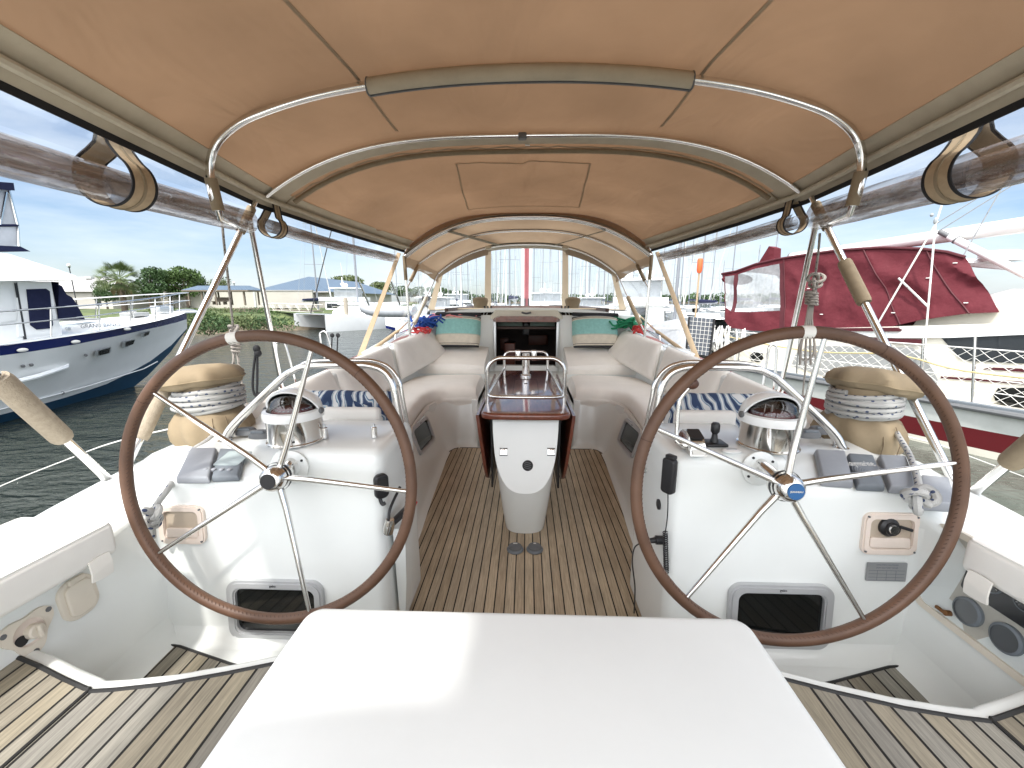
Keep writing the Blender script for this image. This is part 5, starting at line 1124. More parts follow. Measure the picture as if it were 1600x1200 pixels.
mb=MB(); mb.grid(48,2,flap); mb.build('joining_flap',bimfab,dod,recalc=False)
for y,r_ in ((4.90,.017),(4.96,.010),(5.35,.013),(5.93,.013)):
    w,c,e,t=dprof(y); P=[]
    for i in range(49):
        u=-1+2*i/48; P.append(Vector((u*w,y,e+(c-e)*(1-abs(u)**2.6)-.024))-DO)
    mb=MB(); mb.tube(P,r_,10); mb.build('bow_tube',steel,dod)
    mb=MB(); mb.tube([p+Vector((0,.012,.020)) for p in P],.006,6); mb.build('dark_welt',rubber,dod)
# side skirts of the hood (fabric band at the edge, curved) and clear side windows
for s in (1,-1):
    def skirt(a,b):
        y=4.88+a*1.07; w,c,e,t=dprof(y); dep=(.075+.05*math.sin(math.pi*min(1,abs(t-.0)))*0+ (.04 if t<.5 else .05)+.05*abs(2*((y-4.88)/1.07)-1)**2*.6)
        return Vector((s*(w+.01*b),y,e-dep*b))-DO
    mb=MB(); mb.grid(24,3,skirt); mb.build('side_skirt',dodfab,dod,recalc=False)
    mb=MB(); mb.grid(10,10,lambda a,b:Vector((s*((1.42+(1.25-1.42)*a)*(1-b)+(1.50+(1.46-1.50)*a)*b),4.90+1.05*a+.35*a*b,(1.92-.06*a)*(1-b)+(1.10+.27*a)*b))-DO); mb.build('side_window',clearv,dod)
# windscreen: front bow to coach roof
def scr(u,v):   # u -1..1 across, v 0 top..1 bottom
    w,c,e,t=dprof(5.95); xt=u*w; zt=e+(c-e)*(1-abs(u)**2.6)-.02
    xb=u*1.52; yb=6.62-.28*abs(u)**2.2; zb=1.365-.02*abs(u)
    yt=5.95
    return Vector((xt+(xb-xt)*v,yt+(yb-yt)*v,zt+(zb-zt)*v))-DO
def spanel(u0,u1,v0,v1,m,name,th=.0,nu=12,nv=8,dn=0):
    mb=MB(); mb.grid(nu,nv,lambda a,b:scr(u0+(u1-u0)*a,v0+(v1-v0)*b)+Vector((0,-dn,0)),thick=th); return mb.build(name,m,dod,recalc=bool(th))
US=.40; UT=.43
def scr2(sx,a,b):  # side window sheet between mullion and corner
    u0=UT+(US-UT)*b; return scr(sx*(u0+(1-u0)*a),b)
spanel(-.42,.42,.03,.97,clearv,'centre_window')
for s in (1,-1):
    mb=MB(); mb.grid(14,10,lambda a,b:scr2(s,a,.05+.93*b)); mb.build('front_side_window',clearv,dod,recalc=False)
    # canvas borders
    mb=MB(); mb.grid(1,12,lambda a,b:scr(s*(UT+(US-UT)*b+(a-.5)*.066),b)+Vector((0,-.006,0)),thick=.0); mb.build('window_mullion',borderf,dod,recalc=False)
    mb=MB(); mb.grid(24,2,lambda a,b:scr(s*(UT+(1-UT)*a),(.0+.10*b+.04*b*a))+Vector((0,-.004,0)),thick=.004); mb.build('window_header',dodfab,dod)
    mb=MB(); mb.grid(2,12,lambda a,b:scr(s*(1-.065*a),b)+Vector((0,-.004,0)),thick=.0); mb.build('window_corner_post',borderf,dod,recalc=False)
    mb=MB(); mb.grid(16,1,lambda a,b:scr(s*(US+(1-US)*a),.955+.045*b)+Vector((0,-.004,0)),thick=.0); mb.build('window_sill_band',borderf,dod,recalc=False)
    mb=MB(); p=scr(s*UT,.0); mb.ball(p+Vector((0,-.03,.0)),.045,14,(1.1,.5,.75)); mb.build('corner_patch',whitel if False else creamcan,dod)
mb=MB(); mb.grid(20,1,lambda a,b:scr(-UT+2*UT*a,.0+.055*b)+Vector((0,-.006,0)),thick=.005); mb.build('centre_header',creamcan,dod)
mb=MB(); mb.tube([scr(-1+2*i/40,1.0)+Vector((0,-.01,.012)) for i in range(41)],.010,8); mb.build('sill_piping',rubber,dod)
mb=MB(); mb.tube([scr(-.46+.92*i/20,.0)+Vector((0,-.03,.03)) for i in range(21)],.014,8); mb.build('rolled_blind',olive,dod)
# zip straps under the hood
for s in (-1,1):
    A=dsurf(.02,s*.62,-.05)+DO; B=scr(s*.30,.0)+DO+Vector((0,-.05,.0))
    mb=MB(); w=.045 if s<0 else .016; d=(B-A).normalized(); sd_=d.cross(Vector((0,0,1))).normalized()
    mb.grid(8,1,lambda a,b:A.lerp(B,a)+sd_*(2*b-1)*w-DO,thick=.004); mb.build('hanging_strap',olive,dod)
# legs
for s in (1,-1):
    base=Vector((s*1.40,4.92,1.03)); top=Vector((s*1.42,4.90,2.04))
    mb=MB(); mb.tube([base-DO,top-DO],.0155,12); mb.lathe([(.03,0),(.03,.008),(.02,.03)],base-DO+Vector((0,0,-.01)),14); mb.build('leg_tube',steel,dod)
    mb=MB(); mb.tube([base.lerp(top,.70)-DO,base.lerp(top,.97)-DO],.021,12); mb.build('leg_sleeve',olsleeve,dod)
    t1=Vector((s*1.36,5.35,1.97)); b1=base.lerp(top,.60); mb=MB(); mb.tube([t1-DO,b1-DO],.011,10); mb.build('mid_strut',steel,dod)
    mb=MB(); mb.tube([t1.lerp(b1,.12)-DO,t1.lerp(b1,.7)-DO],.022,12); mb.build('strut_pad',tanweb if s<0 else olsleeve,dod)
    t1=Vector((s*1.25,5.93,1.88)); b1=base.lerp(top,.10)+Vector((s*.02,.10,0)); mb=MB(); mb.tube([t1-DO,b1-DO],.0115,10); mb.build('front_strut',steel,dod)
    mb=MB(); mb.tube([t1.lerp(b1,.45)-DO,t1.lerp(b1,.88)-DO],.026,12); mb.build('strut_pad',creamcan if s<0 else tanweb,dod)
# tension straps bimini -> coaming, and padded lower line
for s in (-1,1):
    r=thing('tension_strap',('left' if s<0 else 'right')+' tan webbing strap running from the bimini front down to the side deck','strap',(s*1.78,4.35,.93),0,'tan tension straps')
    A=Vector((s*1.44,4.78,2.03)); B=Vector((s*1.80,4.34,.90)); w=.026; mb=MB(); O=Vector((s*1.78,4.35,.93))
    d=(B-A).normalized(); sd_=Vector((0,1,0)).cross(d).normalized(); mb.grid(12,1,lambda a,b:A.lerp(B,a)+sd_*(2*b-1)*w*(.8+.3*a)-O,thick=.008); mb.build('webbing',tanweb,r)
    mb=MB(); mb.tube([A+Vector((0,.01,0))-O,B+Vector((0,.01,0))-O],.004,5); mb.build('edge_cord',rubber,r)
    r=thing('padded_line',('left' if s<0 else 'right')+' tan padded line lying along the coaming from the strap foot forward','line',(s*1.78,4.35,.93),0,'padded lines along the coamings')
    C_=Vector((s*1.60,5.10,1.13)); D_=Vector((s*1.52,5.9,1.36)); mb=MB(); mb.tube([p-O for p in crom([B,B.lerp(C_,.35)+Vector((0,0,-.01)),C_],6)],.022,10,); mb.build('padding',tanweb,r)
    mb=MB(); mb.tube([C_-O,D_-O],.010,8); mb.build('line_end',tanweb,r)
# tubes on the coaming (grab rails / track)
for s in (1,-1):
    r=thing('winch_track',('left' if s<0 else 'right')+' short stainless sheet track on the coaming top beside the back cushions','track',(s*1.50,5.0,1.075),0,'sheet tracks')
    mb=MB(); mb.tube([Vector((.0,-.35,-.01)),Vector((0,-.33,.04)),Vector((-.02*s,.45,.085)),Vector((-.02*s,.47,.03))],.009,8); mb.build('grab_rail',steel,r)
    mb=MB(); mb.box((.07*s,.0,.0),(.04,.9,.015),rot=(R(6),0,0),bev=.004); mb.build('track_rail',brushed,r)
# rope heaps
def heap(c,m,lab,sc,seed,r=.011,n=9,cat='rope'):
    rnd=random.Random(seed); root=thing('rope_coil',lab,cat,c,0); mb=MB()
    for k in range(n):
        a=rnd.uniform(0,6.28); w=rnd.uniform(.45,1.0); P=[]; ph=rnd.uniform(0,6.28); o=Vector((rnd.uniform(-.35,.35)*sc[0],rnd.uniform(-.35,.35)*sc[1],rnd.uniform(0,.6)*sc[2]))
        for i in range(14):
            t=2*math.pi*i/14; p=Vector((math.cos(t)*sc[0]*.5*w,math.sin(t)*sc[1]*.35*w,sc[2]*.28*math.sin(2*t+ph)+rnd.uniform(-.003,.003))); p=Matrix.Rotation(a*.35,3,'Z')@Matrix.Rotation(rnd.uniform(-.18,.18),3,'X')@p; P.append(p+o+Vector((0,0,sc[2]*.25)))
        mb.tube(crom(P,4,closed=True),r,6,closed=True)
    mb.build('coils',m,root); return root
heap((-1.30,5.50,1.14),blueline,'heap of blue rope on the left cabin edge beside the striped pillow',(.36,.36,.15),1,.012,15)
heap((-1.02,5.60,1.25),pinkline,'loose pink-red rope behind the blue rope heap',(.5,.3,.07),2,.009,6)
heap((-1.30,5.2,1.10),redline,'small red rope bundle below the blue rope heap',(.16,.4,.07),3,.009,4)
heap((1.34,5.55,1.14),greenline,'heap of green rope on the right cabin edge beside the striped pillow',(.55,.38,.13),4,.012,15)
heap((1.40,5.22,1.09),redline,'red rope bundle at the foot of the right dodger leg',(.10,.24,.09),5,.011,6)
for sx in (-1,1):
    c=(sx*.66,5.98,1.40); r=thing('cabin_top_winch',('left' if sx<0 else 'right')+' small covered winch on the cabin top behind the striped pillow','winch',c,0,'covered winches on the cabin top')
    mb=MB(); mb.lathe([(.09,0),(.10,.05),(.115,.10),(.10,.135),(.05,.15),(0,.152)],(0,0,0),30); mb.v=[p*(1+.05*noise.noise(p*14)) for p in mb.v]; mb.build('cover',bagm,r)
    r=thing('rope_clutches',('left' if sx<0 else 'right')+' bank of white and black rope clutches beside the hatch garage','rope clutches',(sx*.53,5.80,1.37),0,'banks of rope clutches')
    for k in range(3):
        mb=MB(); mb.box((sx*(k-1)*.045,0,.0),(.035,.14,.06),bev=.006); mb.build('clutch_body',whitel,r)
        mb=MB(); mb.box((sx*(k-1)*.045,-.05,.035),(.022,.09,.02),rot=(R(-25),0,0),bev=.005); mb.build('clutch_lever',black,r)
        mb=MB(); mb.tube([(sx*(k-1)*.045,-.08,-.01),(sx*(k-1)*.045,-.14,-.02),(sx*((k-1)*.045+.01),-.17,-.07)],.006,6); mb.build('clutch_line',whitel if k else blackline,r)
# hanging ropes at the struts
r=thing('hanging_rope','grey rope with wound knots hanging from the left bimini joint, left of the wheel tape','rope',(0,0,0))
Y=3.0
mb=MB(); mb.tube(crom([at(347,345,y=2.55),at(350,380,y=2.6),at(358,450,y=2.8),at(366,528,y=2.95)],5),.0075,8); mb.build('line',greyrope,r)
mb=MB(); knot(mb,at(366,515,y=2.93),.010,.9); mb.build('knot',greyrope,r)
mb=MB()
P=[at(367,528,y=2.95)+Vector((math.cos(t)*.028,math.sin(t)*.028,-.10*t/25)) for t in [i*.35 for i in range(72)]]; mb.tube(P,.009,7); 
mb.tube(crom([at(364,548,y=2.95),at(368,600,y=2.9),at(380,655,y=2.9)],5),.008,6); mb.tube(crom([at(370,548,y=2.95),at(378,600,y=2.9),at(392,660,y=2.9)],5),.008,6); mb.tube(crom([at(367,548,y=2.95),at(362,590,y=2.9),at(366,650,y=2.9)],5),.008,6); mb.build('hanging_loops',greyrope,r)
r=thing('hanging_rope','grey rope in a gasket knot hanging before the maroon canvas on the right','rope',(0,0,0))
mb=MB(); mb.tube(crom([at(1281,365,y=2.55),at(1279,390,y=2.6),at(1274,430,y=2.7)],5),.0065,8); mb.build('line',greyrope,r)
def coilw(mb,px,pa,pb,y,rr,turns,w):
    A=at(px,pa,y=y); B=at(px,pb,y=y); 
    mb.tube([A.lerp(B,i/(turns*14))+Vector((math.cos(i*2*math.pi/14)*rr,math.sin(i*2*math.pi/14)*rr,0)) for i in range(turns*14+1)],w,7)
mb=MB(); knot(mb,at(1274,437,y=2.7),.010,1.1); knot(mb,at(1273,446,y=2.7),.009,.8); coilw(mb,1268,455,476,2.7,.030,5,.0085); mb.build('knot',greyrope,r)
mb=MB(); 
for dx in (-10,-3,4,11): mb.tube(crom([at(1267+dx*.3,476,y=2.7),at(1264+dx*.4,500,y=2.7),at(1262+dx,540,y=2.7),at(1262+dx*1.2,570,y=2.7)],5),.0075,6)
mb.tube(crom([at(1253,530,y=2.7),at(1248,550,y=2.7),at(1256,563,y=2.7),at(1270,556,y=2.7),at(1272,540,y=2.7)],5),.007,6)
mb.tube(crom([at(1260,560,y=2.7),at(1254,620,y=2.75),at(1250,680,y=2.8)],5),.006,6); mb.build('hanging_loops',greyrope,r)
WZ0=-1.03
# lifeline gates, stanchions and lashings on our own rail
def gate(sx,quad,y,label):
    r=thing('rail_gate',label,'stanchion',(0,0,0),0,'inverted-U rail gates')
    P=[at(a,b,y=y) for a,b in quad]; mb=MB(); mb.tube(crom(P,6),.0115,10); mb.build('bent_tube',steel,r); return r
gate(-1,[(440,612),(431,545),(436,535),(442,534),(448,545),(465,612)],3.9,'inverted-U stainless stanchion on the left side deck beside the bimini strut')
gate(-1,[(510,575),(500,528),(503,519),(508,519),(513,528),(524,572)],5.0,'inverted-U stainless stanchion further forward on the left side deck')
gate(1,[(1190,618),(1200,552),(1204,540),(1210,540),(1213,552),(1209,618)],3.6,'inverted-U stainless stanchion on the right side deck in front of the netted boat')
def lash(px,y,label,pts,knots):
    r=thing('black_lashing',label,'lashing',(0,0,0),0,'black cord lashings'); 
    for Q in pts: mb=MB(); mb.tube(crom([at(a,b,y=y) for a,b in Q],5),.0085,7); mb.build('cord',blackline,r)
    mb=MB()
    for a,b in knots: mb.ball(at(a,b,y=y),.026,10,(1,1,1.1))
    mb.build('knot',blackline,r)
lash(400,2.9,'black cord with a double knot hanging left of the left compass',[[(402,548),(402,600),(400,640),(399,668)],[(399,555),(396,580),(395,605),(399,618),(406,614)]],[(401,545),(403,552)])
for px,lb in ((519,'left of the two black cord lashings on the lifeline ahead of the left cushions'),(528,'right of the two black cord lashings on the lifeline ahead of the left cushions')): lash(px,5.0,lb,[[(px,523),(px-1,545),(px-2,562)]],[(px,524),(px-1,563)])
r=thing('mooring_line','thin white mooring line stretching over the water to our left quarter','line',(0,0,0)); mb=MB(); mb.tube(crom([at(-90,803,z=WZ0),at(0,760,z=-.55),at(100,720,z=-.05),at(190,688,z=.35),Vector((-2.03,2.75,.71))],6),.006,6); mb.build('line',whitel,r)
r=thing('mooring_line','thin white mooring line on the right beside the strut pad','line',(0,0,0)); mb=MB(); mb.tube(crom([Vector((2.02,2.7,.71)),at(1450,690,z=.25),at(1520,715,z=-.25),at(1640,760,z=WZ0)],6),.006,6); mb.build('line',whitel,r)
# ================================================================ WATER, SHORE, SKY LINE
WZ=-1.03
def water_mat():
    m=bpy.data.materials.new('harbour_water'); m.use_nodes=True; n=m.node_tree; k=n.links.new; b=n.nodes['Principled BSDF']
    b.inputs['Base Color'].default_value=(.030,.036,.032,1); b.inputs['Roughness'].default_value=.06; b.inputs['IOR'].default_value=1.333; b.inputs['Specular IOR Level'].default_value=.6
    tc=n.nodes.new('ShaderNodeTexCoord'); prev=None
    # right of us the basin is still and scummy
    sx=n.nodes.new('ShaderNodeSeparateXYZ'); k(tc.outputs['Object'],sx.inputs[0])
    mr=n.nodes.new('ShaderNodeMapRange'); mr.inputs[1].default_value=2.5; mr.inputs[2].default_value=4.5; mr.inputs[3].default_value=0; mr.inputs[4].default_value=1; k(sx.outputs[0],mr.inputs[0])
    my=n.nodes.new('ShaderNodeMapRange'); my.inputs[1].default_value=14; my.inputs[2].default_value=9; my.inputs[3].default_value=0; my.inputs[4].default_value=1; k(sx.outputs[1],my.inputs[0])
    mm=n.nodes.new('ShaderNodeMath'); mm.operation='MULTIPLY'; k(mr.outputs[0],mm.inputs[0]); k(my.outputs[0],mm.inputs[1])
    inv=n.nodes.new('ShaderNodeMath'); inv.operation='MULTIPLY_ADD'; inv.inputs[1].default_value=-.85; inv.inputs[2].default_value=1; k(mm.outputs[0],inv.inputs[0])
    sc=n.nodes.new('ShaderNodeTexNoise'); sc.inputs['Scale'].default_value=1.1; sc.inputs['Detail'].default_value=9; sc.inputs['Roughness'].default_value=.7; sc.inputs['Distortion'].default_value=1.5; k(tc.outputs['Object'],sc.inputs['Vector'])
    cr=n.nodes.new('ShaderNodeValToRGB'); cr.color_ramp.elements[0].position=.42; cr.color_ramp.elements[0].color=(.075,.085,.07,1); cr.color_ramp.elements[1].position=.70; cr.color_ramp.elements[1].color=(.13,.14,.12,1); k(sc.outputs['Fac'],cr.inputs[0])
    mx=n.nodes.new('ShaderNodeMixRGB'); mx.inputs[1].default_value=(.024,.030,.024,1); k(mm.outputs[0],mx.inputs[0]); k(cr.outputs[0],mx.inputs[2]); k(mx.outputs[0],b.inputs['Base Color'])
    r2=n.nodes.new('ShaderNodeMath'); r2.operation='MULTIPLY_ADD'; r2.inputs[1].default_value=.10; r2.inputs[2].default_value=.05; k(mm.outputs[0],r2.inputs[0]); k(r2.outputs[0],b.inputs['Roughness'])
    for s_,d_,st,rot in ((.9,.05,(1,2.4,1),.35),(3.2,.022,(1,2.2,1),.2),(9,.006,(1,1.6,1),.5)):
        mp=n.nodes.new('ShaderNodeMapping'); mp.inputs['Scale'].default_value=st; mp.inputs['Rotation'].default_value=(0,0,rot); k(tc.outputs['Object'],mp.inputs[0])
        z=n.nodes.new('ShaderNodeTexNoise'); z.inputs['Scale'].default_value=s_; z.inputs['Detail'].default_value=3; z.inputs['Distortion'].default_value=.6; k(mp.outputs[0],z.inputs['Vector'])
        bp=n.nodes.new('ShaderNodeBump'); bp.inputs['Distance'].default_value=d_*3.2; k(inv.outputs[0],bp.inputs['Strength']); k(z.outputs['Fac'],bp.inputs['Height'])
        if prev: k(prev.outputs[0],bp.inputs['Normal'])
        prev=bp
    k(prev.outputs[0],b.inputs['Normal']); return m
mb=MB(); mb.add([(-2500,-400,WZ),(2500,-400,WZ),(2500,3500,WZ),(-2500,3500,WZ)],[[0,1,2,3]]); tag(mb.build('water',water_mat()),'grey-green harbour water',kind='structure')
def ground_mat(name,c1,c2,s=.5,bump=.5):
    m=bpy.data.materials.new(name); m.use_nodes=True; n=m.node_tree; k=n.links.new; b=n.nodes['Principled BSDF']; tc=n.nodes.new('ShaderNodeTexCoord')
    z=n.nodes.new('ShaderNodeTexNoise'); z.inputs['Scale'].default_value=s; z.inputs['Detail'].default_value=8; k(tc.outputs['Object'],z.inputs['Vector'])
    cr=n.nodes.new('ShaderNodeValToRGB'); cr.color_ramp.elements[0].position=.35; cr.color_ramp.elements[0].color=(*c1,1); cr.color_ramp.elements[1].position=.65; cr.color_ramp.elements[1].color=(*c2,1); k(z.outputs['Fac'],cr.inputs[0]); k(cr.outputs[0],b.inputs['Base Color']); b.inputs['Roughness'].default_value=.95
    bp=n.nodes.new('ShaderNodeBump'); bp.inputs['Strength'].default_value=bump; bp.inputs['Distance'].default_value=.3; k(z.outputs['Fac'],bp.inputs['Height']); k(bp.outputs[0],b.inputs['Normal']); return m
grass=ground_mat('bank_grass',(.04,.065,.02),(.11,.135,.045),1.1)
mud=ground_mat('bank_mud',(.07,.055,.035),(.16,.13,.09),2.0)
shore=[(-120,6),(-60,20),(-38,27),(-27,30.5),(-22,33),(-18,39),(-15,48),(-14,62),(-14,90),(-20,140),(-60,260)]
sp_=crom([(x,y,0) for x,y in shore],5)
def bank(i,j,n=8):
    p=sp_[min(i,len(sp_)-1)]; q=sp_[min(i+1,len(sp_)-1)]; o=sp_[max(i-1,0)]; d=(q-o).normalized(); nn=Vector((-d.y,d.x,0)); prof=((-1.5,WZ-.6),(-.2,WZ-.02),(.5,-.55),(1.5,-.1),(3,.30),(6,.45),(14,.52),(400,.6))
    w,z=prof[j]; c=p+nn*w*(1 if j<7 else 1); 
    if 0<j<6: c+=Vector((.5*noise.noise(p*.3+Vector((j,0,0))),.5*noise.noise(p*.4),0)); z+=.10*noise.noise(Vector((p.x*.8,p.y*.8,j)))
    return Vector((c.x,c.y,z))
mb=MB(); mb.grid(len(sp_)-1,2,lambda a,b:bank(int(round(a*(len(sp_)-1))),int(round(b*2)))); tag(mb.build('mud_bank',mud),'muddy foot of the river bank on the left',kind='structure')
mb=MB(); mb.grid(len(sp_)-1,5,lambda a,b:bank(int(round(a*(len(sp_)-1))),2+int(round(b*5)))); tag(mb.build('ground',grass),'grassy river bank on the left',kind='structure')
# ---- leaves
leafm=[mat('leaf_green',(.055,.10,.022),.7,noise_amt=.3,nscale=1.5),mat('leaf_dark',(.035,.075,.02),.7,noise_amt=.3,nscale=1.2),mat('leaf_olive',(.09,.115,.04),.7,noise_amt=.3,nscale=2)]
bark=mat('bark',(.13,.10,.075),.9,noise_amt=.3,nscale=9)
def leaves(mb,c,rx,ry,rz,n,s,rnd,flat=.0):
    for _ in range(n):
        while True:
            p=Vector((rnd.uniform(-1,1),rnd.uniform(-1,1),rnd.uniform(-1,1)))
            if .25<p.length<1: break
        if rnd.random()<.5: p=p.normalized()*rnd.uniform(.75,1)
        q=Vector(c)+Vector((p.x*rx,p.y*ry,p.z*rz)); a=Vector((rnd.gauss(0,1),rnd.gauss(0,1),rnd.gauss(0,.6))).normalized(); b=a.orthogonal().normalized(); b=Matrix.Rotation(rnd.uniform(0,6.28),3,a)@b; cc=a.cross(b); k=s*rnd.uniform(.6,1.3)
        mb.add([q-b*k,q+cc*k*.5,q+b*k,q-cc*k*.5],[[0,1,2,3]])
def tree(x,y,z,h,w,seed,label,m=0,group='trees on the left bank',name='leafy_tree',clumps=9,dens=170,leaf=.17):
    rnd=random.Random(seed); r=thing(name,label,'tree',(x,y,z),rnd.uniform(0,6),group)
    mb=MB(); top=h*.55; mb.tube(crom([(0,0,0),(rnd.uniform(-.1,.1),0,top*.5),(rnd.uniform(-.2,.2),rnd.uniform(-.2,.2),top)],4),.1,8,rr=[h*.035*(1-.5*i/8) for i in range(9)])
    cs=[]
    for i in range(clumps):
        a=rnd.uniform(0,6.28); rr=w*.5*rnd.uniform(.15,.75); c=Vector((math.cos(a)*rr,math.sin(a)*rr,h*rnd.uniform(.42,.88))); cs.append(c); mb.tube(crom([(0,0,top*rnd.uniform(.5,.95)),c*.5+Vector((0,0,top*.35)),c],3),.04,5,rr=[h*.014*(1-.1*j) for j in range(7)])
    mb.build('trunk',bark,r); lf=MB()
    for c in cs: q=rnd.uniform(.7,1.15); leaves(lf,c,w*.27*q,w*.27*q,h*.19*q,int(dens*1.5),leaf,rnd)
    lf.build('crown',leafm[m],r,recalc=False); return r
def bush(x,y,z,w,h,seed,label,m,group,n=800,leaf=.075):
    rnd=random.Random(seed); r=thing('shoreline_shrub',label,'shrub',(x,y,z),0,group); mb=MB()
    for k in range(5): a=rnd.uniform(0,6.28); mb.tube([(0,0,-.1),(math.cos(a)*w*.2,math.sin(a)*w*.2,h*.5)],.015,4)
    mb.build('stems',bark,r); lf=MB()
    for k in range(5): c=(rnd.uniform(-.3,.3)*w,rnd.uniform(-.2,.2)*w,h*rnd.uniform(.25,.6)); leaves(lf,c,w*.30,w*.28,h*.38,n//5,leaf,rnd)
    lf.build('foliage',leafm[m],r,recalc=False)
# palm
def palm(px,pyt,pyb,y,seed,label):
    b=at(px,pyb,y=y); t=at(px,pyt,y=y); h=t.z-b.z; r=thing('palm_tree',label,'palm tree',b,0); rnd=random.Random(seed)
    mb=MB(); mb.tube(crom([(0,0,-.3),(.08,0,h*.3),(0,0,h*.62)],6),.2,10,rr=[.26-.008*i for i in range(13)]); mb.build('trunk',bark,r)
    lf=MB(); c0=Vector((0,0,h*.62)); R_=h*.46
    for k in range(56):
        a=rnd.uniform(0,6.28); el=rnd.uniform(-.75,1.3); L_=R_*rnd.uniform(.75,1.0); d=Vector((math.cos(a)*math.cos(el),math.sin(a)*math.cos(el),math.sin(el)))
        base=c0+d*.15; hub=c0+d*L_*.55+Vector((0,0,-.05)); sd=d.cross(Vector((0,0,1))).normalized(); upv=sd.cross(d)
        lf.tube([base,hub],.018,4)
        for j in range(17):
            th=(j-8)/8*1.25; e=(d*math.cos(th)+sd*math.sin(th)).normalized(); tip=hub+e*L_*.50+Vector((0,0,-.30*L_*(.3+abs(th)*.5))); w_=e.cross(upv).normalized()*.035
            mid=hub.lerp(tip,.5)+Vector((0,0,.06*L_)); lf.add([hub,mid+w_,tip,mid-w_],[[0,1,2,3]])
    lf.build('fronds',mat('palm_green',(.11,.15,.055),.6,noise_amt=.3,nscale=3),r,recalc=False)
    dd=MB()
    for k in range(16):
        a=rnd.uniform(0,6.28); d=Vector((math.cos(a),math.sin(a),0)); dd.add([c0,c0+d*R_*.35+Vector((0,0,-R_*.5)),c0+d*R_*.3+Vector((.06,.06,-R_*.75)),c0+Vector((.05,.05,-.2))],[[0,1,2,3]])
    dd.build('dead_fronds',mat('dead_frond',(.20,.15,.08),.9),r,recalc=False)
palm(195,404,485,38,3,'fan palm with a ragged round crown on the bank above the motor yacht bow')
for i,(px,pt,pb,y,w,m,lb) in enumerate(((236,418,478,52,7,1,'dark green tree right behind the fan palm'),(268,423,478,55,6.5,0,'bushy tree at the middle of the row right of the palm'),(294,418,478,55,7.5,0,'tallest light green tree of the row right of the palm'),(316,428,478,58,5,1,'darker tree at the right end of the row above the blue shelter roof'),(343,434,474,75,6,2,'thin airy tree seen between the two bimini struts'),(168,440,480,44,4,1,'low dark tree left under the fan palm'),
    (552,432,472,95,15,2,'big rounded olive tree behind the right end of the blue-roofed hall'),(597,442,470,120,12,2,'grey-green tree behind the dodger side window'),(640,445,470,120,14,1,'tree left of the far white motor yacht seen through the dodger'),(676,446,472,110,12,1,'tree behind the cabin of the far left motor yacht'),(712,455,472,140,14,1,'tree at the far shore left of the companionway'))):
    b=at(px,pb,y=y); t=at(px,pt,y=y); tree(b.x,b.y,b.z-.2,(t.z-b.z)*1.0+.2,w*.62,i+20,lb,m,clumps=11,dens=150,leaf=.05*w*.62*.75)
ORD=['first','second','third','fourth','fifth','sixth','seventh','eighth','ninth','tenth','eleventh','twelfth']
for i in range(22):
    t=i/21; px=245+180*t
    b=at(px+(i%3-1)*4,510-(i%4)*7-4*(px>330),z=.0-.25*(i%2)+.1); row='upper' if i%4>1 else 'lower'; k=(i//4)*2+(i%2)
    bush(b.x,b.y+.3,-.35+(.25 if i%4>1 else 0),2.2+.5*(i%3),1.1+.3*(i%2),60+i,['bright green','olive reed-like','low dark green'][i%3]+' shrub on the muddy bank, '+ORD[k]+' from the left in the '+row+' row',[0,2,1][i%3],'shrubs along the left bank')
# far shores as tree masses
def treeline(x0,y0,x1,y1,h,seed,label):
    rnd=random.Random(seed); mb=MB(); n=int(math.hypot(x1-x0,y1-y0)/6)
    for i in range(n): t=i/n; leaves(mb,(x0+(x1-x0)*t+rnd.uniform(-2,2),y0+(y1-y0)*t+rnd.uniform(-4,4),h*.45*rnd.uniform(.7,1.1)),7,7,h*.5*rnd.uniform(.7,1.2),90,1.5,rnd)
    tag(mb.build('far_trees',leafm[1],recalc=False),label,'trees',kind='stuff')
treeline(-60,420,420,420,9,5,'low dark line of trees on the far shore')
treeline(420,420,620,120,9,6,'low dark line of trees on the far right shore')
mb=MB(); mb.prism([(-200,410),(430,410),(640,100),(900,100),(900,900),(-200,900)],WZ-.5,.1); tag(mb.build('far_ground',mud),'low far shore',kind='structure')
# ---- buildings on the left bank
def hip(mb,x0,x1,y0,y1,z0,z1,ov=.5,rid=.35):
    x0-=ov;x1+=ov;y0-=ov;y1+=ov; w=x1-x0;d=y1-y0
    if w>d: a=(x0+d/2,(y0+y1)/2,z1); b=(x1-d/2,(y0+y1)/2,z1)
    else: a=((x0+x1)/2,y0+w/2,z1); b=((x0+x1)/2,y1-w/2,z1)
    mb.add([(x0,y0,z0),(x1,y0,z0),(x1,y1,z0),(x0,y1,z0),a,b],[[0,1,4],[1,2,5,4],[2,3,5],[3,0,4,5],[0,3,2,1]] if w<=d else [[0,1,5,4],[1,2,5],[2,3,4,5],[3,0,4],[0,3,2,1]])
def roofm():
    m=bpy.data.materials.new('blue_metal_roof'); m.use_nodes=True; n=m.node_tree; k=n.links.new; b=n.nodes['Principled BSDF']; tc=n.nodes.new('ShaderNodeTexCoord')
    w=n.nodes.new('ShaderNodeTexWave'); w.inputs['Scale'].default_value=1.0; w.bands_direction='X'; k(tc.outputs['Object'],w.inputs[0]); bp=n.nodes.new('ShaderNodeBump'); bp.inputs['Distance'].default_value=.1; k(w.outputs['Fac'],bp.inputs['Height']); k(bp.outputs[0],b.inputs['Normal'])
    b.inputs['Base Color'].default_value=(.085,.13,.185,1); b.inputs['Roughness'].default_value=.4; return m
bluer=roofm()
r=thing('blue_roofed_hall','long cream hall with a blue hipped metal roof on the left bank','hall',(-33,58,.5))
mb=MB(); mb.box((0,14,1.05),(10,28,2.3)); w=mb.build('wall',stucco,r)
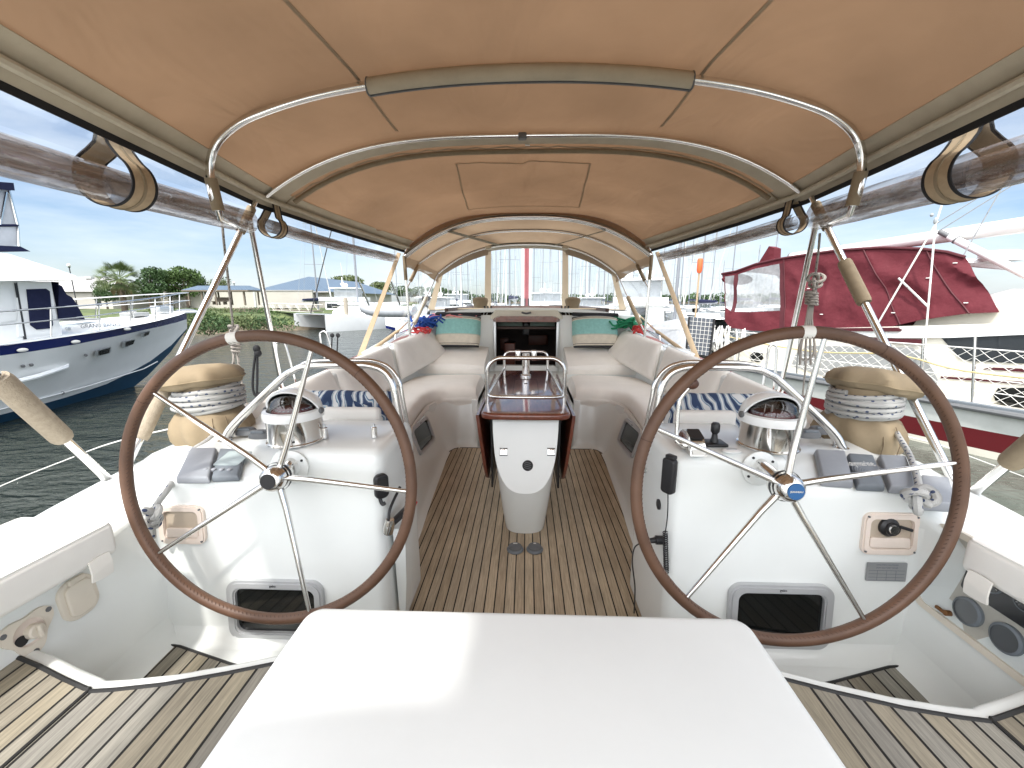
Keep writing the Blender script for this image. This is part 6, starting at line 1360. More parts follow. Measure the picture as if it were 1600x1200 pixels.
mb=MB(); hip(mb,-5,5,0,28,2.25,4.6,.7); mb.build('roof',bluer,r)
mb=MB(); mb.box((0,13.8,2.22),(11.2,29.2,.16)); mb.build('fascia',whiteroof,r)
for x in (-3.2,-1.0,3.4): mb=MB(); mb.box((x,-.02,.75),(.5,.06,.9 if x<3 else .5),bev=.01); mb.build('window',winglass,r)
for y in (3,7,12): mb=MB(); mb.box((5.0,y,.95),(.06,1.6,1.3),bev=.01); mb.build('window',winglass,r)
mb=MB(); mb.box((-2.7,-.06,1.0),(.18,.1,2.1)); mb.build('downpipe',greyhull,r)
r=thing('white_roofed_building','long low building with a pale shallow roof behind the motor yacht rail','building',(-54,50,.5))
A=at(100,450,y=50); B=at(250,452,y=50)
mb=MB(); mb.box((-3,4,1.0),(12.5,9,2.4)); mb.build('wall',stucco,r); mb=MB(); mb.add([(-9.5,-.9,2.1),(3.6,-.9,2.1),(3.6,9,2.1),(-9.5,9,2.1),(-9.5,4,4.1),(-2.0,4,4.1)],[[0,1,5,4],[1,2,5],[2,3,4,5],[3,0,4],[3,2,1,0]]); mb.build('roof',whiteroof,r)
for x in (-4,1.5): mb=MB(); mb.box((x,-.53,.9),(.7,.08,1.1),bev=.01); mb.build('window',winglass,r)
for x in (-6,-3,0): mb=MB(); mb.box((x,3.2,3.95),(.9,.5,.3),bev=.03); mb.build('roof_ventilator',greyhull,r)
r=thing('long_garden_wall','plain cream boundary wall running from the palm to the blue shelter','wall',(-42,56,.5)); mb=MB(); mb.box((0,0,1.15),(26,.3,2.4)); mb.build('wall',stucco,r); mb=MB(); mb.box((0,0,2.38),(26.2,.5,.1)); mb.build('coping',whiteroof,r)
for x in (-9,-2,5): mb=MB(); mb.box((x,-.2,1.1),(.25,.15,2.3)); mb.build('pilaster',greyhull,r)
# shelter
a=at(308,476,y=45); r=thing('open_shelter','open waterside shelter with a blue roof on dark posts','shelter',(a.x,45,a.z)); W_=6.9
mb=MB(); mb.add([(-.4,-1.4,1.55),(W_,-1.4,1.55),(W_,1.6,1.55),(-.4,1.6,1.55),(.3,.1,2.05),(W_-.8,.1,2.05)],[[0,1,5,4],[1,2,5],[2,3,4,5],[3,0,4],[3,2,1,0]]); mb.build('roof',bluer,r); mb=MB(); mb.box((W_/2-.2,.1,1.47),(W_+.4,3.0,.12)); mb.build('roof_beam',darkwood,r)
for x in (.1,1.6,3.1,4.6,6.2):
    for y in (-1.1,1.3): mb=MB(); mb.box((x,y,.7),(.13,.13,1.5)); mb.build('post',darkwood,r)
mb=MB(); mb.box((2.6,0,.35),(1.6,.6,.08)); mb.box((2.6,.4,.6),(1.6,.06,.4)); mb.box((2,0,.17),(.1,.5,.34)); mb.box((3.2,0,.17),(.1,.5,.34)); mb.build('bench',darkwood,r)
# boardwalk and gangway
a=at(366,492,y=40); r=thing('boardwalk','weathered grey timber boardwalk with railings standing on posts over the bank','boardwalk',(a.x,40,0)); L_=3.6
mb=MB(); mb.box((L_/2,0,-.02),(L_,2.2,.16)); mb.build('deck',darkwood,r)
for x in [i*.45 for i in range(9)]:
    mb=MB(); mb.box((x,-1.05,.38),(.08,.08,.8)); mb.build('rail_post',darkwood,r)
mb=MB(); 
for z in (.25,.5,.78): mb.box((L_/2,-1.05,z),(L_,.05,.06))
for x in [i*.15 for i in range(24)]: mb.box((x,-1.04,.4),(.03,.03,.7))
mb.build('railing',darkwood,r)
for x in (.3,1.8,3.3): mb=MB(); mb.lathe([(.12,-1.6),(.12,0)],(x,-.9,0),10); mb.build('pile',darkwood,r)
a=at(410,485,y=39.5); b=at(490,487,y=35); r=thing('gangway','pale truss gangway sloping from the boardwalk to the floating dock','gangway',a)
d=b-a
for s_ in (0,1):
    mb=MB(); o=Vector((.35*s_,1.0*s_,0))
    for zz in (0,.62): mb.tube([o+Vector((0,0,zz+.05)),o+d+Vector((0,0,zz-.05))],.035,6)
    for i in range(12): p=d*(i/12); q=d*((i+1)/12); mb.tube([o+p+Vector((0,0,.05 if i%2 else .65)),o+q+Vector((0,0,.65 if i%2 else .05))],.022,5)
    mb.build('truss',mat('pale_metal',(.55,.54,.48),.5),r)
mb=MB(); mb.grid(10,1,lambda u,v:d*u+Vector((.35*v,1.0*v,.06)),thick=.05); mb.build('walkway',darkwood,r)
def lampost(px,pt,pb,y,label):
    b=at(px,pb,y=y); t=at(px,pt,y=y); h=t.z-b.z; r=thing('lamp_post',label,'lamp post',b,0,'lamp posts on the left bank'); mb=MB(); mb.lathe([(.10,0),(.08,.2),(.045,.3),(.04,h-.35)],(0,0,0),10); mb.build('post',black,r); mb=MB(); mb.lathe([(.08,h-.36),(.10,h-.3),(.06,h-.28)],(0,0,0),12); mb.build('collar',black,r); mb=MB(); mb.ball((0,0,h-.14),.15,12); mb.build('globe',lamp,r)
lampost(121,412,480,38,'dark lamp post with white globe standing left of the palm'); lampost(370,440,476,60,'small dark lamp post above the blue shelter roof')
for px,pt,pb,lb in ((543,465,517,'tall weathered timber piling standing in front of the catamaran'),):
    b=at(px,pb,z=WZ); t=at(px,pt,y=b.y); r=thing('mooring_pile',lb,'piling',(b.x,b.y,WZ)); mb=MB(); mb.lathe([(.19,-1),(.18,t.z-WZ-.1),(.12,t.z-WZ)],(0,0,0),14); mb.v=[p+Vector((.08*p.z*.15,0,0)) for p in mb.v]; mb.build('timber_pile',mat('pile_timber',(.30,.27,.22),.9,noise_amt=.25,nscale=6,stretch=(3,3,.6)),r)
# ---- generic hull lofting
def hull(parent,st,rows,mats,names,z0=0,centre=0,step=.5):
    """st: (s, [(halfwidth,z) per row bottom..top]); bands between rows get mats"""
    S_=[]; n=len(st[0][1])
    for a,b in zip(st,st[1:]):
        k=max(1,int(abs(b[0]-a[0])/step))
        for i in range(k): t=i/k; t2=t; S_.append((a[0]+(b[0]-a[0])*t,[(p[0]+(q[0]-p[0])*t2,p[1]+(q[1]-p[1])*t2) for p,q in zip(a[1],b[1])]))
    S_.append(st[-1]); out=[]
    # smooth
    for _ in range(6):
        T=[S_[0]]
        for i in range(1,len(S_)-1): T.append((S_[i][0],[tuple((S_[i-1][1][j][c]+2*S_[i][1][j][c]+S_[i+1][1][j][c])/4 for c in (0,1)) for j in range(n)]))
        T.append(S_[-1]); S_=T
    for (lo_,hi_),m,nm in zip(rows,mats,names):
        mb=MB()
        for sg in (1,-1): mb.loft([[Vector((s,centre+sg*w,z)) for w,z in q[lo_:hi_+1]] for s,q in S_],closed=False)
        out.append(mb.build(nm,m,parent,recalc=True))
    return S_
# ================================================================ LEFT MOTOR YACHT
FR=Frame(-11.9,11.9,R(85)); my=thing('motor_yacht','white motor yacht with navy stripe and navy window covers, bow towards the palm','motor yacht',(-11.9,11.9,0),R(85))
st=[(-13,[(1.4,-1.7),(1.85,-1.02),(1.88,-.86),(2.0,-.55),(2.05,-.25),(2.08,.48),(2.10,.66),(2.10,.70)]),
(-8,[(1.3,-1.7),(1.85,-1.02),(1.90,-.86),(2.02,-.52),(2.05,-.25),(2.10,.45),(2.12,.63),(2.12,.67)]),
(-4,[(.8,-1.7),(1.22,-1.02),(1.34,-.84),(1.60,-.42),(1.72,-.18),(1.95,.42),(2.0,.63),(2.0,.67)]),
(-2,[(.4,-1.7),(.72,-1.02),(.84,-.80),(1.12,-.30),(1.28,-.05),(1.62,.54),(1.70,.75),(1.70,.79)]),
(-.6,[(.1,-1.6),(.25,-1.02),(.40,-.76),(.66,-.18),(.82,.08),(1.22,.65),(1.32,.87),(1.33,.91)]),
(.3,[(.01,-1.2),(.05,-.98),(.14,-.72),(.34,-.10),(.48,.18),(.88,.73),(.98,.95),(1.0,.99)]),
(1.2,[(.01,-.35),(.01,-.30),(.02,-.25),(.08,.02),(.16,.30),(.48,.82),(.58,1.04),(.60,1.08)]),
(1.98,[(.01,.55),(.01,.56),(.01,.57),(.01,.60),(.02,.65),(.05,.88),(.08,1.10),(.09,1.14)])]
hull(my,st,[(0,2),(2,5),(5,6),(6,7)],[bluebot,hullw,navy,hullw],['bottom_paint','topsides','navy_stripe','bulwark_cap'])
# deck
mb=MB(); mb.loft([[Vector((s,-w,z-.03)),Vector((s,0,z+.03)),Vector((s,w,z-.03))] for s,q in st for w,z in [q[-1]]],closed=False); mb.build('deck',hullw,my)
def sheer_at(s):
    for a,b in zip(st,st[1:]):
        if a[0]<=s<=b[0]: t=(s-a[0])/(b[0]-a[0]); return a[1][-1][0]+(b[1][-1][0]-a[1][-1][0])*t,a[1][-1][1]+(b[1][-1][1]-a[1][-1][1])*t
    return st[-1][1][-1]
# rub strake lines
mb=MB(); P=[FR.on(px,py,-1.80+.0) for px,py in ((0,603),(60,589),(120,574),(128,568))]; 
for i,p in enumerate(P): p.y=-(1.76,1.72,1.50,1.42)[i]-.02
mb.tube(P,.05,8,rr=[.05,.055,.05,.015]); mb.build('spray_strake',hullw,my)
mb=MB(); P=[]
for s in [-13+i*.5 for i in range(27)]+[.6]:
    for a,b in zip(st,st[1:]):
        if a[0]<=s<=b[0]: t=(s-a[0])/(b[0]-a[0]); w=a[1][2][0]+(b[1][2][0]-a[1][2][0])*t; z=a[1][2][1]+(b[1][2][1]-a[1][2][1])*t; w2=a[1][3][0]+(b[1][3][0]-a[1][3][0])*t; z2=a[1][3][1]+(b[1][3][1]-a[1][3][1])*t; P.append(Vector((s,-(w*.65+w2*.35)-.01,z*.65+z2*.35))); break
mb.tube(P,.016,6); mb.build('hull_moulding',hullw,my)
def on_hull(px,py):   # point of the near topside seen at a pixel (iterate on half width)
    w=-1.7
    for _ in range(12):
        p=FR.on(px,py,w); s=max(-12.9,min(1.9,p.x))
        for a,b in zip(st,st[1:]):
            if a[0]<=s<=b[0]:
                t=(s-a[0])/(b[0]-a[0]); rows=[(a[1][j][0]+(b[1][j][0]-a[1][j][0])*t,a[1][j][1]+(b[1][j][1]-a[1][j][1])*t) for j in range(8)]; break
        for u,v in zip(rows,rows[1:]):
            if u[1]<=p.z<=v[1]: k=(p.z-u[1])/(v[1]-u[1]+1e-9); w=-(u[0]+(v[0]-u[0])*k); break
    return FR.on(px,py,w)
for q in ([(151,548),(172,542),(170,552),(150,557)],[(194,534),(210,530),(207,538),(193,543)],[(223,520),(233,517),(231,523),(222,527)]):
    P=[on_hull(*c)+Vector((0,-.035,0)) for c in q]; c=sum(P,Vector())/4; mb=MB(); mb.add(P+[p+Vector((0,.08,0)) for p in P],[[0,1,2,3],[4,7,6,5],[0,4,5,1],[1,5,6,2],[2,6,7,3],[3,7,4,0]]); o=mb.build('hull_port',brushed,my)
    mb=MB(); mb.add([c+(p-c)*.78+Vector((0,-.012,0)) for p in P],[[0,1,2,3]]); mb.build('port_glass',darkglass,o)
for px,py in ((34,547),(117,534),(198,514)):
    p=on_hull(px,py); mb=MB(); mb.ball(p+Vector((0,-.02,0)),.06,10,(1.6,.5,.7)); mb.build('hawse_light',whitel,my)
for px,py in ((36,572),(49,570),(134,555),(98,614)):
    p=on_hull(px,py); mb=MB(); mb.ball(p,.035,8); mb.build('hull_fitting',rubber,my)
# deckhouse with raked front
def slab(parent,name,m,q,w0,w1,fr=FR,bev=0):
    P=[fr.on(a,b,w0) for a,b in q]; mb=MB(); n=len(P); mb.add([Vector((p.x,w0,p.z)) for p in P]+[Vector((p.x,w1,p.z)) for p in P],[list(range(n))[::-1],list(range(n,2*n))]+[[i,(i+1)%n,n+(i+1)%n,n+i] for i in range(n)]); return mb.build(name,m,parent)
S0=FR.on(0,440,-1.45); bk=-7.5
def zz(px,py,w=-1.45): return FR.on(px,py,w)
dt=[zz(93,503),zz(135,500),zz(108,463),zz(93,440)]
mb=MB(); z0=.62; zt=zz(60,440).z; sfb=zz(93,503).x; 
P=[(bk,z0),(sfb,z0),(sfb,zt),(bk,zt)]; mb.add([Vector((s,-1.45,z)) for s,z in P]+[Vector((s,1.45,z)) for s,z in P],[[3,2,1,0],[4,5,6,7],[0,1,5,4],[1,2,6,5],[2,3,7,6],[3,0,4,7]]); mb.build('deckhouse',hullw,my)
slab(my,'windscreen_cover',navycan,[(91,500),(133,499),(118,472),(112,464),(104,460),(97,447),(81,440),(92,441)],-1.47,1.47)
# door
slab(my,'side_door',hullw,[(29,526),(91,520),(80,440),(27,440)],-1.48,-1.40)
slab(my,'door_window_cover',navycan,[(42,452),(72,451),(78,455),(83,508),(79,513),(58,515),(48,508)],-1.50,-1.45)
slab(my,'door_edge',piping,[(24,442),(27,442),(42,530),(39,531)],-1.485,-1.45)
slab(my,'saloon_window_cover',hullw,[(-80,452),(14,450),(26,500),(-80,515)],-1.49,-1.45)
mb=MB(); p=zz(105,514); mb.lathe([(.05,0),(.05,.02),(.03,.03)],p+Vector((0,-.02,0)),14,axisM((0,-1,0))); mb.build('deck_fitting',brushed,my)
# boat deck / flybridge
a=zz(125,436,-1.9); 
mb=MB(); pr=[zz(-90,440,-1.9),zz(125,437,-1.9),zz(118,431,-1.9),zz(46,398,-1.9),zz(0,392,-1.9),zz(-90,388,-1.9)]
S_=[]
for w,k in ((-1.9,0),(-1.75,.12),(-1.0,.22),(0,.25),(1.0,.22),(1.75,.12),(1.9,0)):
    S_.append([Vector((p.x+(.5 if i in (1,2) else 0)*(1-(w/1.9)**2)*1.0,w*(1 if i<3 else .78),p.z+(k*.3 if i in (2,3,4,5) else 0))) for i,p in enumerate(pr)])
mb.loft(S_); mb.build('flybridge_moulding',hullw,my)
mb=MB(); pr=[zz(-90,392,-1.35),zz(46,393,-1.35),zz(30,385,-1.35),zz(-90,380,-1.35)]
mb.loft([[Vector((p.x,w,p.z)) for p in pr] for w in (-1.38,0,1.38)]); mb.build('navy_canvas_band',navycan,my)
en=[zz(-90,386,-1.3),zz(27,384,-1.3),zz(28,352,-1.3),zz(14,296,-1.3),zz(-90,290,-1.3)]
mb=MB(); n=len(en)
for w in (-1.3,1.3): mb.add([Vector((p.x,w,p.z)) for p in en],[list(range(n))])
mb.add([Vector((en[i].x,w,en[i].z)) for i in (1,2,3) for w in (-1.3,1.3)],[[0,1,3,2],[2,3,5,4]]); mb.build('flybridge_enclosure',mat('hazy_vinyl',(.52,.54,.58),.25,noise_amt=.25,nscale=1.5,alpha=.75),my)
mb=MB(); mb.loft([[Vector((p.x,w,p.z+(.05 if abs(w)<1 else 0))) for p in (zz(-90,290,-1.3),zz(17,298,-1.3),zz(15,286,-1.3),zz(-90,278,-1.3))] for w in (-1.4,-.7,0,.7,1.4)]); mb.build('flybridge_top',navycan,my)
for q,r_ in ((((-60,353),(28,352)),.025),(((14,297),(28,352)),.025),(((28,352),(30,385)),.022),(((10,300),(0,352)),.02)):
    mb=MB(); mb.tube([zz(*q[0],-1.32),zz(*q[1],-1.32)],r_,6); mb.build('enclosure_frame',navycan if q[0][0]<0 else steel,my)
# rails
def railpts(h,inset=.10,s0=-9,s1=1.9):
    P=[]
    for i in range(40): s=s0+(s1-s0)*i/39; w,z=sheer_at(s); P.append(Vector((s+.12*h,-(max(w-inset,.10)),z+h)))
    return P
for h in (.62,.36):
    A=railpts(h); B=[Vector((p.x,-p.y,p.z)) for p in A[::-1]]; mb=MB(); mb.tube(A+[Vector((2.25,-.0,A[-1].z+.02))]+B,.019 if h>.5 else .014,8); mb.build('bow_rail',whitel if False else steel,my)
for s in (-8,-6.6,-5.3,-4.2,-3.1,-2.0,-1.0,0,.8,1.5):
    for sg in (-1,1): w,z=sheer_at(s); mb=MB(); mb.tube([Vector((s,sg*(w-.10),z)),Vector((s+.12,sg*(w-.12),z+.62))],.014,6); mb.build('rail_stanchion',steel,my)
mb=MB(); mb.box((1.9,0,1.12),(1.0,.4,.08),bev=.02); mb.build('bow_platform',hullw,my)
mb=MB(); mb.box((1.2,0,1.22),(.5,.35,.25),bev=.03); mb.build('windlass',brushed,my)
mb=MB(); mb.box((.3,0,1.10),(.5,.5,.12),bev=.03); mb.build('foredeck_hatch',greyglass,my)
mb=MB(); mb.box((-1.0,.2,1.0),(.6,.6,.06),bev=.02); mb.build('foredeck_hatch',greyglass,my)
mb=MB(); mb.tube(crom([(1.6,-.1,1.18),(2.1,-.05,1.2),(2.5,0,1.12),(2.62,0,.92)],4),.03,7); mb.build('anchor_shank',steel,my)
for k,(sx,sy) in enumerate(((-.2,-.5),(.5,.3))): mb=MB(); mb.tube([(sx,sy,1.0),(sx,sy,1.22)],.03,8); mb.tube([(sx-.12,sy,1.17),(sx+.12,sy,1.17)],.018,6); mb.build('bollard',steel,my)
p=zz(142,512,-1.75); t=text_mb('GRAND BANKS',.13,basis((1,0,0),(0,0,1)),(p.x+.35,-1.60,p.z+.03)); t.build('name_lettering',mat('grey_letter',(.12,.13,.14),.5),my)
mb=MB(); mb.tube([(-3,1.2,3),(-2.9,1.2,6.5)],.012,5); mb.build('antenna',whitel,my)
# ================================================================ RIGHT KETCH with maroon canvas
FB=Frame(7.3,7.0,R(-65)); kb=thing('canvas_covered_sailboat','weathered white sailboat with maroon canvas enclosure and hull stripe, alongside on the right','sailboat',(7.3,7.0,0),R(-65))
CW=2.05
stk=[(-8.5,[(.6,-1.5),(1.3,-1.02),(1.33,-.93),(1.36,-.62),(1.40,-.30),(1.42,-.24)]),(-6.5,[(1.0,-1.6),(1.72,-1.04),(1.75,-.93),(1.78,-.60),(1.82,-.29),(1.83,-.23)]),(-3,[(1.3,-1.7),(1.98,-1.05),(2.0,-.93),(2.02,-.60),(2.05,-.27),(2.05,-.21)]),(1,[(1.3,-1.7),(1.98,-1.05),(2.0,-.90),(2.03,-.58),(2.06,-.28),(2.06,-.22)]),(4,[(.7,-1.6),(1.3,-1.05),(1.38,-.86),(1.45,-.52),(1.5,-.18),(1.52,-.12)]),(7,[(.02,-1.4),(.05,-1.0),(.10,-.8),(.15,-.4),(.2,0),(.2,.06)])]
hull(kb,stk,[(0,1),(1,2),(2,3),(3,4),(4,5)],[bluebot,oldwhite,maroonp,greyhull,rubber],['bottom_paint','boot_top','maroon_stripe','topsides','rubbing_strake'],centre=CW)
mb=MB(); mb.loft([[Vector((s,CW-q[-1][0],q[-1][1])),Vector((s,CW,q[-1][1]+.05)),Vector((s,CW+q[-1][0],q[-1][1]))] for s,q in stk],closed=False); mb.build('deck',oldwhite,kb)
mb=MB(); mb.tube([Vector((s,CW-q[-1][0]-.02,q[-1][1]-.02)) for s,q in stk],.05,8); mb.build('fender_strake',rubber,kb)
mb=MB(); P=[Vector((s,CW-q[-1][0]+.03,q[-1][1]+.05)) for s,q in stk]; mb.tube(crom(P,6),.035,6); mb.build('toe_rail',poddark,kb)
for i in range(12):
    s=-4.5+i*.62; mb=MB(); mb.box((s,.06-.02,-.16),(.16,.03,.035),bev=.008); mb.build('scupper',whitel,kb)
def sl(name,m,q,w0,w1): return slab(kb,name,m,q,w0,w1,FB)
def ksec(q,prof,name,m,close=True):   # loft across the boat between side pixel outline at w0 and mirrored other side
    mb=MB(); P=[FB.on(a,b,prof[0][0]) for a,b in q]; mb.loft([[Vector((p.x,w,p.z+dz*(i<top_n))) for i,p in enumerate(P)] for w,dz in prof]); return mb.build(name,m,kb)
top_n=0
# coaming / trunk, side w=.55
q=[(1128,560),(1150,540),(1230,515),(1320,512),(1470,508),(1760,500),(1760,640),(1440,625),(1250,600)]
sl('cabin_trunk',oldwhite,q,.55,3.55)
sl('raised_deckhouse',oldwhite,[(1425,510),(1445,486),(1760,470),(1760,508)],.80,3.3)
sl('trunk_cornice',hullw,[(1300,524),(1310,514),(1470,512),(1760,505),(1760,516),(1480,528),(1400,528)],.50,3.6)
sl('side_window',greyglass,[(1236,572),(1244,552),(1262,540),(1425,543),(1447,560),(1466,595),(1456,608),(1440,610),(1300,592)],.53,.60)
sl('side_window',winglass,[(1470,527),(1500,524),(1760,512),(1760,575),(1600,568),(1515,564),(1500,560)],.53,.60)
sl('porthole',darkglass,[(1552,618),(1560,606),(1620,606),(1640,615),(1640,640),(1575,634),(1556,628)],.52,.60)
sl('vent_plate',darkglass,[(1171,556),(1178,550),(1190,551),(1192,560),(1186,566),(1174,564)],.52,.60)
sl('trim_stripe',redtrim,[(1536,577),(1545,574),(1760,582),(1760,592)],.535,.56); sl('trim_stripe',redtrim,[(1470,588),(1700,603),(1700,608),(1470,591)],.535,.56)
sl('folded_cover',redtrim,[(1290,513),(1400,512),(1408,515),(1405,518),(1290,517)],.45,.60)
sl('folded_cover',redtrim,[(1340,528),(1438,530),(1440,538),(1340,534)],.50,.56)
# canvas enclosure, lofted across
topp=[(1128,428),(1150,424),(1180,413),(1215,405),(1260,398),(1310,391),(1380,387),(1440,389),(1480,394),(1508,402)]
botp=[(1132,500),(1140,512),(1175,517),(1215,518),(1260,517),(1310,514),(1380,513),(1438,500),(1510,490),(1562,488)]
nS=len(topp); T_=[FB.on(a,b,.85) for a,b in topp]; B_=[FB.on(a,b,.55) for a,b in botp]
def cseg(u,v):   # u along, v 0 bottom ... 1 ridge
    i=min(u*(nS-1),nS-1.001); k=int(i); t=i-k; T1=T_[k].lerp(T_[k+1],t); B1=B_[k].lerp(B_[k+1],t)
    if v<.6: w=v/.6; p=B1.lerp(T1,w); p.y=.55+.30*w+.05*math.sin(w*3.14); f=(1-w)*w*4; p.y+=-.10*f*noise.noise(Vector((p.x*1.7+w*2.5,w*2.2,1)))-.05*f*(1-abs(math.sin(p.x*3.1+w*3.2+2.2*noise.noise(p*.9))))**2-.03*f*noise.noise(Vector((p.x*5-w*6,w*5,7))); return p
    w=(v-.6)/.4; return Vector((T1.x-.38*(CW-.85)*w*max(0,min(1,(u-.5)*2)),.85+(CW-.85)*w,T1.z+.07*math.sin(w*math.pi/2)))
uw0,uw1=(.26,.42)
def canv(u0,u1,v0,v1,name,m,nu,nv,off=0):
    mb=MB()
    mb.grid(nu,nv,lambda a,b:cseg(u0+(u1-u0)*a,v0+(v1-v0)*b)+Vector((0,off,0)))
    if v1>=.99:
        mb.grid(nu,nv,lambda a,b:(lambda p:Vector((p.x-.38*2*(CW-p.y)*max(0,min(1,((u0+(u1-u0)*a)-.5)*2)),2*CW-p.y,p.z)))(cseg(u0+(u1-u0)*a,v0+(v1-v0)*b)))
    return mb.build(name,m,kb,recalc=False)
canv(.36,1,0,1,'maroon_side_curtain',redcan,90,40)
canv(0,.36,.56,1,'maroon_awning',redcan,20,14)
canv(0.02,.36,0,.17,'lower_panel',redcan,24,5)
canv(.02,.10,.17,.56,'clear_pane',mat('hazy_clear_pane',(.42,.43,.44),.15,noise_amt=.3,nscale=6,alpha=.55),4,8); canv(.10,.125,.17,.56,'pane_border',redtrim,2,8,-.004); canv(.125,.34,.17,.56,'clear_pane',MATS['hazy_clear_pane'],8,8); canv(.34,.36,.0,.56,'pane_border',redtrim,2,8,-.004)
for u in (.02,.36,.62,.80): mb=MB(); mb.tube([cseg(u+ (.10*(1-j/12) if u>.5 else 0),j/12*.6)+Vector((0,-.012,0)) for j in range(13)],.014,5); mb.build('canvas_seam',redtrim,kb)
mb=MB(); mb.tube([T_[i]+Vector((0,-.01,.0)) for i in range(nS)],.03,7); mb.build('awning_edge',redtrim,kb)
mb=MB()
e=[cseg(1,j/20) for j in range(21)]; mb.loft([e,[Vector((p.x-.76*(CW-p.y),2*CW-p.y,p.z)) for p in e]],closed=False); mb.build('front_curtain',redcan,kb,recalc=False)
mb=MB(); p=FB.on(1133,436,.9); mb.ball(p+Vector((0,.5,0)),.16,12,(1.0,4,1.0)); mb.build('rolled_flap',redcan,kb)
for (u,v) in ((.45,.33),(.80,.35),(.92,.5),(.7,.1),(.5,.12),(.9,.1)): mb=MB(); mb.box(cseg(u,v)+Vector((0,-.03,0)),(.06,.02,.018),bev=.005); mb.build('snap',whitel,kb)
mb=MB(); A=cseg(.72,.36)+Vector((0,-.05,0)); B=cseg(.80,.10)+Vector((0,-.05,0)); mb.tube([A,B],.02,6); mb.build('brace_tube',steel,kb)
# boom, sail, vang, mizzen gallows
a=FB.on(1224,402,CW-.3); b=FB.on(1640,342,CW-.3); d=(b-a)
mb=MB(); mb.tube([a+Vector((0,.3,0)),b+Vector((0,.3,0))+d*.3],.13,16,rr=[.12,.15]); mb.build('boom',mat('boom_white',(.78,.78,.77),.3,noise_amt=.04),kb)
mb=MB(); mb.tube([a+Vector((-.02,.3,0)),a+Vector((.02,.3,0))],.128,16); mb.build('boom_end_cap',rubber,kb)
mb=MB(); p=FB.on(1185,420,CW); q_=FB.on(1207,385,CW); r3=FB.on(1215,388,CW); r4=FB.on(1214,408,CW); mb.loft([[Vector((v_.x,w,v_.z)) for v_ in (p,q_,r3,r4)] for w in (CW-.15,CW+.15)]); mb.build('sail_cover_tip',redcan,kb)
a2=FB.on(1468,362,CW-.2); b2=FB.on(1640,448,CW-.2); mb=MB(); mb.tube([a2,a2.lerp(b2,.12)],.05,10); mb.tube([a2.lerp(b2,.165),a2.lerp(b2,.18)],.075,12); mb.build('vang_end',rubber,kb)
mb=MB(); mb.tube([a2.lerp(b2,.10),b2.lerp(a2,-.4)],.068,14); mb.build('rigid_vang',hullw,kb)
for k,(p_,q_,w) in enumerate((((1465,345),(1372,505),.5),((1462,345),(1446,530),.5),((1446,530),(1438,605),.4),((1600,265),(1462,350),1.2),((1600,278),(1465,362),1.2),((1590,250),(1505,400),1.4),((1478,300),(1462,350),.8))):
    mb=MB(); mb.tube([FB.on(*p_,w),FB.on(*q_,w)],.010 if k in (3,4,5) else .015,5); mb.build('rigging_line',MATS['halyard'] if k in(3,4,5) else whitel,kb)
mb=MB(); p=FB.on(1462,345,.5); mb.ball(p,.035,8,(1,1,1.8)); mb.ball(FB.on(1456,336,.5),.03,8); mb.build('mainsheet_block',MATS['halyard'],kb)
# stanchions, lifelines, netting
for px,pt,pb in ((1113,505,560),(1158,515,566),(1250,520,578),(1443,528,612),(1524,525,628),(1700,520,660)):
    mb=MB(); p=FB.on(px,pt,.12); q_=FB.on(px-4,pb,.12); q_.z=-.20; mb.tube([p,q_],.022,8); mb.build('stanchion',steel,kb)
zt=.72
mb=MB(); mb.tube([(-7.5,.12,zt-.1),(-3,.10,zt),(4,.12,zt+.02)],.012,5); mb.tube([(-7.5,.12,.22),(4,.12,.26)],.010,5); mb.tube([(-7.5,.12,.02),(4,.12,.05)],.010,5); mb.build('lifelines',whitel,kb)
mb=MB(); nn_=44; H=.92; x0,x1=-5.4,3.2; st_=.20
k=x0-H
while k<x1:
    for sg in (1,-1):
        a=Vector((k if sg>0 else k+H*1.25,.11,-.20)); b=Vector((k+H*1.25 if sg>0 else k,.11,-.20+H)); P=[a.lerp(b,i/8)+Vector((.012*noise.noise(Vector((k*3,i,sg))),.0,.02*noise.noise(Vector((k*2,i*1.3,sg+4))))) for i in range(9)]
        P=[p for p in P if x0<=p.x<=x1]
        if len(P)>1: mb.tube(P,.0042,4,caps=False)
    k+=st_
mb.build('lifeline_netting',whitel,kb)
mb=MB(); mb.tube(crom([(-5,.10,.58),(-2.6,.10,.40),(-1,.10,.50),(0,.10,.34),(1.6,.10,.36),(3,.1,.40)],6),.014,5); mb.build('yellow_line',mat('yellow_line',(.55,.45,.22),.8),kb)
# radar arch bits at the right edge
mb=MB(); p=FB.on(1478,490,2.6); t_=FB.on(1480,412,2.6); mb.tube([p,t_],.045,8); mb.tube([FB.on(1445,405,2.6),FB.on(1605,418,2.6)],.08,8); mb.build('radar_post',hullw,kb)
mb=MB(); p=FB.on(1565,408,2.6); mb.lathe([(.28,0),(.34,.06),(.34,.14),(.2,.2),(0,.22)],p,20); mb.build('radar_dome',hullw,kb)
mb=MB(); mb.loft([[Vector((p.x,w,p.z)) for p in (FB.on(1548,488,2.5),FB.on(1560,462,2.5),FB.on(1600,452,2.5),FB.on(1760,452,2.5),FB.on(1760,490,2.5))] for w in (2.0,4.0)]); mb.build('pilothouse',hullw,kb)
# laundry-like bundle of lines on its stern rail
mb=MB(); rnd=random.Random(4)
for i in range(26):
    px=1112+rnd.uniform(0,55); p=FB.on(px,512+rnd.uniform(-4,4),.08); mb.tube(crom([p,p+Vector((rnd.uniform(-.08,.08),-.03,-.25)),p+Vector((rnd.uniform(-.15,.15),-.03,-.5-rnd.uniform(0,.35)))],4),.018,5)
mb.build('hanging_lines',whitel,kb)
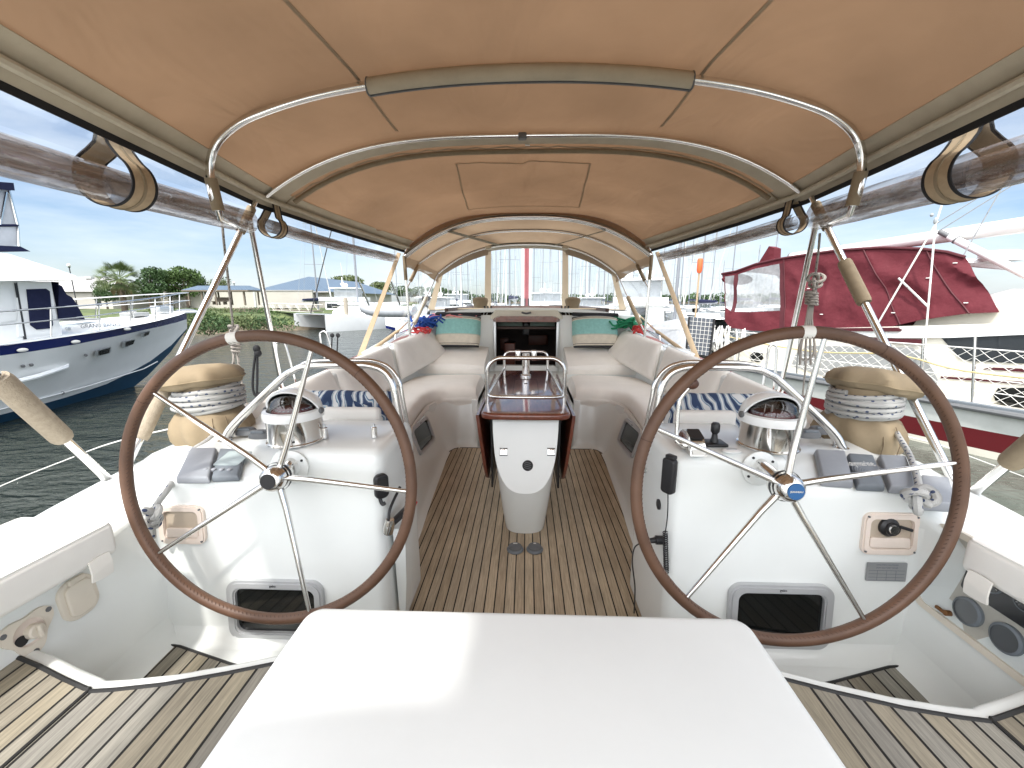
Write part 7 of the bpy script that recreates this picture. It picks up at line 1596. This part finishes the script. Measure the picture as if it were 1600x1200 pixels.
# solar panel on a frame of a boat beyond
p=[at(1077,495,y=11.0),at(1116,498,y=11.0),at(1108,556,y=11.0),at(1072,552,y=11.0)]; c=sum(p,Vector())/4; r=thing('solar_panel','dark solar panel with pale grid standing upright between our rail and the maroon canvas','solar panel',c)
mb=MB(); P=[q-c for q in p]; n_=Vector((0,.06,0)); mb.add(P+[q+n_ for q in P],[[0,3,2,1],[4,5,6,7],[0,1,5,4],[1,2,6,5],[2,3,7,6],[3,0,4,7]]); mb.build('panel',mat('solar_cells',(.09,.10,.12),.3),r)
mb=MB()
for i in range(1,6): a,b=P[0].lerp(P[1],i/6),P[3].lerp(P[2],i/6); mb.tube([a+Vector((0,-.01,0)),b+Vector((0,-.01,0))],.006,4)
for i in range(1,9): a,b=P[0].lerp(P[3],i/9),P[1].lerp(P[2],i/9); mb.tube([a+Vector((0,-.01,0)),b+Vector((0,-.01,0))],.005,4)
mb.build('cell_lines',whitel,r); mb=MB(); mb.tube([P[1],P[2]+Vector((0,0,-.5))],.035,6); mb.tube([P[0],P[3]+Vector((0,0,-.6))],.03,6); mb.build('panel_frame',black,r)
# ================================================================ OTHER BOATS
def copy_tree(o,parent=None):
    c=o.copy(); S.collection.objects.link(c); c.parent=parent
    for ch in list(o.children): copy_tree(ch,c)
    return c
# small sailboat prototype, bow +X
def sailboat():
    r=thing('sailboat','', 'sailboat',(0,0,0),0,'sailboats moored beyond our bow'); L2=5
    s_=[(-5,[(.5,-.4),(1.2,0),(1.35,.9)]),(-2,[(1,-.5),(1.6,0),(1.75,.85)]),(2,[(.9,-.5),(1.25,0),(1.5,.95)]),(5.4,[(.01,-.1),(.02,.2),(.06,1.25)])]
    hull(r,s_,[(0,1),(1,2)],[bluebot,hullw],['bottom_paint','topsides'])
    mb=MB(); mb.loft([[Vector((s,-q[-1][0],q[-1][1])),Vector((s,q[-1][0],q[-1][1]))] for s,q in s_],closed=False); mb.build('deck',hullw,r)
    mb=MB(); mb.loft([[Vector((x,w,z)) for w,z in ((-a,.85),(-a*.8,.85+h),(a*.8,.85+h),(a,.85))] for x,a,h in ((-2,1.1,.45),(1,1.0,.45),(3,.6,.15))]); mb.build('coach_roof',hullw,r)
    mb=MB(); mb.box((-.3,-1.0,1.05),(2.2,.06,.14)); mb.box((-.3,1.0,1.05),(2.2,.06,.14)); mb.build('cabin_windows',winglass,r)
    mb=MB(); mb.tube([(.6,0,1.2),(.6,0,14)],.085,8,rr=[.09,.06]); mb.build('mast',mat('mast_grey',(.22,.235,.26),.4),r)
    mb=MB(); mb.tube([(.6,0,2.2),(-3.4,0,2.25)],.07,8); mb.build('boom',MATS['mast_grey'],r)
    mb=MB(); mb.tube([(.4,0,2.38),(-3.2,0,2.36)],.16,8,rr=[.2,.1]); mb.build('sail_cover',navycan,r)
    mb=MB(); mb.tube([(.6,-1.0,6),(.6,1.0,6)],.025,5); mb.tube([(.6,-.8,10),(.6,.8,10)],.022,5); mb.build('spreaders',MATS['mast_grey'],r)
    mb=MB()
    for a,b in (((5.3,0,1.3),(.6,0,13.8)),((-5,0,1.0),(.6,0,13.9)),((.5,1.5,.9),(.6,1,6)),((.6,1,6),(.6,0,13.5)),((.5,-1.5,.9),(.6,-1,6)),((.6,-1,6),(.6,0,13.5))): mb.tube([a,b],.012,4)
    mb.build('standing_rigging',MATS['halyard'],r)
    mb=MB(); mb.tube([(5.2,0,1.7),(.7,0,13.2)],.05,6); mb.build('furled_jib',whitel,r)
    return r
proto=sailboat(); rnd=random.Random(11); first=True
spots=[(714,62,1.0,'mast seen in the left dodger window nearest the mullion'),(731,85,1.0,'second mast from the left in the left dodger window'),(700,110,.9,'thin distant mast at the left of the left dodger window'),(690,75,1.1,'mast above the tree in the left dodger window'),(775,90,1.0,'mast close to the left mullion in the centre window'),(790,70,1.1,'mast just left of our own mast'),(798,50,1.15,'nearest mast left of our own mast'),(805,120,1.0,'thin distant mast beside our own mast'),(835,60,1.05,'mast just right of our own mast'),(848,95,1.0,'second mast right of our own mast'),(893,66,1.0,'mast left in the right dodger window'),(906,100,1.0,'thin mast above the small flybridge yacht'),(922,52,1.1,'tall mast in the middle of the right dodger window'),(935,80,1.0,'mast just left of the big flybridge yacht'),(950,110,1.0,'distant mast above the big flybridge yacht'),(968,90,1.0,'distant mast behind the big flybridge yacht'),(985,60,1.0,'mast behind the right front dodger strut'),(1003,120,.9,'thin mast right beside the dodger leg'),(1062,60,1.0,'mast left of the orange float'),(1078,95,1.0,'thin distant mast just left of the orange float'),(1097,42,1.0,'mast right of the orange float'),(1128,105,.9,'distant mast left of the maroon awning tip'),(1180,80,1.0,'mast above the maroon awning'),(493,48,1.2,'mast standing left of the hall roof end'),(620,70,1.0,'mast behind the left dodger leg'),(655,95,1.0,'thin mast in the left dodger side window'),(707,140,1.1,'faint mast left of centre in the left dodger window'),(722,48,.9,'short near mast in the left dodger window'),(744,130,1.2,'distant mast hidden close behind the left mullion'),(768,150,1.2,'faint mast at the left edge of the centre window'),(783,125,1.2,'faint mast in the left half of the centre window'),(858,140,1.3,'faint tall mast in the right half of the centre window'),(871,75,1.0,'mast near the right mullion in the centre window'),(898,140,1.2,'faint mast right of the right mullion'),(914,70,1.0,'mast over the cream cabin cruiser'),(943,60,1.15,'tall near mast left of the big flybridge cruiser'),(958,130,1.2,'faint mast over the flybridge cruiser radome'),(1035,75,1.0,'mast between the dodger leg and the tan strap'),(1049,110,1.1,'faint mast beside the upper tan strap'),(1112,70,1.1,'mast between the orange float and the maroon awning'),(1145,60,1.2,'mast above the clear panes of the maroon awning'),(1205,95,1.2,'mast rising behind the maroon sail cover tip')]
for i,(px,y,sc,lb) in enumerate(spots):
    o=proto if i==0 else copy_tree(proto)
    x=at(px,470,y=y).x; a=R(90+rnd.choice((0,0,180))+rnd.uniform(-14,14)); o.location=(x,y,WZ); o.rotation_euler=(0,0,a); k=sc*rnd.uniform(.9,1.15); o.scale=(k,k,k); o['label']='white sailboat, its '+lb
# motor cruiser prototype, bow +X
def cruiser():
    r=thing('motor_cruiser','','motor yacht',(0,0,0),0,'white motor cruisers beyond our bow')
    s_=[(-6,[(1.4,-.5),(1.9,0),(2.0,1.2)]),(0,[(1.3,-.5),(1.8,0),(2.1,1.3)]),(3.5,[(.6,-.4),(.9,.1),(1.5,1.6)]),(6.5,[(.01,.2),(.02,.6),(.06,2.0)])]
    hull(r,s_,[(0,1),(1,2)],[navy,hullw],['bottom_paint','topsides']); mb=MB(); mb.loft([[Vector((s,-q[-1][0],q[-1][1])),Vector((s,q[-1][0],q[-1][1]))] for s,q in s_],closed=False); mb.build('deck',hullw,r)
    mb=MB(); mb.loft([[Vector((x,w,z)) for w,z in ((-a,1.2),(-a*.92,1.2+h),(a*.92,1.2+h),(a,1.2))] for x,a,h in ((-4,1.65,1.6),(1.0,1.6,1.6),(3.0,1.2,.35))]); mb.build('deckhouse',hullw,r)
    for s in (1,-1): mb=MB(); mb.box((-1.7,s*1.59,2.15),(4.2,.08,.62),bev=.03); mb.build('side_window',winglass,r)
    mb=MB(); mb.add([(1.15,-1.25,2.6),(1.15,1.25,2.6),(2.3,1.15,1.95),(2.3,-1.15,1.95)],[[0,1,2,3]]); mb.v=[p+Vector((.08,0,.08)) for p in mb.v]; mb.build('windscreen',winglass,r)
    mb=MB(); mb.box((-4.02,0,2.0),(.06,1.1,1.3),bev=.02); mb.build('saloon_door',winglass,r)
    mb=MB(); mb.loft([[Vector((x,w,z)) for w,z in ((-a,2.8),(-a,3.3),(a,3.3),(a,2.8))] for x,a in ((-4.8,1.7),(.2,1.6),(1.4,1.2))]); mb.build('flybridge',hullw,r)
    mb=MB(); mb.loft([[Vector((x,w,z)) for w,z in ((-a,3.3),(-a,4.4),(a,4.4),(a,3.3))] for x,a in ((-2.8,1.45),(.3,1.4))]); mb.build('flybridge_screens',mat('hazy_screen',(.42,.45,.48),.2,noise_amt=.2,nscale=2,alpha=.6),r)
    mb=MB(); mb.box((-1.5,0,4.5),(3.9,3.2,.14),bev=.05); mb.build('hardtop',hullw,r)
    for x in (-3.2,.2):
        for s in (1,-1): mb=MB(); mb.tube([(x,s*1.4,3.3),(x-.1,s*1.35,4.45)],.035,6); mb.build('hardtop_post',steel,r)
    mb=MB(); mb.tube([(-2,0,4.5),(-2,0,6.0)],.05,6); mb.lathe([(.25,0),(.3,.08),(.2,.18),(0,.2)],(-2,0,5.0),14); mb.ball((-1.7,.7,4.95),.28,12); mb.ball((-1.7,-.7,4.95),.28,12); mb.tube([(-2,.9,4.5),(-2.2,.9,8)],.012,4); mb.build('radar_mast',hullw,r)
    mb=MB()
    for s in (1,-1):
        mb.tube([(-3,s*2.0,2.0),(1,s*2.0,2.1),(4,s*1.3,2.6),(6.3,0,2.8)],.025,5)
        for x,w,z in ((-3,2,1.25),(-1,2.02,1.28),(1,2.0,1.35),(3,1.6,1.6),(4.6,1.1,1.8)): mb.tube([(x,s*w,z),(x,s*w*.97,z+.85)],.02,5)
    mb.build('side_rails',steel,r); mb=MB(); mb.lathe([(.3,0),(.3,.3),(.25,.35)],(-5.2,.8,1.2),12); mb.build('cockpit_box',hullw,r); return r
cp_=cruiser()
for i,(px,y,ang,sc,lb) in enumerate(((862,46,-60,.75,'smaller white flybridge cruiser with radome mast, in the right half of the centre window'),(995,26,78,.82,'big white flybridge cruiser seen stern-on behind the right dodger strut'),(905,38,200,.62,'cream cabin cruiser between the mullion and the striped pillow'),(690,34,20,.62,'white cruiser seen behind the left dodger window above the red rope'),(722,70,-30,.8,'low white cruiser far behind the left covered winch'),(668,36,172,.62,'white cruiser carrying a grey dinghy, behind the left clear curtain'),(560,52,10,.9,'white cruiser behind the catamaran roof'))):
    o=cp_ if i==0 else copy_tree(cp_); x=at(px,470,y=y).x; o.location=(x,y,WZ); o.rotation_euler=(0,0,R(ang)); o.scale=(sc,sc,sc); o['label']=lb
# dinghy
c=at(618,486,y=13.5); r=thing('inflatable_dinghy','grey inflatable dinghy with an outboard, hanging behind the left clear curtain','dinghy',c,R(160)); 
mb=MB(); mb.tube(crom([(-1.1,-.5,0),(.3,-.52,0),(.95,-.3,.08),(1.2,0,.14),(.95,.3,.08),(.3,.52,0),(-1.1,.5,0)],6),.17,12); mb.build('tubes',mat('dinghy_grey',(.36,.38,.40),.5,noise_amt=.1),r)
mb=MB(); mb.box((-.1,0,-.08),(2.0,.8,.08)); mb.box((-1.0,0,.05),(.08,.8,.35)); mb.build('floor_board',hullw,r); mb=MB(); mb.box((-1.2,0,.3),(.25,.2,.35),bev=.06); mb.tube([(-1.25,0,.2),(-1.3,0,-.45)],.05,8); mb.build('outboard_motor',black,r)
mb=MB(); mb.tube([(-.6,.5,.1),(-.6,.9,.9)],.03,6); mb.tube([(.6,.5,.1),(.6,.9,.9)],.03,6); mb.build('davit_arms',steel,r)
# catamaran
r=thing('catamaran','white sailing catamaran seen from its two bows, moored by the gangway','catamaran',(0,0,WZ),0); o=at(490,517,z=WZ); r.location=o; r.rotation_euler=(0,0,R(-122))
for s in (1,-1):
    s_=[(-9.5,[(.3,-.3),(.42,0),(.5,1.25)]),(-4,[(.35,-.4),(.5,0),(.62,1.3)]),(-1,[(.1,-.3),(.22,.1),(.42,1.4)]),(.3,[(.01,-.2),(.02,0),(.05,1.45)])]
    q=MB(); 
    S_=s_; mb=MB()
    for sg in (1,-1): mb.loft([[Vector((a,s*2.35+sg*w,z)) for w,z in b] for a,b in S_],closed=False)
    mb.loft([[Vector((a,s*2.35-b[-1][0],b[-1][1])),Vector((a,s*2.35+b[-1][0],b[-1][1]))] for a,b in S_],closed=False); mb.build('hull',hullw,r)
mb=MB(); mb.box((-5.8,0,1.0),(7.0,4.4,.55),bev=.15); mb.build('bridge_deck',hullw,r)
mb=MB(); mb.loft([[Vector((x,w,z)) for w,z in ((-a,1.25),(-a*.95,1.25+h),(a*.95,1.25+h),(a,1.25))] for x,a,h in ((-8,1.9,.85),(-4,1.9,.85),(-2.9,1.6,.3))]); mb.build('saloon',hullw,r)
mb=MB(); mb.loft([[Vector((x,w,z)) for w,z in ((-a,1.55),(-a*.98,1.55+h),(a*.98,1.55+h),(a,1.55))] for x,a,h in ((-7.6,1.93,.45),(-4.2,1.93,.45),(-3.4,1.7,.15))]); mb.build('saloon_windows',winglass,r)
mb=MB(); mb.box((-6.4,0,2.25),(5.2,4.2,.22),bev=.09); mb.build('hard_top',hullw,r)
mb=MB(); mb.tube([(.1,-2.3,1.42),(.1,2.3,1.42)],.07,8); mb.build('fore_beam',steel,r)
mb=MB(); mb.tube([(-4.6,0,2.3),(-4.6,0,15)],.10,8); mb.build('mast',MATS['mast_grey'],r)
mb=MB(); mb.tube([(.1,0,1.5),(-4.5,0,14)],.05,6); mb.build('furled_jib',black,r)
mb=MB(); mb.tube([(-5,2.6,1.3),(-4.6,0,13)],.012,4); mb.tube([(-5,-2.6,1.3),(-4.6,0,13)],.012,4); mb.build('shrouds',MATS['halyard'],r)
mb=MB(); mb.grid(6,6,lambda a,b:Vector((-2.4+2.5*a,-1.9+3.8*b,1.36-.05*math.sin(a*3.1))),thick=.01); mb.build('trampoline',rubber,r)
# orange float on a staff & small grey boat
b=at(1086,500,y=12.5); t=at(1086,404,y=12.5); r=thing('orange_float','orange rescue float on a pale staff, left of the maroon awning','float',b); h=t.z-b.z
mb=MB(); mb.tube([(0,0,-.8),(0,0,h-.1)],.028,8); mb.build('staff',tanweb,r); mb=MB(); mb.lathe([(0,h-.42),(.05,h-.40),(.075,h-.33),(.078,h-.05),(.06,h),(0,h+.01)],(0,0,0),16); mb.build('float_body',mat('orange_float',(.75,.13,.04),.5),r)
b=at(1068,500,y=14); r=thing('covered_sail_dinghy','small boat under loose grey covers between the strap and the solar panel','boat',(b.x-.3,14,WZ),R(100))
s_=[(-2.6,[(.4,-.2),(.7,.1),(.8,.9)]),(0,[(.5,-.2),(.9,.1),(1.0,.95)]),(2.8,[(.01,.1),(.02,.3),(.05,1.2)])]; hull(r,s_,[(0,2)],[hullw],['hull'])
mb=MB(); mb.grid(20,14,lambda a,b:Vector((-2.5+4.6*a,(b-.5)*1.9*(1-.5*a*a),.95+.95*math.sin(b*math.pi)**.8*(.5+.5*math.sin(a*3.1))+.09*noise.noise(Vector((a*7,b*5,2))))),thick=.01); mb.build('grey_cover',mat('grey_tarp',(.30,.31,.32),.7,noise_amt=.15,bump=.5,bscale=4,dist=.05),r)
mb=MB(); mb.tube([(0,0,1),(0,0,5)],.05,6); mb.build('mast_stub',MATS['mast_grey'],r)
# floating dock in front of our bow / between
r=thing('floating_dock','low grey floating dock running behind the maroon sailboat stern','dock',(8.5,17,WZ)); mb=MB(); mb.box((6,0,.28),(24,1.6,.5),bev=.03); mb.build('dock_deck',darkwood,r)
for x in (-2,4,10): mb=MB(); mb.box((x,.6,.75),(.2,.2,.5),bev=.02); mb.build('power_pedestal',whitel,r)
